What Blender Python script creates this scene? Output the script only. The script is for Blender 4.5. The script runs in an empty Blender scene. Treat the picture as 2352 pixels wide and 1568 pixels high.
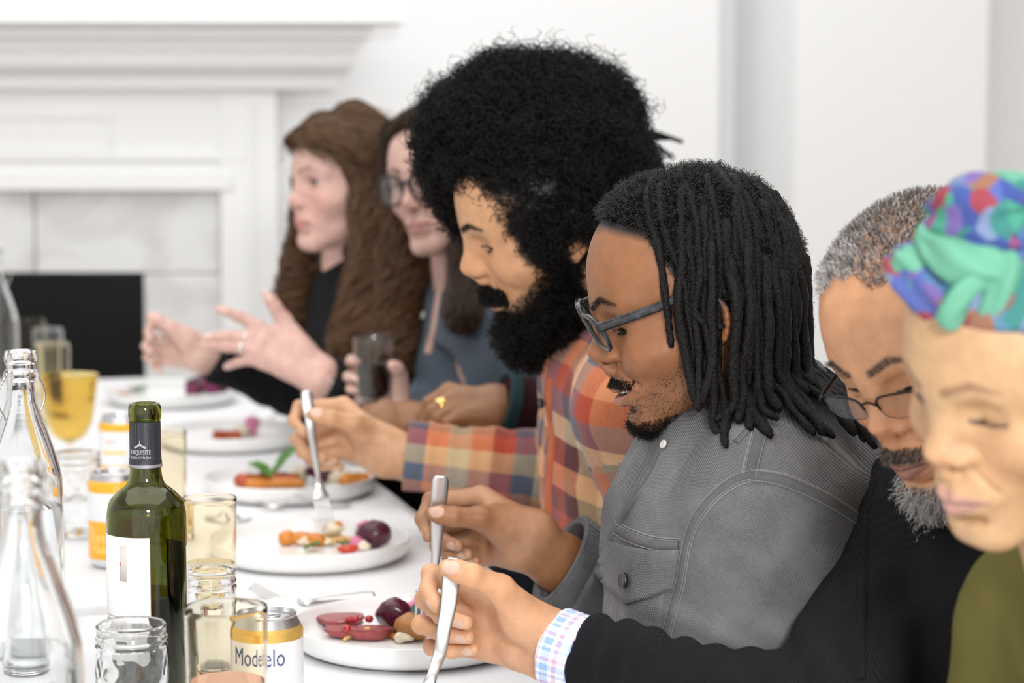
import bpy, bmesh, math, random
import numpy as np
from mathutils import Vector, Matrix
from mathutils.bvhtree import BVHTree
random.seed(4); RNG = np.random.default_rng(7)
S = bpy.context.scene
COL = S.collection
f32 = np.float32

# ------------------------------------------------------------------ camera
FPX = 5000.0; CX, CY = 1176.0, 784.0
CAMZ = 1.315; TABZ = 0.745
TH = math.atan(511 / FPX)
cam_d = bpy.data.cameras.new('camera'); cam = bpy.data.objects.new('camera', cam_d); COL.objects.link(cam)
cam_d.sensor_width = 36; cam_d.lens = FPX / 2352 * 36
cam.location = (0, 0, CAMZ); cam.rotation_euler = (math.pi / 2 - TH, 0, 0)
cam_d.clip_start = 0.05; cam_d.clip_end = 60
cam_d.dof.use_dof = True; cam_d.dof.focus_distance = 2.12; cam_d.dof.aperture_fstop = 4.6; cam_d.dof.aperture_blades = 0
S.camera = cam
_fw = np.array([0, math.cos(TH), -math.sin(TH)]); _up = np.array([0, math.sin(TH), math.cos(TH)])
def P(u, v, d):
    """A point seen along direction (u, v) at horizontal distance d from the camera."""
    r = np.array([1., 0, 0]) * (u - CX) / FPX + _up * (CY - v) / FPX + _fw
    return np.array([0, 0, CAMZ]) + r * (d / r[1])
def onplane(u, v, z):
    r = np.array([1., 0, 0]) * (u - CX) / FPX + _up * (CY - v) / FPX + _fw
    return np.array([0, 0, CAMZ]) + r * ((z - CAMZ) / r[2])
def ray(u, v):
    r = np.array([1., 0, 0]) * (u - CX) / FPX + _up * (CY - v) / FPX + _fw
    return r / np.linalg.norm(r)

# ------------------------------------------------------------------ light and exposure
S.view_settings.view_transform = 'Standard'; S.view_settings.look = 'None'
S.view_settings.gamma = 1; S.view_settings.use_curve_mapping = False
S.view_settings.exposure = 0.0
W = bpy.data.worlds.new('world'); S.world = W; W.use_nodes = True
W.node_tree.nodes['Background'].inputs[0].default_value = (0.97, 0.98, 1.0, 1)
W.node_tree.nodes['Background'].inputs[1].default_value = 1.72
def area(name, loc, target, sx, sy, power, col=(1, 1, 1)):
    l = bpy.data.lights.new(name, 'AREA'); l.shape = 'RECTANGLE'; l.size = sx; l.size_y = sy; l.energy = power; l.color = col
    o = bpy.data.objects.new(name, l); COL.objects.link(o); o.location = loc
    o.rotation_euler = (Vector(target) - Vector(loc)).to_track_quat('-Z', 'Y').to_euler()
    return o
area('ceiling_fill_light', (-0.5, 3.2, 2.9), (-0.5, 3.2, 0), 3.0, 4.0, 70, (1, 1, 1))  # unseen area light added as ceiling bounce fill; no real fixture hangs here
area('flash_light', (0.45, -0.9, 2.0), (0.1, 2.4, 0.95), 0.4, 0.4, 62, (1, 0.98, 0.97))
S.cycles.max_bounces = 14; S.cycles.transparent_max_bounces = 16; S.cycles.transmission_bounces = 12
S.cycles.glossy_bounces = 6; S.cycles.diffuse_bounces = 4
S.cycles.sample_clamp_indirect = 6.0
try: S.cycles_curves.shape = 'RIBBONS'
except Exception: pass

# ------------------------------------------------------------------ materials
def newmat(name):
    m = bpy.data.materials.new(name); m.use_nodes = True
    return m, m.node_tree.nodes, m.node_tree.links, m.node_tree.nodes['Principled BSDF']
def mat(name, col, rough=0.5, metal=0.0, spec=0.5, noise=0.0, nscale=30, bump=0.0, bscale=80, coat=0.0, sss=0.0, trans=0.0, ior=1.45):
    m, N, L, b = newmat(name)
    b.inputs['Base Color'].default_value = (*col, 1); b.inputs['Roughness'].default_value = rough
    b.inputs['Metallic'].default_value = metal; b.inputs['Specular IOR Level'].default_value = spec
    b.inputs['Coat Weight'].default_value = coat; b.inputs['IOR'].default_value = ior
    b.inputs['Transmission Weight'].default_value = trans
    if sss: b.inputs['Subsurface Weight'].default_value = sss; b.inputs['Subsurface Radius'].default_value = (1, .35, .2); b.inputs['Subsurface Scale'].default_value = .006
    tc = N.new('ShaderNodeTexCoord')
    if noise:
        n = N.new('ShaderNodeTexNoise'); n.inputs['Scale'].default_value = nscale; n.inputs['Detail'].default_value = 4
        L.new(tc.outputs['Object'], n.inputs['Vector'])
        mx = N.new('ShaderNodeMix'); mx.data_type = 'RGBA'
        mx.inputs[6].default_value = (*[max(0, c * (1 - noise)) for c in col], 1); mx.inputs[7].default_value = (*[min(1, c * (1 + noise)) for c in col], 1)
        L.new(n.outputs['Fac'], mx.inputs[0]); L.new(mx.outputs[2], b.inputs['Base Color'])
    if bump:
        n = N.new('ShaderNodeTexNoise'); n.inputs['Scale'].default_value = bscale; n.inputs['Detail'].default_value = 5
        L.new(tc.outputs['Object'], n.inputs['Vector'])
        bp = N.new('ShaderNodeBump'); bp.inputs['Strength'].default_value = bump; bp.inputs['Distance'].default_value = .002
        L.new(n.outputs['Fac'], bp.inputs['Height']); L.new(bp.outputs[0], b.inputs['Normal'])
    return m
def attr_mat(name, rough=0.5, spec=0.4, sss=0.0, bump=0.0, bscale=600, noise=.06, nscale=60, sheen=0.0):
    m, N, L, b = newmat(name)
    a = N.new('ShaderNodeVertexColor'); a.layer_name = 'Col'
    tc = N.new('ShaderNodeTexCoord')
    n = N.new('ShaderNodeTexNoise'); n.inputs['Scale'].default_value = nscale; n.inputs['Detail'].default_value = 6
    L.new(tc.outputs['Object'], n.inputs['Vector'])
    mr = N.new('ShaderNodeMapRange'); mr.inputs[1].default_value = .3; mr.inputs[2].default_value = .7; mr.inputs[3].default_value = 1 - noise; mr.inputs[4].default_value = 1 + noise
    L.new(n.outputs['Fac'], mr.inputs[0])
    mul = N.new('ShaderNodeVectorMath'); mul.operation = 'SCALE'
    L.new(a.outputs['Color'], mul.inputs[0]); L.new(mr.outputs[0], mul.inputs['Scale']); L.new(mul.outputs[0], b.inputs['Base Color'])
    b.inputs['Roughness'].default_value = rough; b.inputs['Specular IOR Level'].default_value = spec
    b.inputs['Sheen Weight'].default_value = sheen
    if sss: b.inputs['Subsurface Weight'].default_value = sss; b.inputs['Subsurface Radius'].default_value = (1, .4, .22); b.inputs['Subsurface Scale'].default_value = .005
    if bump:
        n2 = N.new('ShaderNodeTexNoise'); n2.inputs['Scale'].default_value = bscale; n2.inputs['Detail'].default_value = 3
        L.new(tc.outputs['Object'], n2.inputs['Vector'])
        bp = N.new('ShaderNodeBump'); bp.inputs['Strength'].default_value = bump; bp.inputs['Distance'].default_value = .0006
        L.new(n2.outputs['Fac'], bp.inputs['Height']); L.new(bp.outputs[0], b.inputs['Normal'])
    return m
def glass(name, col=(1, 1, 1), rough=0.0, ior=1.47):
    m, N, L, b = newmat(name)
    b.inputs['Base Color'].default_value = (*col, 1); b.inputs['Roughness'].default_value = rough
    b.inputs['Transmission Weight'].default_value = 1; b.inputs['IOR'].default_value = ior
    return m

# ------------------------------------------------------------------ objects
def tag(o, label=None, cat=None, group=None, kind=None):
    if label: o['label'] = label
    if cat: o['category'] = cat
    if group: o['group'] = group
    if kind: o['kind'] = kind
    return o
def empty(name, loc=(0, 0, 0), label=None, cat=None, group=None):
    o = bpy.data.objects.new(name, None); COL.objects.link(o); o.location = loc; o.empty_display_size = .05
    return tag(o, label, cat, group)
def link(name, me, m=None, parent=None, loc=None):
    o = bpy.data.objects.new(name, me); COL.objects.link(o)
    if m: me.materials.append(m)
    if parent:
        o.parent = parent
        o.matrix_parent_inverse = Matrix.Translation(parent.location).inverted() if loc is None else Matrix.Identity(4)
    if loc is not None: o.location = loc
    return o
def mesh_np(name, V, F, col=None):
    """V (n,3), F (m,k) arrays -> mesh."""
    V = np.asarray(V, f32); F = np.asarray(F, np.int32); k = F.shape[1]
    me = bpy.data.meshes.new(name)
    me.vertices.add(len(V)); me.vertices.foreach_set('co', V.ravel())
    me.loops.add(F.size); me.loops.foreach_set('vertex_index', F.ravel())
    me.polygons.add(len(F)); me.polygons.foreach_set('loop_start', np.arange(0, F.size, k, dtype=np.int32))
    me.update(calc_edges=True); me.validate()
    if col is not None: set_col(me, col)
    return me
def set_col(me, col):
    a = me.color_attributes.new('Col', 'FLOAT_COLOR', 'POINT')
    c = np.ones((len(me.vertices), 4), f32); c[:, :3] = col
    a.data.foreach_set('color', c.ravel())
def join_np(parts):
    """[(V,F)] quads -> one (V,F)."""
    Vs, Fs, n = [], [], 0
    for V, F in parts:
        Vs.append(V); Fs.append(np.asarray(F) + n); n += len(V)
    return np.concatenate(Vs), np.concatenate(Fs)

# ------------------------------------------------------------------ distance fields
def A(*v): return np.array(v, f32)
def ln(q): return np.sqrt(np.einsum('ij,ij->i', q, q))
def ell(p, c, r, R=None):
    q = p - A(*c)
    if R is not None: q = q @ np.asarray(R, f32)
    r = np.asarray(r, f32)
    a = q / r; k0 = ln(a); k1 = ln(a / r) + 1e-9
    return k0 * (k0 - 1) / k1
def sph(p, c, r): return ln(p - A(*c)) - r
def cap(p, a, b, ra, rb=None):
    a = A(*a); ba = A(*b) - a; rb = ra if rb is None else rb
    q = p - a
    h = np.clip(q @ ba / max(float(ba @ ba), 1e-12), 0, 1)
    return ln(q - h[:, None] * ba) - (ra + (rb - ra) * h)
def smin(a, b, k):
    h = np.clip(.5 + .5 * (b - a) / k, 0, 1)
    return b + (a - b) * h - k * h * (1 - h)
def smax(a, b, k): return -smin(-a, -b, k)
def box(p, c, hsz, R=None, r=0.0):
    q = p - A(*c)
    if R is not None: q = q @ np.asarray(R, f32)
    q = np.abs(q) - (np.asarray(hsz, f32) - r)
    return ln(np.maximum(q, 0)) + np.minimum(q.max(1), 0) - r
def wob(p, seed, freq, n=6):
    """Cheap smooth noise in about -1..1."""
    g = np.random.default_rng(seed); out = np.zeros(len(p), f32)
    for _ in range(n):
        k = g.normal(size=3); k *= freq * g.uniform(.6, 1.5) / np.linalg.norm(k)
        out += np.sin(p @ k.astype(f32) + f32(g.uniform(0, 6.28)))
    return out / n * 1.6
def ev(f, pts, ch=150000):
    return np.concatenate([f(pts[i:i + ch]) for i in range(0, len(pts), ch)]) if len(pts) else np.zeros(0, f32)
def sdf_mesh(f, lo, hi, h, B=6, iters=1, slack=1.35):
    lo = np.asarray(lo, f32); hi = np.asarray(hi, f32)
    nb = np.maximum(1, np.ceil((hi - lo) / (h * B)).astype(int)); n = nb * B
    I = np.stack(np.meshgrid(*[np.arange(k) for k in nb], indexing='ij'), -1).reshape(-1, 3)
    cen = lo + (I + .5).astype(f32) * f32(B * h)
    dc = ev(f, cen)
    keep = np.abs(dc) < B * h * .87 * slack
    sgn = np.where(dc < 0, -1, 1).astype(f32).reshape(nb)
    vals = np.empty(n + 1, f32)
    vals[:n[0], :n[1], :n[2]] = np.repeat(np.repeat(np.repeat(sgn, B, 0), B, 1), B, 2)
    vals[n[0]] = 1; vals[:, n[1]] = 1; vals[:, :, n[2]] = 1
    r = np.arange(B + 1)
    off = np.stack(np.meshgrid(r, r, r, indexing='ij'), -1).reshape(-1, 3)
    st = np.array([(n[1] + 1) * (n[2] + 1), n[2] + 1, 1])
    mask = np.zeros(vals.size, bool)
    mask[((I[keep] * B) @ st)[:, None] + (off @ st)[None]] = True
    idx = np.nonzero(mask)[0]
    ijk = np.stack(np.unravel_index(idx, vals.shape), -1)
    vals.reshape(-1)[idx] = ev(f, lo + ijk.astype(f32) * f32(h))
    ins = vals < 0
    ins[0] = ins[-1] = False; ins[:, 0] = ins[:, -1] = False; ins[:, :, 0] = ins[:, :, -1] = False
    cnt = np.zeros(n, np.uint8)
    cor = [(a, b, c) for a in (0, 1) for b in (0, 1) for c in (0, 1)]
    for a, b, c in cor: cnt += ins[a:n[0] + a, b:n[1] + b, c:n[2] + c]
    act = np.argwhere((cnt > 0) & (cnt < 8))
    cid = np.full(n, -1, np.int32); cid[act[:, 0], act[:, 1], act[:, 2]] = np.arange(len(act))
    cv = np.stack([vals[act[:, 0] + a, act[:, 1] + b, act[:, 2] + c] for a, b, c in cor], 1)
    pos = np.zeros((len(act), 3), f32); num = np.zeros(len(act), f32)
    C8 = np.array(cor, f32)
    for i in range(8):
        for j in range(i + 1, 8):
            if abs(C8[i] - C8[j]).sum() == 1:
                x = (cv[:, i] < 0) != (cv[:, j] < 0)
                t = np.clip(cv[x, i] / (cv[x, i] - cv[x, j] + 1e-12), 0, 1)[:, None]
                pos[x] += C8[i] + t * (C8[j] - C8[i]); num[x] += 1
    V = lo + (act + pos / np.maximum(num, 1)[:, None]).astype(f32) * f32(h)
    Fs = []
    for ax in range(3):
        u, w = (ax + 1) % 3, (ax + 2) % 3
        s0 = [slice(None)] * 3; s1 = [slice(None)] * 3; s0[ax] = slice(0, n[ax]); s1[ax] = slice(1, n[ax] + 1)
        a = ins[tuple(s0)]; b = ins[tuple(s1)]
        e = np.argwhere(a != b); fl = a[e[:, 0], e[:, 1], e[:, 2]]
        q = []
        for du, dw in ((-1, -1), (0, -1), (0, 0), (-1, 0)):
            c = e.copy(); c[:, u] += du; c[:, w] += dw
            q.append(cid[c[:, 0], c[:, 1], c[:, 2]])
        q = np.stack(q, 1); q[~fl] = q[~fl][:, ::-1]
        Fs.append(q)
    F = np.concatenate(Fs)
    F = F[(F >= 0).all(1)]
    for _ in range(iters):
        V = V.astype(f32); d = ev(f, V); e = f32(h * .35)
        g = np.stack([ev(f, V + A(*(e if k == i else 0 for k in range(3)))) - d for i in range(3)], 1) / e
        g2 = np.maximum((g * g).sum(1), .15)
        V = V - np.clip(d / g2, -.7 * h, .7 * h)[:, None] * g
    return V, F
def crop(V, F, keepv):
    """Drop the vertices (and faces touching them) where keepv is False."""
    k = keepv[F].all(1); F = F[k]
    m = np.zeros(len(V), bool); m[F.ravel()] = True
    new = np.cumsum(m) - 1
    return V[m], new[F]

# ------------------------------------------------------------------ other mesh makers
def tube_np(pts, rad, seg=8, closed=False, flat=None):
    """Tube along pts with radii rad; flat=(wx, wy) squashes the section."""
    pts = np.asarray(pts, float); n = len(pts); rad = np.broadcast_to(np.asarray(rad, float), (n,))
    t = np.gradient(pts, axis=0)
    if closed: t = (np.roll(pts, -1, 0) - np.roll(pts, 1, 0))
    t /= np.linalg.norm(t, axis=1)[:, None] + 1e-12
    up = np.array([0, 0, 1.]) if abs(t[0][2]) < .9 else np.array([1., 0, 0])
    u = np.cross(t[0], up); u /= np.linalg.norm(u)
    V = []
    for i in range(n):
        u = u - t[i] * (u @ t[i]); u /= np.linalg.norm(u) + 1e-12
        w = np.cross(t[i], u)
        a = np.linspace(0, 2 * math.pi, seg, endpoint=False)
        V.append(pts[i] + rad[i] * (np.cos(a)[:, None] * u + np.sin(a)[:, None] * w))
    V = np.concatenate(V); F = []
    for i in range(n if closed else n - 1):
        j = (i + 1) % n
        for s in range(seg):
            s2 = (s + 1) % seg
            F.append((i * seg + s, i * seg + s2, j * seg + s2, j * seg + s))
    if not closed:
        for base, rev, c in ((0, True, pts[0]), ((n - 1) * seg, False, pts[-1])):
            k = len(V); V = np.concatenate([V, c[None]])
            for s in range(0, seg):
                s2 = (s + 1) % seg
                F.append((k, base + s2, base + s, k) if rev else (k, base + s, base + s2, k))
    F = np.array(F)
    return V, F
def quad_mesh(name, V, F, m=None, parent=None, loc=None, smooth=True):
    """Faces may repeat an index to mean a triangle."""
    me = bpy.data.meshes.new(name)
    fs = [tuple(dict.fromkeys(int(i) for i in q)) for q in F]
    me.from_pydata([tuple(map(float, v)) for v in V], [], fs, shade_flat=not smooth); me.update()
    return link(name, me, m, parent, loc)
def tube(name, pts, rad, m, parent=None, seg=8, closed=False):
    V, F = tube_np(pts, rad, seg, closed); return quad_mesh(name, V, F, m, parent)
def lathe_np(prof, seg=48):
    """prof [(r,z)] from bottom axis to top; returns V,F around the z axis."""
    V = []; F = []; a = np.linspace(0, 2 * math.pi, seg, endpoint=False); ring = []
    for r, z in prof:
        if r < 1e-6: ring.append([len(V)] * seg); V.append((0, 0, z))
        else:
            ring.append(list(range(len(V), len(V) + seg)))
            V += [(r * math.cos(t), r * math.sin(t), z) for t in a]
    for i in range(len(prof) - 1):
        for s in range(seg):
            s2 = (s + 1) % seg
            F.append((ring[i][s], ring[i][s2], ring[i + 1][s2], ring[i + 1][s]))
    return np.array(V), F
def lathe(name, prof, m, parent=None, loc=None, seg=48):
    V, F = lathe_np(prof, seg); o = quad_mesh(name, V, F, m, parent, loc); o.data.set_sharp_from_angle(angle=.62); return o
def smooth_prof(pts, n=6):
    """Catmull-Rom through profile points."""
    p = np.array(pts, float); out = []
    for i in range(len(p) - 1):
        p0 = p[max(i - 1, 0)]; p1 = p[i]; p2 = p[i + 1]; p3 = p[min(i + 2, len(p) - 1)]
        for t in np.linspace(0, 1, n, endpoint=False):
            out.append(.5 * ((2 * p1) + (-p0 + p2) * t + (2 * p0 - 5 * p1 + 4 * p2 - p3) * t * t + (-p0 + 3 * p1 - 3 * p2 + p3) * t ** 3))
    out.append(p[-1]); return np.array(out)
def bbox(name, lo, hi, m, parent=None, bevel=0.0, rotz=0.0, loc=None):
    bm = bmesh.new(); bmesh.ops.create_cube(bm, size=1)
    c = (np.array(lo) + np.array(hi)) / 2; s = np.array(hi) - np.array(lo)
    for v in bm.verts: v.co = Vector((v.co.x * s[0] + c[0], v.co.y * s[1] + c[1], v.co.z * s[2] + c[2]))
    if bevel: bmesh.ops.bevel(bm, geom=bm.edges[:], offset=bevel, segments=2, affect='EDGES', profile=.5)
    me = bpy.data.meshes.new(name); bm.to_mesh(me); bm.free()
    o = link(name, me, m, parent, loc)
    if rotz: o.rotation_euler.z = rotz
    return o
def strands(name, pts, rad, m, parent, tip=0.35):
    """pts (n,k,3): hair as curves."""
    n, k, _ = pts.shape
    hc = bpy.data.hair_curves.new(name); hc.add_curves([k] * n)
    hc.position_data.foreach_set('vector', np.ascontiguousarray(pts, f32).ravel())
    r = np.linspace(1, tip, k)[None] * np.broadcast_to(np.asarray(rad, float).reshape(-1, 1), (n, 1))
    a = hc.attributes.get('radius') or hc.attributes.new('radius', 'FLOAT', 'POINT')
    a.data.foreach_set('value', r.astype(f32).ravel())
    hc.materials.append(m)
    o = bpy.data.objects.new(name, hc); COL.objects.link(o)
    if parent: o.parent = parent; o.matrix_parent_inverse = parent.matrix_world.inverted() if False else Matrix.Translation(parent.location).inverted()
    return o
def vnormals(V, F):
    n = np.zeros_like(V, dtype=np.float64)
    fn = np.cross(V[F[:, 2]] - V[F[:, 0]], V[F[:, 3]] - V[F[:, 1]])
    for i in range(4): np.add.at(n, F[:, i], fn)
    return n / (np.linalg.norm(n, axis=1)[:, None] + 1e-12)
def hair_noise(n, k, amp, rng, freq=2.0):
    """Smooth random wiggle (n,k,3) growing from the root."""
    t = np.linspace(0, 1, k)[None, :, None]
    w = rng.uniform(.5, 1.4, (n, 1, 3)) * freq * 6.28; ph = rng.uniform(0, 6.28, (n, 1, 3))
    return amp * t * np.sin(w * t + ph) * rng.normal(size=(n, 1, 3))
# ------------------------------------------------------------------ room
YB = 5.55
M_wall = mat('wall_paint', (0.86, 0.86, 0.86), .7, bump=.06, bscale=220)
M_trim = mat('white_trim_paint', (0.93, 0.93, 0.925), .5, bump=.03, bscale=60)
M_ceil = mat('ceiling_paint', (0.86, 0.86, 0.85), .8)
def floor_mat():
    m, N, L, b = newmat('floor_boards')
    tc = N.new('ShaderNodeTexCoord'); br = N.new('ShaderNodeTexBrick'); br.inputs['Scale'].default_value = 4
    br.inputs['Color1'].default_value = (.30, .26, .22, 1); br.inputs['Color2'].default_value = (.36, .31, .26, 1); br.inputs['Mortar'].default_value = (.1, .06, .03, 1)
    br.inputs['Mortar Size'].default_value = .01; br.inputs['Brick Width'].default_value = 3
    L.new(tc.outputs['Object'], br.inputs['Vector']); L.new(br.outputs[0], b.inputs['Base Color']); b.inputs['Roughness'].default_value = .4
    return m
bbox('floor', (-3.2, -2.2, -.1), (2.6, 6.4, 0), floor_mat())['kind'] = 'structure'
bbox('ceiling', (-3.2, -2.2, 3.0), (2.6, 6.4, 3.1), M_ceil)['kind'] = 'structure'
def wall_poly(name, pts, z0, z1, m):
    bm = bmesh.new(); vs = [bm.verts.new((x, y, z0)) for x, y in pts]; f = bm.faces.new(vs)
    r = bmesh.ops.extrude_face_region(bm, geom=[f])
    for v in r['geom']:
        if isinstance(v, bmesh.types.BMVert): v.co.z = z1
    bmesh.ops.recalc_face_normals(bm, faces=bm.faces[:])
    me = bpy.data.meshes.new(name); bm.to_mesh(me); bm.free()
    o = link(name, me, m); o['kind'] = 'structure'; return o
xa, xb, xc = .522, .712, 1.19
wall_poly('wall_back', [(-3.1, YB), (xa, YB), (xa, YB + .20), (xb - .13, YB + .20), (xb, YB - .06), (xc, YB - .06), (xc, YB + .20), (2.5, YB + .20), (2.5, YB + .7), (-3.1, YB + .7)], 0, 3.0, M_wall)
bbox('wall_left', (-3.2, -2.2, 0), (-3.1, 6.3, 3.0), M_wall)['kind'] = 'structure'
bbox('wall_right', (2.5, -2.2, 0), (2.6, 6.3, 3.0), M_wall)['kind'] = 'structure'
def prism_x(name, x0, x1, prof, m, parent):
    """Profile (y,z) extruded along x with returned (mitred) right and left ends: ends step in with the profile's depth."""
    n = len(prof); V = []; F = []
    ymin = min(p[0] for p in prof)
    for side, x in ((0, x0), (1, x1)):
        for y, z in prof:
            V.append((x + (y - ymin) * (1 if side == 0 else -1), y, z))
    for i in range(n):
        j = (i + 1) % n; F.append((i, j, n + j, n + i))
    me = bpy.data.meshes.new(name); me.from_pydata(V, [], F + [tuple(range(n))[::-1], tuple(range(n, 2 * n))], shade_flat=True)
    bm = bmesh.new(); bm.from_mesh(me); bmesh.ops.recalc_face_normals(bm, faces=bm.faces[:]); bm.to_mesh(me); bm.free()
    return link(name, me, m, parent)
fp = empty('fireplace', (-1.5, YB, 0), 'white painted fireplace with stepped mantel shelf and black firebox at the back wall', 'fireplace')
MX = -1.5
def sym(x): return 2 * MX - x
W_ = YB
prism_x('mantel_shelf', sym(-.25), -.25, [(W_, 1.60), (W_ - .31, 1.60), (W_ - .325, 1.58), (W_ - .325, 1.545), (W_ - .30, 1.535), (W_, 1.535)], M_trim, fp)
prism_x('moulding', sym(-.335), -.335, [(W_, 1.535), (W_ - .235, 1.535), (W_ - .235, 1.512), (W_ - .21, 1.505), (W_ - .20, 1.482), (W_, 1.482)], M_trim, fp)
prism_x('moulding', sym(-.375), -.375, [(W_, 1.482), (W_ - .185, 1.482), (W_ - .175, 1.445), (W_ - .14, 1.425), (W_, 1.425)], M_trim, fp)
prism_x('moulding', sym(-.425), -.425, [(W_, 1.425), (W_ - .12, 1.425), (W_ - .11, 1.39), (W_ - .085, 1.385), (W_, 1.385)], M_trim, fp)
yf = W_ - .055
bbox('frieze', (sym(-.65), yf, 1.135), (-.65, W_, 1.385), M_trim, fp)
def frame_rect(name, x0, x1, z0, z1, y, w, dpt, m, parent):
    for a, b_ in (((x0, z0), (x1, z0 + w)), ((x0, z1 - w), (x1, z1)), ((x0, z0 + w), (x0 + w, z1 - w)), ((x1 - w, z0 + w), (x1, z1 - w))):
        bbox(name, (a[0], y - dpt, a[1]), (b_[0], y, b_[1]), m, parent, .003)
frame_rect('panel_moulding', sym(-1.0), -1.0, 1.226, 1.33, yf, .016, .007, M_trim, fp)
bbox('moulding', (sym(-.66), yf - .014, 1.21), (-.66, yf, 1.226), M_trim, fp, .004)
bbox('moulding', (sym(-.70), yf - .022, 1.135), (-.70, yf, 1.178), M_trim, fp, .006)
for xs, xe in ((-.735, -.59), (sym(-.59), sym(-.735))):
    bbox('pilaster', (xs, yf - .012, 0), (xe, W_, 1.385), M_trim, fp, .004)
    if xs == -.735:
        bbox('pilaster_moulding', (-.655, yf - .022, .1), (-.643, yf - .012, 1.36), M_trim, fp, .003)
    else:
        bbox('pilaster_moulding', (sym(-.643), yf - .022, .1), (sym(-.655), yf - .012, 1.36), M_trim, fp, .003)
def marble():
    m, N, L, b = newmat('white_marble')
    tc = N.new('ShaderNodeTexCoord'); n = N.new('ShaderNodeTexNoise'); n.inputs['Scale'].default_value = 3.5; n.inputs['Detail'].default_value = 9; n.inputs['Distortion'].default_value = 1.6
    r = N.new('ShaderNodeValToRGB'); r.color_ramp.elements[0].position = .35; r.color_ramp.elements[0].color = (.66, .655, .64, 1)
    r.color_ramp.elements[1].position = .5; r.color_ramp.elements[1].color = (.80, .80, .79, 1)
    L.new(tc.outputs['Object'], n.inputs['Vector']); L.new(n.outputs['Fac'], r.inputs[0]); L.new(r.outputs[0], b.inputs['Base Color']); b.inputs['Roughness'].default_value = .25
    return m
M_marb = marble()
M_grout = mat('warm_grout', (.62, .50, .42), .8)
ty = W_ - .02
bbox('surround_backing', (sym(-.737), W_ - .012, 0), (-.737, W_, 1.136), M_grout, fp)
fb_x = -.936
tiles = []
nt = 4; xs0, xs1 = sym(-.74), -.74
cuts = [xs0, -1.90, -1.211, xs1]
for a, b_ in zip(cuts[:-1], cuts[1:]): tiles.append((a + .0025, .927, b_ - .0025, 1.133))
for zlo, zhi in ((.30, .615), (.615, .9255), (0, .30)):
    tiles.append((fb_x, zlo + .002, -.74, zhi - .002)); tiles.append((sym(-.74), zlo + .002, sym(fb_x), zhi - .002))
for t in tiles: bbox('tile', (t[0], ty - .006, t[1]), (t[2], W_ - .01, t[3]), M_marb, fp, .002)
M_soot = mat('black_firebox_metal', (.0025, .0025, .003), .45, spec=.25)
bbox('firebox', (sym(fb_x), W_ - .017, 0), (fb_x, W_ - .004, .925), M_soot, fp)

# ------------------------------------------------------------------ table
TO = np.array([-.113, 2.44]); Tt = np.array([-.2696, .963]); Tn = np.array([.963, .2696]); TANG = math.atan2(Tt[1], Tt[0])
def tb(s, w, z=TABZ): q = TO + Tt * s + Tn * w; return np.array([q[0], q[1], z])
def edge_w(): return .2
S0, S1, W0, W1 = -1.75, 2.45, -.78, .165
M_wood = mat('pale_wood', (.42, .29, .18), .5, noise=.15, nscale=12)
tc_ = tb((S0 + S1) / 2, (W0 + W1) / 2, 0)
dt = empty('dining_table', tuple(tc_), 'long wooden dining table hidden under the white tablecloth', 'table')
def oriented_box(name, sc, wc, hs, hw, z0, z1, m, parent, bevel=.004):
    c = tb(sc, wc, 0); bm = bmesh.new(); bmesh.ops.create_cube(bm, size=1)
    for v in bm.verts:
        q = Tt * v.co.x * 2 * hs + Tn * v.co.y * 2 * hw; v.co = Vector((c[0] + q[0], c[1] + q[1], z0 if v.co.z < 0 else z1))
    if bevel: bmesh.ops.bevel(bm, geom=bm.edges[:], offset=bevel, segments=2, affect='EDGES')
    bmesh.ops.recalc_face_normals(bm, faces=bm.faces[:])
    me = bpy.data.meshes.new(name); bm.to_mesh(me); bm.free(); return link(name, me, m, parent)
oriented_box('tabletop', (S0 + S1) / 2, (W0 + W1) / 2, (S1 - S0) / 2, (W1 - W0) / 2 - .014, TABZ - .04, TABZ - .004, M_wood, dt)
for s in (S0 + .12, S1 - .12):
    for w in (W0 + .1, W1 - .1): oriented_box('leg', s, w, .035, .035, 0, TABZ - .04, M_wood, dt)
def cloth_mat():
    m, N, L, b = newmat('white_table_linen')
    b.inputs['Base Color'].default_value = (.755, .755, .765, 1); b.inputs['Roughness'].default_value = .75; b.inputs['Specular IOR Level'].default_value = .25
    tc = N.new('ShaderNodeTexCoord'); n = N.new('ShaderNodeTexNoise'); n.inputs['Scale'].default_value = 14; n.inputs['Detail'].default_value = 5; n.inputs['Distortion'].default_value = .8
    L.new(tc.outputs['Object'], n.inputs['Vector']); bp = N.new('ShaderNodeBump'); bp.inputs['Strength'].default_value = .25; bp.inputs['Distance'].default_value = .004
    L.new(n.outputs['Fac'], bp.inputs['Height']); L.new(bp.outputs[0], b.inputs['Normal'])
    return m
M_linen = cloth_mat()
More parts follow.
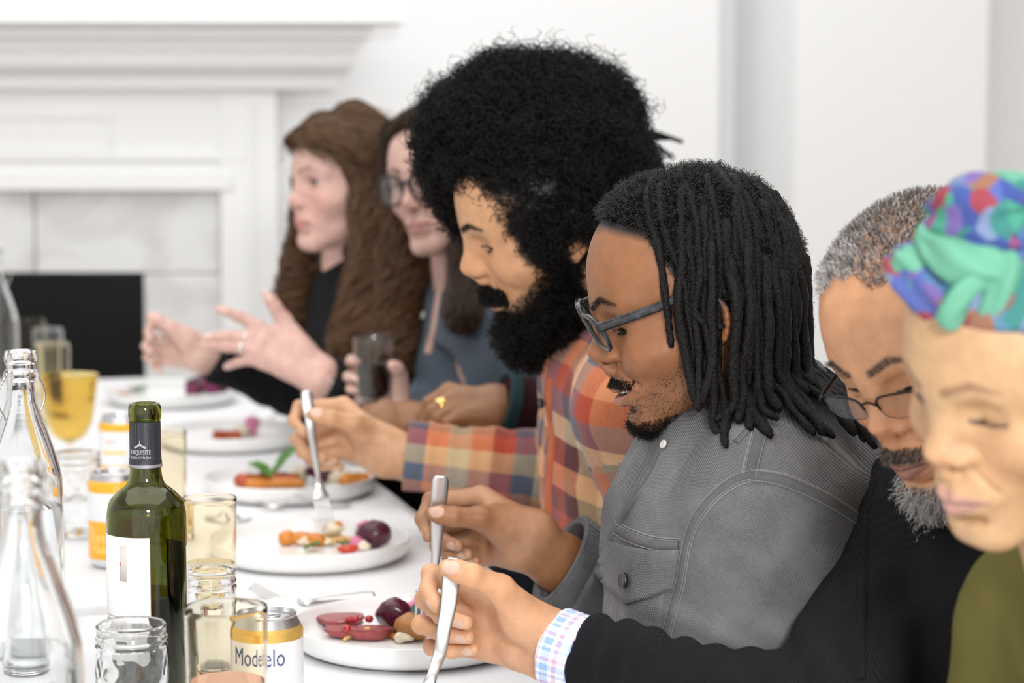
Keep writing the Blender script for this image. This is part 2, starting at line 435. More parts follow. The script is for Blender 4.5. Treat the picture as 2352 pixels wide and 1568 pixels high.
def tablecloth():
    drop = .26; st = .02
    ss = np.arange(S0 - drop, S1 + drop + st / 2, st); ws = np.arange(W0 - drop, W1 + drop + st / 2, st)
    V = np.zeros((len(ss), len(ws), 3))
    rng = np.random.default_rng(3)
    for i, s in enumerate(ss):
        for j, w in enumerate(ws):
            sc = min(max(s, S0), S1); wc = min(max(w, W0), W1)
            os_, ow = s - sc, w - wc; dd = math.hypot(os_, ow)
            z = TABZ - min(dd, drop); out = .006 + .03 * dd / drop + (.014 * math.sin(9 * (s + w)) + .008 * math.sin(23 * s)) * (dd / drop)
            if dd > 0: sc += os_ / dd * out; wc += ow / dd * out
            else: z += .0009 * math.sin(16 * s + 2 * math.sin(4 * w)) * math.sin(9 * w) + .0014 * math.exp(-((((s + .33) % .62) - .31) / .012) ** 2)
            q = TO + Tt * sc + Tn * wc; V[i, j] = (q[0], q[1], z)
    n, m_ = len(ss), len(ws); I = np.arange(n * m_).reshape(n, m_)
    F = np.stack([I[:-1, :-1], I[1:, :-1], I[1:, 1:], I[:-1, 1:]], -1).reshape(-1, 4)
    me = mesh_np('tablecloth', V.reshape(-1, 3), F[:, ::-1])
    o = link('tablecloth', me, M_linen); md = o.modifiers.new('thick', 'SOLIDIFY'); md.thickness = .002; md.offset = -1
    return tag(o, 'long white linen tablecloth spread over the whole dining table', 'tablecloth')
tablecloth()
# ------------------------------------------------------------------ heads
def rotm(yaw, pitch, roll):
    y, p, r = map(math.radians, (yaw, pitch, roll))
    f = np.array([math.cos(p) * math.cos(y), math.cos(p) * math.sin(y), -math.sin(p)])
    l = np.array([-math.sin(y), math.cos(y), 0]); u = np.cross(f, l)
    l2 = l * math.cos(r) + u * math.sin(r); return np.stack([f, l2, np.cross(f, l2)], 1)
HD = dict(kl=1., ku=1., nx=0., nz=0., nw=1., nl=1., jaw=1., cheek=1., lip=1., mo=0., smile=0., wid=1., open=.25, gaze=-.35, chin=1., ear=True, mx=0., bz=0., ex=0., ez=0., nos=1.)
class Head:
    def __init__(s, o, ang, scale=1., **kw):
        s.o = np.array(o, f32); s.R = rotm(*ang).astype(f32); s.k = scale; s.p = {**HD, **kw}
    @classmethod
    def at_nose(cls, pt, ang, scale=1., **kw):
        h = cls((0, 0, 0), ang, scale, **kw); h.o = (np.array(pt) - h.wrld((.119 + h.p['nx'], 0, -.006 + h.p['nz']))[0]).astype(f32); return h
    def loc(s, P_):
        q = ((P_ - s.o) @ s.R) / f32(s.k)
        z = q[:, 2]; q[:, 2] = np.where(z < .027, (z - .027) / s.p['kl'] + .027, (z - .027) / s.p['ku'] + .027)
        q[:, 1] /= s.p['wid']
        return q
    def wrld(s, q):
        q = np.atleast_2d(np.array(q, float)).copy()
        z = q[:, 2]; q[:, 2] = np.where(z < .027, (z - .027) * s.p['kl'] + .027, (z - .027) * s.p['ku'] + .027); q[:, 1] *= s.p['wid']
        return (q * s.k) @ s.R.T.astype(float) + s.o
    def skull(s, q):
        d = ell(q, (-.010, 0, .050), (.098, .077, .084))
        return smin(d, ell(q, (.030, 0, .055), (.063, .063, .064)), .03)
    def sdf(s, P_):
        p = s.p; q = s.loc(P_); y = q[:, 1]; Q = q.copy(); Q[:, 1] = np.abs(y)
        d0 = s.skull(Q)
        d = smin(d0, ell(Q, (.028, 0, -.012), (.058, .060 * p['cheek'], .078)), .03)
        d = smin(d, cap(Q, (.008, .047 * p['jaw'], -.050), (.070, .016 * p['chin'], -.083), .018, .0165), .028)
        d = smin(d, ell(Q, (.0755, 0, -.084), (.018, .020 * p['chin'], .016)), .02)
        d = smin(d, ell(Q, (.050, .042 * p['cheek'], -.006), (.030, .026, .024)), .025)
        d = smin(d, ell(Q, (.064 + p['mx'], 0, -.043), (.033, .034, .030)), .02)
        d = smin(d, cap(Q, (.082, .012, .045), (.064, .050, .043), .0095, .008), .018)
        d = smax(d, -ell(Q, (.099, .034, .026), (.021, .019, .0125)), .014)
        d = smax(d, -ell(Q, (.075, .082, .03), (.03, .016, .03)), .02)
        # eyelids around the ball, with the slit
        E = A(.0655, .032, .0265)
        lid = ln(Q - E) - .0138
        slz = p['gaze'] * .012
        sl = ell(Q, (E[0] + .0125, E[1] + .001, E[2] + slz), (.009, .0125, .0006 + .0055 * p['open']))
        d = smin(d, lid, .005)
        d = smin(d, cap(Q, (.076, .020, .0315), (.070, .048, .031), .0025, .002), .006)
        d = smax(d, -sl, .0015)
        if p['smile']:
            d = smin(d, ell(Q, (.066, .038, -.017), (.017, .016, .014)), .012 * p['smile'] + .003)
        nx, nz, nw = p['nx'], p['nz'], p['nw']
        d = smin(d, cap(Q, (.087, 0, .038), (.101 + nx, 0, .004 + nz), .0075, .0095), .016)
        d = smin(d, ell(Q, (.1055 + nx, 0, -.006 + nz), (.0135, .0105 * (nw * .6 + .4), .0105)), .009)
        d = smin(d, ell(Q, (.0965 + nx, .0110 * nw, -.0125 + nz), (.0120, .0068 * nw, .0078)), .0075)
        d = smin(d, cap(Q, (.108 + nx, 0, -.014 + nz), (.097 + p['mx'] * .5, 0, -.026 + nz * .6), .005, .0065), .007)
        d = smax(d, -ell(Q, (.1015 + nx, .0072 * nw, -.0222 + nz), np.array((.0060, .0036 * nw, .0045)) * (.4 + .6 * p['nos'])), .003)
        lt = p['lip']; mo = p['mo']
        mz = .004 * p['smile']
        m = p['mx']
        d = smin(d, cap(Q, (.080 + m * .6, .0260, -.0470 + mz), (.0950 + m, .006, -.0430), .0030, .0062 * lt), .007)
        d = smin(d, cap(Q, (.080 + m * .6, .0240, -.0495 + mz), (.0940 + m, 0, -.0545 - .007 * mo), .0030, .0070 * lt), .007)
        d = smax(d, -cap(Q, (.085 + m * .6, .0265, -.0485 + mz), (.107 + m, 0, -.0483 - .003 * mo), .0008, .0012), .0025)
        if mo: Q3 = Q.copy(); Q3[:, 2] -= 5.5 * Q[:, 1] ** 2 * p['smile']; d = smax(d, -ell(Q3, (.095 + m, 0, -.0490 - .003 * mo), (.024, .0245, .0050 * mo)), .003)
        d = smax(d, -cap(Q, (.090, 0, -.067 - .006 * mo), (.086, .014, -.067 - .006 * mo), .0018, .0015), .012)
        if p['smile']:
            d = smax(d, -cap(Q, (.0925, .0185, -.0150), (.0790, .0360, -.0430), .0006, .0006), .007)
        else: d = smax(d, -cap(Q, (.0935, .0170, -.0170), (.0830, .0310, -.0400), .0003, .0003), .006)
        d = smax(d, -cap(Q, (.0800, .0215, .0385), (.0725, .0460, .0365), .0004, .0004), .004)
        if p['ear']:
            e = Q - A(-.012 + p['ex'], .0745, .006 + p['ez'])
            ca, sa = math.cos(.42), math.sin(.42); cb, sb = math.cos(.2), math.sin(.2)
            # ear frame: back axis flares outward, top leans back
            bx = A(-ca, sa, 0); ux = A(-sb * ca, sb * sa, cb); ux = ux / np.linalg.norm(ux); bx = bx - ux * (bx @ ux); bx /= np.linalg.norm(bx); nx_ = np.cross(ux, bx) * 1.0
            R = np.stack([bx, nx_, ux], 1).astype(f32); e = e @ R
            ear = ell(e, (.005, .0005, .004), (.0165, .0034, .029))
            ang = np.linspace(-2.6, 2.0, 15)
            pr = [(.005 + .0160 * math.sin(a + .35), -.001, .006 + .0265 * math.cos(a + .35)) for a in ang]
            for a_, b_ in zip(pr[:-1], pr[1:]): ear = smin(ear, cap(e, a_, b_, .0030), .0035)
            for a_, b_ in zip(pr[3:11], pr[4:12]): ear = smin(ear, cap(e, np.array(a_) * (.62, 1, .62) + (.0, 0, .003), np.array(b_) * (.62, 1, .62) + (.0, 0, .003), .0018), .003)
            ear = smin(ear, ell(e, (-.002, 0, -.024), (.0085, .0038, .0085)), .005)
            ear = smax(ear, -ell(e, (.0005, -.0045, -.001), (.0085, .0040, .0125)), .004)
            ear = smin(ear, ell(e, (-.0115, -.0015, -.002), (.004, .003, .006)), .004)
            d = smin(d, ear, .006)
        return d * f32(s.k * .9)
    def colour(s, P_, base, lipc, brow, browk=1., stub=None, stubk=0., blush=.10, lash=(.02, .012, .01), seed=1):
        p = s.p; q = s.loc(P_.astype(f32)); Q = q.copy(); Q[:, 1] = np.abs(Q[:, 1])
        c = np.tile(np.array(base, f32), (len(q), 1))
        def mixc(c, col, w): w = np.clip(w, 0, 1)[:, None]; return c * (1 - w) + np.array(col, f32) * w
        warm = np.array(base, f32) * A(1.08, .80, .74)
        for cc, rr in (((.085, .042, -.012), .03), ((.112, 0, -.008), .016), ((-.02, .078, .0), .03)):
            c = mixc(c, warm, blush * 4 * np.exp(-(ln(Q - A(*cc)) / rr) ** 2))
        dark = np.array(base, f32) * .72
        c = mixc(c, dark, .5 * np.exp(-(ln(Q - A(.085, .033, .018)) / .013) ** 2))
        lt = p['lip']; mo = p['mo']; mz = .004 * p['smile']
        F2 = Q.copy(); F2[:, 0] = np.where(Q[:, 0] > .058, 0, 1)
        dl = np.minimum(cap(F2, (0, .0245, -.0474 + mz), (0, .004, -.0432), .0022, .0058 * lt), cap(F2, (0, .0225, -.0495 + mz), (0, 0, -.0550 - .008 * mo), .0022, .0066 * lt))
        c = mixc(c, lipc, np.clip((.0012 - dl) / .0016, 0, 1) * .85)
        dm = cap(F2, (0, .0265, -.0485 + mz), (0, 0, -.0483 - .003 * mo), .0004, .0007)
        c = mixc(c, np.array(lipc) * .35, np.clip((.0010 - dm) / .0010, 0, 1) * .8)
        nzv = np.random.default_rng(seed).random(len(q)).astype(f32)
        bz = p['bz']
        db = np.minimum(cap(F2, (0, .012, .0465 + bz), (0, .032, .0535 + bz), .0042 * browk, .0042 * browk), cap(F2, (0, .032, .0535 + bz), (0, .050, .0475 + bz), .0042 * browk, .0012 * browk))
        c = mixc(c, brow, np.clip((.0016 - db) / .003, 0, 1) * (.55 + .45 * nzv))
        E = A(.0655, .032, .0265); slz = p['gaze'] * .012
        t = (Q[:, 1] - .033) / .0150; op = p['open']
        zu = E[2] + slz + (.0056 * op) * (1 - t * t) - (1 - op) * .0035 * (1 - t * t) + .001
        zl = E[2] + slz - (.0050 * op) * (1 - t * t) - (1 - op) * .0035 * (1 - t * t)
        on = (np.abs(t) < 1) & (Q[:, 0] > .058)
        c = mixc(c, lash, np.clip((.0017 - np.abs(Q[:, 2] - zu)) / .0010, 0, 1) * on * .95)
        c = mixc(c, lash, np.clip((.0010 - np.abs(Q[:, 2] - zl)) / .0010, 0, 1) * on * .4)
        c = mixc(c, np.array(base, f32) * .55, .55 * np.clip((.0016 - np.abs(Q[:, 2] - (E[2] + .0085 + .002 * (1 - t * t)))) / .0016, 0, 1) * (np.abs(t) < 1.1) * (Q[:, 0] > .058))
        dn = ell(Q, (.1025 + p['nx'], .0075 * p['nw'], -.0205 + p['nz']), (.006, .0036 * p['nw'], .004))
        c = mixc(c, np.array(base) * .25, np.clip((.0012 - dn) / .0015, 0, 1) * p['nos'])
        if stub is not None: c = mixc(c, stub, stubk * s.beard_mask(P_) * (.5 + .5 * nzv))
        return c
    def beard_mask(s, P_, lo=-.012):
        q = s.loc(P_.astype(f32)); Q = q.copy(); Q[:, 1] = np.abs(Q[:, 1])
        line = np.interp(Q[:, 0], [-.03, .02, .06, .085, .10], [.02, .0, -.035, -.052, -.060])
        w = np.clip((line - Q[:, 2]) / .012, 0, 1)
        m = ell(Q, (.098, 0, -.0335), (.03, .028, .0075)); w = np.maximum(w, np.clip((.002 - m) / .004, 0, 1))
        F2 = Q.copy(); F2[:, 0] = np.where(Q[:, 0] > .058, 0, 1); dl = np.minimum(cap(F2, (0, .0245, -.0474), (0, .004, -.0432), .0022, .0058), cap(F2, (0, .0225, -.0495), (0, 0, -.0550 - .008 * s.p['mo']), .0022, .0066))
        return w * (dl > .0012) * (Q[:, 0] > -.005)
M_eyewhite = mat('eye_white', (.72, .68, .64), .15, spec=.5)
M_iris = mat('dark_iris', (.03, .016, .009), .08, spec=.6)
M_tooth = mat('tooth_enamel', (.80, .76, .66), .2)
def eyes(h, root, gz, sides=(1, -1)):
    """Eyeballs with an iris disc turned by gz = (left/right, down) radians."""
    for sd in sides:
        c = h.wrld((.0655, .032 * sd, .0265))[0]
        me = bpy.data.meshes.new('eye'); bm = bmesh.new(); bmesh.ops.create_uvsphere(bm, u_segments=24, v_segments=16, radius=.0127 * h.k)
        bm.to_mesh(me); bm.free(); me.materials.append(M_eyewhite); me.materials.append(M_iris)
        f = np.array([math.cos(gz[1]) * math.cos(gz[0]), math.cos(gz[1]) * math.sin(gz[0]), -math.sin(gz[1])])
        fw_ = h.R.astype(float) @ f
        for pl in me.polygons:
            n = np.array(pl.center); n /= np.linalg.norm(n) + 1e-9
            pl.use_smooth = True
            if n @ fw_ > .88: pl.material_index = 1
        o = link('eye', me, None, root)
        me.transform(Matrix.Translation(Vector(c)))
# ------------------------------------------------------------------ hands and bodies
FR = [(.0098, .0088, .0080, .0064), (.0100, .0090, .0082, .0066), (.0094, .0085, .0077, .0062), (.0082, .0073, .0066, .0054)]
class Hand:
    """wrist, arm (a point up the forearm), four fingers [mcp, pip, dip, tip], thumb [cmc, mcp, ip, tip], all world points; pd: the way the palm faces."""
    def __init__(s, wrist, arm, fingers, thumb, pd, k=1.0, wr=(.029, .021), skin_k=1.0, wside=None):
        s.w = np.array(wrist, float); s.a = np.array(arm, float); s.f = [[np.array(j, float) for j in f] for f in fingers]
        s.t = [np.array(j, float) for j in thumb]; s.pd = np.array(pd, float) / np.linalg.norm(pd); s.k = k; s.wr = wr
        lat = s.f[0][0] - s.f[3][0]; ax = s.w - s.a; ax /= np.linalg.norm(ax); lat -= ax * (lat @ ax); s.lat = lat / np.linalg.norm(lat); s.ax = ax
        s.nrm = np.cross(s.ax, s.lat)
    def palm(s, p):
        k = s.k; d = None
        for i, off in enumerate((.014, .005, -.005, -.014)):
            b = s.w + s.lat * off * k + s.ax * .004
            c = cap(p, b, s.f[i][0], .0150 * k, (.0112, .0112, .0108, .0100)[i] * k)
            d = c if d is None else smin(d, c, .012)
        for i in range(3):
            d = smin(d, cap(p, s.f[i][0] * .85 + s.w * .15, s.f[i + 1][0] * .85 + s.w * .15, .0098 * k), .008)
        b = s.w + s.lat * .016 * k
        d = smin(d, cap(p, b, s.t[0], .015 * k, .0150 * k), .022)
        d = smin(d, cap(p, s.t[0], s.t[1], .0150 * k, .0122 * k), .026)
        web = s.f[0][0] * .55 + s.w * .45
        d = smin(d, cap(p, s.t[0] * .4 + s.t[1] * .6, web, .010 * k, .009 * k), .014)
        hy = (s.f[3][0] + s.w) / 2 + s.pd * .006 - s.lat * .003
        d = smin(d, cap(p, s.w - s.lat * .015 * k + s.pd * .003, hy, .013 * k, .0125 * k), .014)
        # forearm: flattened
        R = np.stack([s.ax, s.lat, s.nrm], 1).astype(f32)
        q = (p - s.w.astype(f32)) @ R; L_ = float(np.linalg.norm(s.a - s.w)); h = np.clip(-q[:, 0] / L_, 0, 1)
        q2 = q.copy(); q2[:, 0] += h * L_
        rx = s.wr[0] * k * (1 + .30 * h); rz = s.wr[1] * k * (1 + .62 * h)
        a = np.sqrt((q2[:, 1] / rx) ** 2 + (q2[:, 2] / rz) ** 2 + (q2[:, 0] / .02) ** 2)
        fa = (a - 1) * np.minimum(rx, rz)
        return smin(d, fa, .018)
    def sdf(s, p):
        k = s.k; d = s.palm(p); fs = None
        for f, r in zip(s.f, FR):
            g = cap(p, f[0], f[1], r[0] * k * 1.04, r[1] * k); d = smin(d, g, .007)
            g = smin(g, sph(p, f[1], r[1] * k * 1.04), .003)
            g = smin(g, cap(p, f[1], f[2], r[1] * k, r[2] * k), .003)
            g = smin(g, cap(p, f[2], f[3], r[2] * k, r[3] * k), .003)
            fs = g if fs is None else np.minimum(fs, g)
        g = cap(p, s.t[1], s.t[2], .0118 * k, .0105 * k); d = smin(d, g, .008)
        g = smin(g, sph(p, s.t[2], .0112 * k), .003)
        tipdir = s.t[3] - s.t[2]
        g = smin(g, cap(p, s.t[2], s.t[2] + tipdir * .55, .0104 * k, .0104 * k), .003)
        g = smin(g, cap(p, s.t[2] + tipdir * .55, s.t[3], .0104 * k, .0078 * k), .003)
        fs = np.minimum(fs, g)
        d = smin(d, fs, .0012)
        # creases
        for f, r in zip(s.f, FR):
            pass
        return d
    def box(s, pad=.02):
        a = np.array([s.w, s.a, *s.t, *[j for f in s.f for j in f]]); return a.min(0) - pad - .012, a.max(0) + pad + .012
    def colour(s, V, N, base, palmc, nailc, k=1.0):
        c = np.tile(np.array(base, f32), (len(V), 1)); Vf = V.astype(f32)
        dth = np.minimum(cap(Vf, s.t[1], s.t[2], .0118), cap(Vf, s.t[2], s.t[3], .0104)); dpl = cap(Vf, s.t[0], s.t[1], .016, .012)
        w = np.clip((N @ s.pd) * 1.2 - .15, 0, 1) * (.25 + .75 * np.clip((dth - .003) / .010, 0, 1)) * (.45 + .55 * np.clip((dpl - .001) / .012, 0, 1)) * np.clip(1 - ln(Vf - s.w.astype(f32)) / .17 + .3, 0, 1)
        along = (Vf - s.w.astype(f32)) @ s.ax.astype(f32)
        w = w * np.clip((along + .045) / .07, 0, 1) * .9
        c = c * (1 - w[:, None]) + np.array(palmc, f32) * w[:, None]
        # darker knuckle creases
        for f in s.f:
            for j in (f[1], f[2]):
                dk = ln(Vf - j.astype(f32)); wk = np.exp(-(dk / .010) ** 2) * np.clip(-(N @ s.pd), 0, 1) * .25
                c = c * (1 - wk[:, None]) + np.array(base, f32) * .55 * wk[:, None]
        for f, nr in zip(s.f + [s.t], (.0049, .0051, .0048, .0041, .0064)):
            dr = f[3] - f[2]; L_ = np.linalg.norm(dr); dr = dr / L_
            # the nail sits on the dorsal side of the last joint: away from the bend
            bend = f[1] - f[2]; dn = -(bend / np.linalg.norm(bend) + dr); dn = dn - dr * (dn @ dr); nn = np.linalg.norm(dn)
            dn = dn / nn if nn > .15 else -s.pd
            if f is s.t: dn = s.tn if hasattr(s, 'tn') else s.lat
            sd = np.cross(dr, dn)
            q = Vf - (f[3] - dr * .0015 * s.k).astype(f32)
            al = q @ dr.astype(f32); la = q @ sd.astype(f32); up = q @ dn.astype(f32)
            e = ((al + .003) / (nr * 1.25 * s.k)) ** 2 + (la / (nr * s.k)) ** 2
            wn = np.clip((1.15 - e) / .3, 0, 1) * (up > .001)
            c = c * (1 - wn[:, None]) + np.array(nailc, f32) * wn[:, None]
        return c
def relaxed_hand(wrist, arm, palm_dir, thumb_side, k=1.0, curl=.5):
    """A loose hand in line with its forearm."""
    w = np.array(wrist, float); a = np.array(arm, float); ax = w - a; ax /= np.linalg.norm(ax)
    pd = np.array(palm_dir, float); pd -= ax * (pd @ ax); pd /= np.linalg.norm(pd)
    lat = np.array(thumb_side, float); lat -= ax * (lat @ ax) + pd * (lat @ pd); lat /= np.linalg.norm(lat)
    fs = []
    for (mx, my), L_, c in zip(((.090, .026), (.094, .007), (.088, -.013), (.078, -.030)), ((.043, .026, .021), (.047, .030, .022), (.043, .028, .022), (.034, .021, .018)), (.8, .95, 1.05, 1.15)):
        m = w + (ax * mx + lat * my) * k; j = [m]; ang = 0
        for l, da in zip(L_, (curl * c, curl * 1.3 * c, curl * .8 * c)):
            ang += da; j.append(j[-1] + (ax * math.cos(ang) + pd * math.sin(ang)) * l * k)
        fs.append(j)
    t0 = w + (ax * .022 + lat * .024 + pd * .010) * k; t1 = t0 + (ax * .033 + lat * .022 + pd * .014) * k
    t2 = t1 + (ax * .030 + lat * .006 + pd * .012) * k; t3 = t2 + (ax * .024 - lat * .004 + pd * .008) * k
    return Hand(w, a, fs, [t0, t1, t2, t3], pd, k)
def unit(v): v = np.array(v, float); return v / np.linalg.norm(v)
class Person:
    """Joints in world metres; sh/el/wr give (left, right)."""
    def __init__(s, head, neck, sh, el, wr, pelvis, chest, belly, face, lat=None, arm_r=(.054, .043, .036), neck_r=.054):
        s.h = head; s.neck = np.array(neck, float); s.sh = [np.array(x, float) for x in sh]; s.el = [np.array(x, float) for x in el]; s.wr = [np.array(x, float) for x in wr]
        s.pel = np.array(pelvis, float); s.chest = chest; s.belly = belly; s.arm_r = arm_r; s.neck_r = neck_r
        s.lat = unit((s.sh[0] - s.sh[1]) * [1, 1, 0]); s.f = np.array([math.cos(math.radians(face)), math.sin(math.radians(face)), 0])
        s.R = np.stack([np.cross(s.lat, [0, 0, 1.]), s.lat, np.array([0, 0, 1.])], 1)
    def torso(s, p, g=0.0):
        (cc, cr), (bc, br) = s.chest, s.belly
        d = ell(p, cc, np.array(cr) + g, s.R); d = smin(d, ell(p, bc, np.array(br) + g, s.R), .08)
        d = smin(d, ell(p, s.pel, np.array((.13, .17, .12)) + g, s.R), .08)
        nb = s.neck + [0, 0, -.035]
        for sh in s.sh:
            d = smin(d, cap(p, nb, sh, .052 + g, .056 + g), .05)
        return d
    def upper_arm(s, p, i, g=0.0): return cap(p, s.sh[i], s.el[i], s.arm_r[0] + g, s.arm_r[1] + g)
    def fore_arm(s, p, i, g=0.0, end=1.0, tw=None):
        e = s.el[i] + (s.wr[i] - s.el[i]) * end
        return cap(p, s.el[i], e, s.arm_r[1] + g, (s.arm_r[1] + (s.arm_r[2] - s.arm_r[1]) * end if tw is None else tw) + g)
    def neckf(s, p):
        a = s.h.wrld((-.028, 0, -.028))[0]; nb = s.neck + [0, 0, -.03]
        d = cap(p, a, nb, s.neck_r * .96, s.neck_r * 1.06)
        b = s.h.wrld((.012, 0, -.062))[0]
        return smin(d, cap(p, b, s.neck + s.f * .035 + [0, 0, -.02], .030, .034), .03)
    def headf(s, p): return smin(s.h.sdf(p), s.neckf(p), .018)
    def body(s, name, root, skin, hands, hc, m, hres=.0016, dres=.0013, cut=None, hres_hand=.0013):
        parts = []; cols = []
        c = s.h.o
        lo = np.minimum(c - .145 * s.h.k, s.neck - .10); hi = np.maximum(c + .15 * s.h.k, s.neck + .08); hi[2] = c[2] + .18; lo[2] = min(s.neck[2] - .05, c[2] - .13)
        V, F = sdf_mesh(s.headf, lo, hi, hres)
        cols.append(s.h.colour(V, **hc)); parts.append((V, F)); s.head_geo = (V, F)
        s.hand_geo = []
        for hd in hands:
            lo, hi = hd.box(); V, F = sdf_mesh(hd.sdf, lo, hi, hres_hand)
            N = vnormals(V, F); cols.append(hd.colour(V, N, skin[0], skin[1], skin[2])); parts.append((V, F)); s.hand_geo.append((V, F))
        ends = [1., 1.]
        for hd in hands:
            i = int(np.argmin([np.linalg.norm(hd.w - w) for w in s.wr])); L_ = np.linalg.norm(s.wr[i] - s.el[i]); ends[i] = max(.05, float((hd.a - s.el[i]) @ (s.wr[i] - s.el[i])) / L_ ** 2 - .03 / L_)
        def rest(p):
            d = s.torso(p, -.016)
            for i in (0, 1):
                d = smin(d, s.upper_arm(p, i, -.014), .03); d = smin(d, s.fore_arm(p, i, -.012, ends[i]), .02)
            return d
        al = np.array([*s.sh, *s.el, *s.wr, s.pel - [.17, .17, .17], s.pel + .17])
        V, F = sdf_mesh(rest, al.min(0) - .1, al.max(0) + .1, .011)
        parts.append((V, F)); cols.append(np.tile(np.array(skin[0], f32), (len(V), 1)))
        V, F = join_np(parts); me = mesh_np(name, V, F, np.concatenate(cols)); s.cols = np.concatenate(cols)
        s.bobj = link(name, me, m, root); return s.bobj
    def repaint(s, w, col):
        n = len(s.head_geo[0]); w = np.clip(w, 0, 1)[:, None]; s.cols[:n] = s.cols[:n] * (1 - w) + np.array(col) * w
        c = np.ones((len(s.bobj.data.vertices), 4), f32); c[:, :3] = s.cols; s.bobj.data.color_attributes['Col'].data.foreach_set('color', c.ravel())
    def legs(s, root, m, mshoe):
        side = [s.lat, -s.lat]
        hips = [s.pel + x * .09 - [0, 0, .02] for x in side]; kn = [h + s.f * .40 + x * .03 + [0, 0, .02] for h, x in zip(hips, side)]
        ft = [np.array([k[0] - s.f[0] * .02, k[1] - s.f[1] * .02, .10]) for k in kn]
        def tr(p):
            d = ell(p, s.pel, (.14, .18, .13), s.R)
            for a, b, c in zip(hips, kn, ft):
                d = smin(d, cap(p, a, b, .085, .066), .05); d = smin(d, cap(p, b, c, .064, .052), .03)
            return d
        al = np.array([*hips, *kn, *ft]); V, F = sdf_mesh(tr, al.min(0) - .2, al.max(0) + .2, .018)
        link('trousers', mesh_np('trousers', V, F), m, root)
        for c in ft:
            def sh(p, c=c):
                g = A(c[0], c[1], .045); d = cap(p, g, g + (s.f * .13).astype(f32) + A(0, 0, -.012), .045, .034)
                d = smin(d, cap(p, g, g + A(0, 0, .06), .045, .05), .02); return smax(d, -(p[:, 2] - .002), .004)
            V, F = sdf_mesh(sh, np.minimum(c, c + s.f * .2) - .1, np.maximum(c, c + s.f * .2) + .1, .012)
            link('shoe', mesh_np('shoe', V, F), mshoe, root)
def cloth_mesh(name, f, pts, pad, h, m, root, col=None, uvf=None):
    a = np.array(pts, float); V, F = sdf_mesh(f, a.min(0) - pad, a.max(0) + pad, h)
    me = mesh_np(name, V, F)
    if uvf is not None:
        reg, fns = uvf(V)
        fr = np.array([np.bincount(r, minlength=len(fns)).argmax() for r in reg[F]])
        uv = np.zeros((len(F), 4, 2), f32)
        for k, fn in enumerate(fns):
            sel = fr == k
            if sel.any(): uv[sel] = fn(V[F[sel].ravel()]).reshape(-1, 4, 2)
        l = me.uv_layers.new(name='UVMap'); l.data.foreach_set('uv', uv.ravel())
    o = link(name, me, m, root); return o, V, F
def bvh(V, F): return BVHTree.FromPolygons([tuple(map(float, v)) for v in V], [tuple(map(int, q)) for q in F])
def hit(tree, u, v):
    r = tree.ray_cast(Vector((0, 0, CAMZ)), Vector(ray(u, v)))
    return (np.array(r[0]), np.array(r[1])) if r[0] is not None else (None, None)
# ------------------------------------------------------------------ people: skin
M_skin = attr_mat('skin', .43, .45, sss=.10, bump=.5, bscale=1100, noise=.11, nscale=70)
M_trous = mat('dark_denim_trousers', (.03, .035, .05), .85, noise=.2, nscale=60)
M_shoe = mat('black_leather_shoe', (.02, .018, .016), .4)
def fing(L_, d): return [[P(u, v, dd) for (u, v, dd) in f] for f in L_]

# man with locs and a grey denim jacket (focus of the picture)
rD = empty('person', (.34, 2.16, 0), 'person with long black locs and dark glasses in grey denim jacket, smiling down', 'person')
hD = Head((.1865, 2.1286, 1.1128), (184, 16.5, 0), 1.0, kl=.87, ku=1.14, nx=-.003, nz=.008, nw=1.30, lip=1.0, mo=.55, smile=1.0, jaw=1.06, cheek=1.06, open=.45, gaze=-.42, mx=.003, ex=.017, ez=-.002)
D = Person(hD, (.235, 2.14, 1.015), [P(1775, 1165, 2.01), (.215, 2.34, .955)], [P(1700, 1640, 2.04), (.225, 2.40, .725)], [(.15, 2.04, .60), P(1213, 1242, 2.355)],
           (.36, 2.16, .46), ((.250, 2.14, .875), (.145, .185, .18)), ((.335, 2.14, .66), (.145, .185, .19)), 184)
handD = Hand(P(1213, 1242, 2.355), P(1330, 1322, 2.395), [
    [P(1108, 1138, 2.366), P(990, 1148, 2.372), P(970, 1192, 2.356), P(984, 1232, 2.336)],
    [P(1100, 1182, 2.380), P(1003, 1222, 2.386), P(1020, 1243, 2.354), P(1052, 1253, 2.336)],
    [P(1104, 1232, 2.384), P(1006, 1255, 2.392), P(1036, 1271, 2.362), P(1074, 1272, 2.345)],
    [P(1110, 1278, 2.380), P(1032, 1284, 2.390), P(1060, 1288, 2.366), P(1093, 1287, 2.352)]],
    [P(1165, 1214, 2.341), P(1102, 1190, 2.318), P(1042, 1186, 2.306), P(991, 1179, 2.304)], (0.1, -1, .05))
handD.tn = unit((.0, -.75, .45))
D2 = relaxed_hand(D.wr[0], D.el[0], (0, 0, -1), (.2, 1, 0), curl=.35)
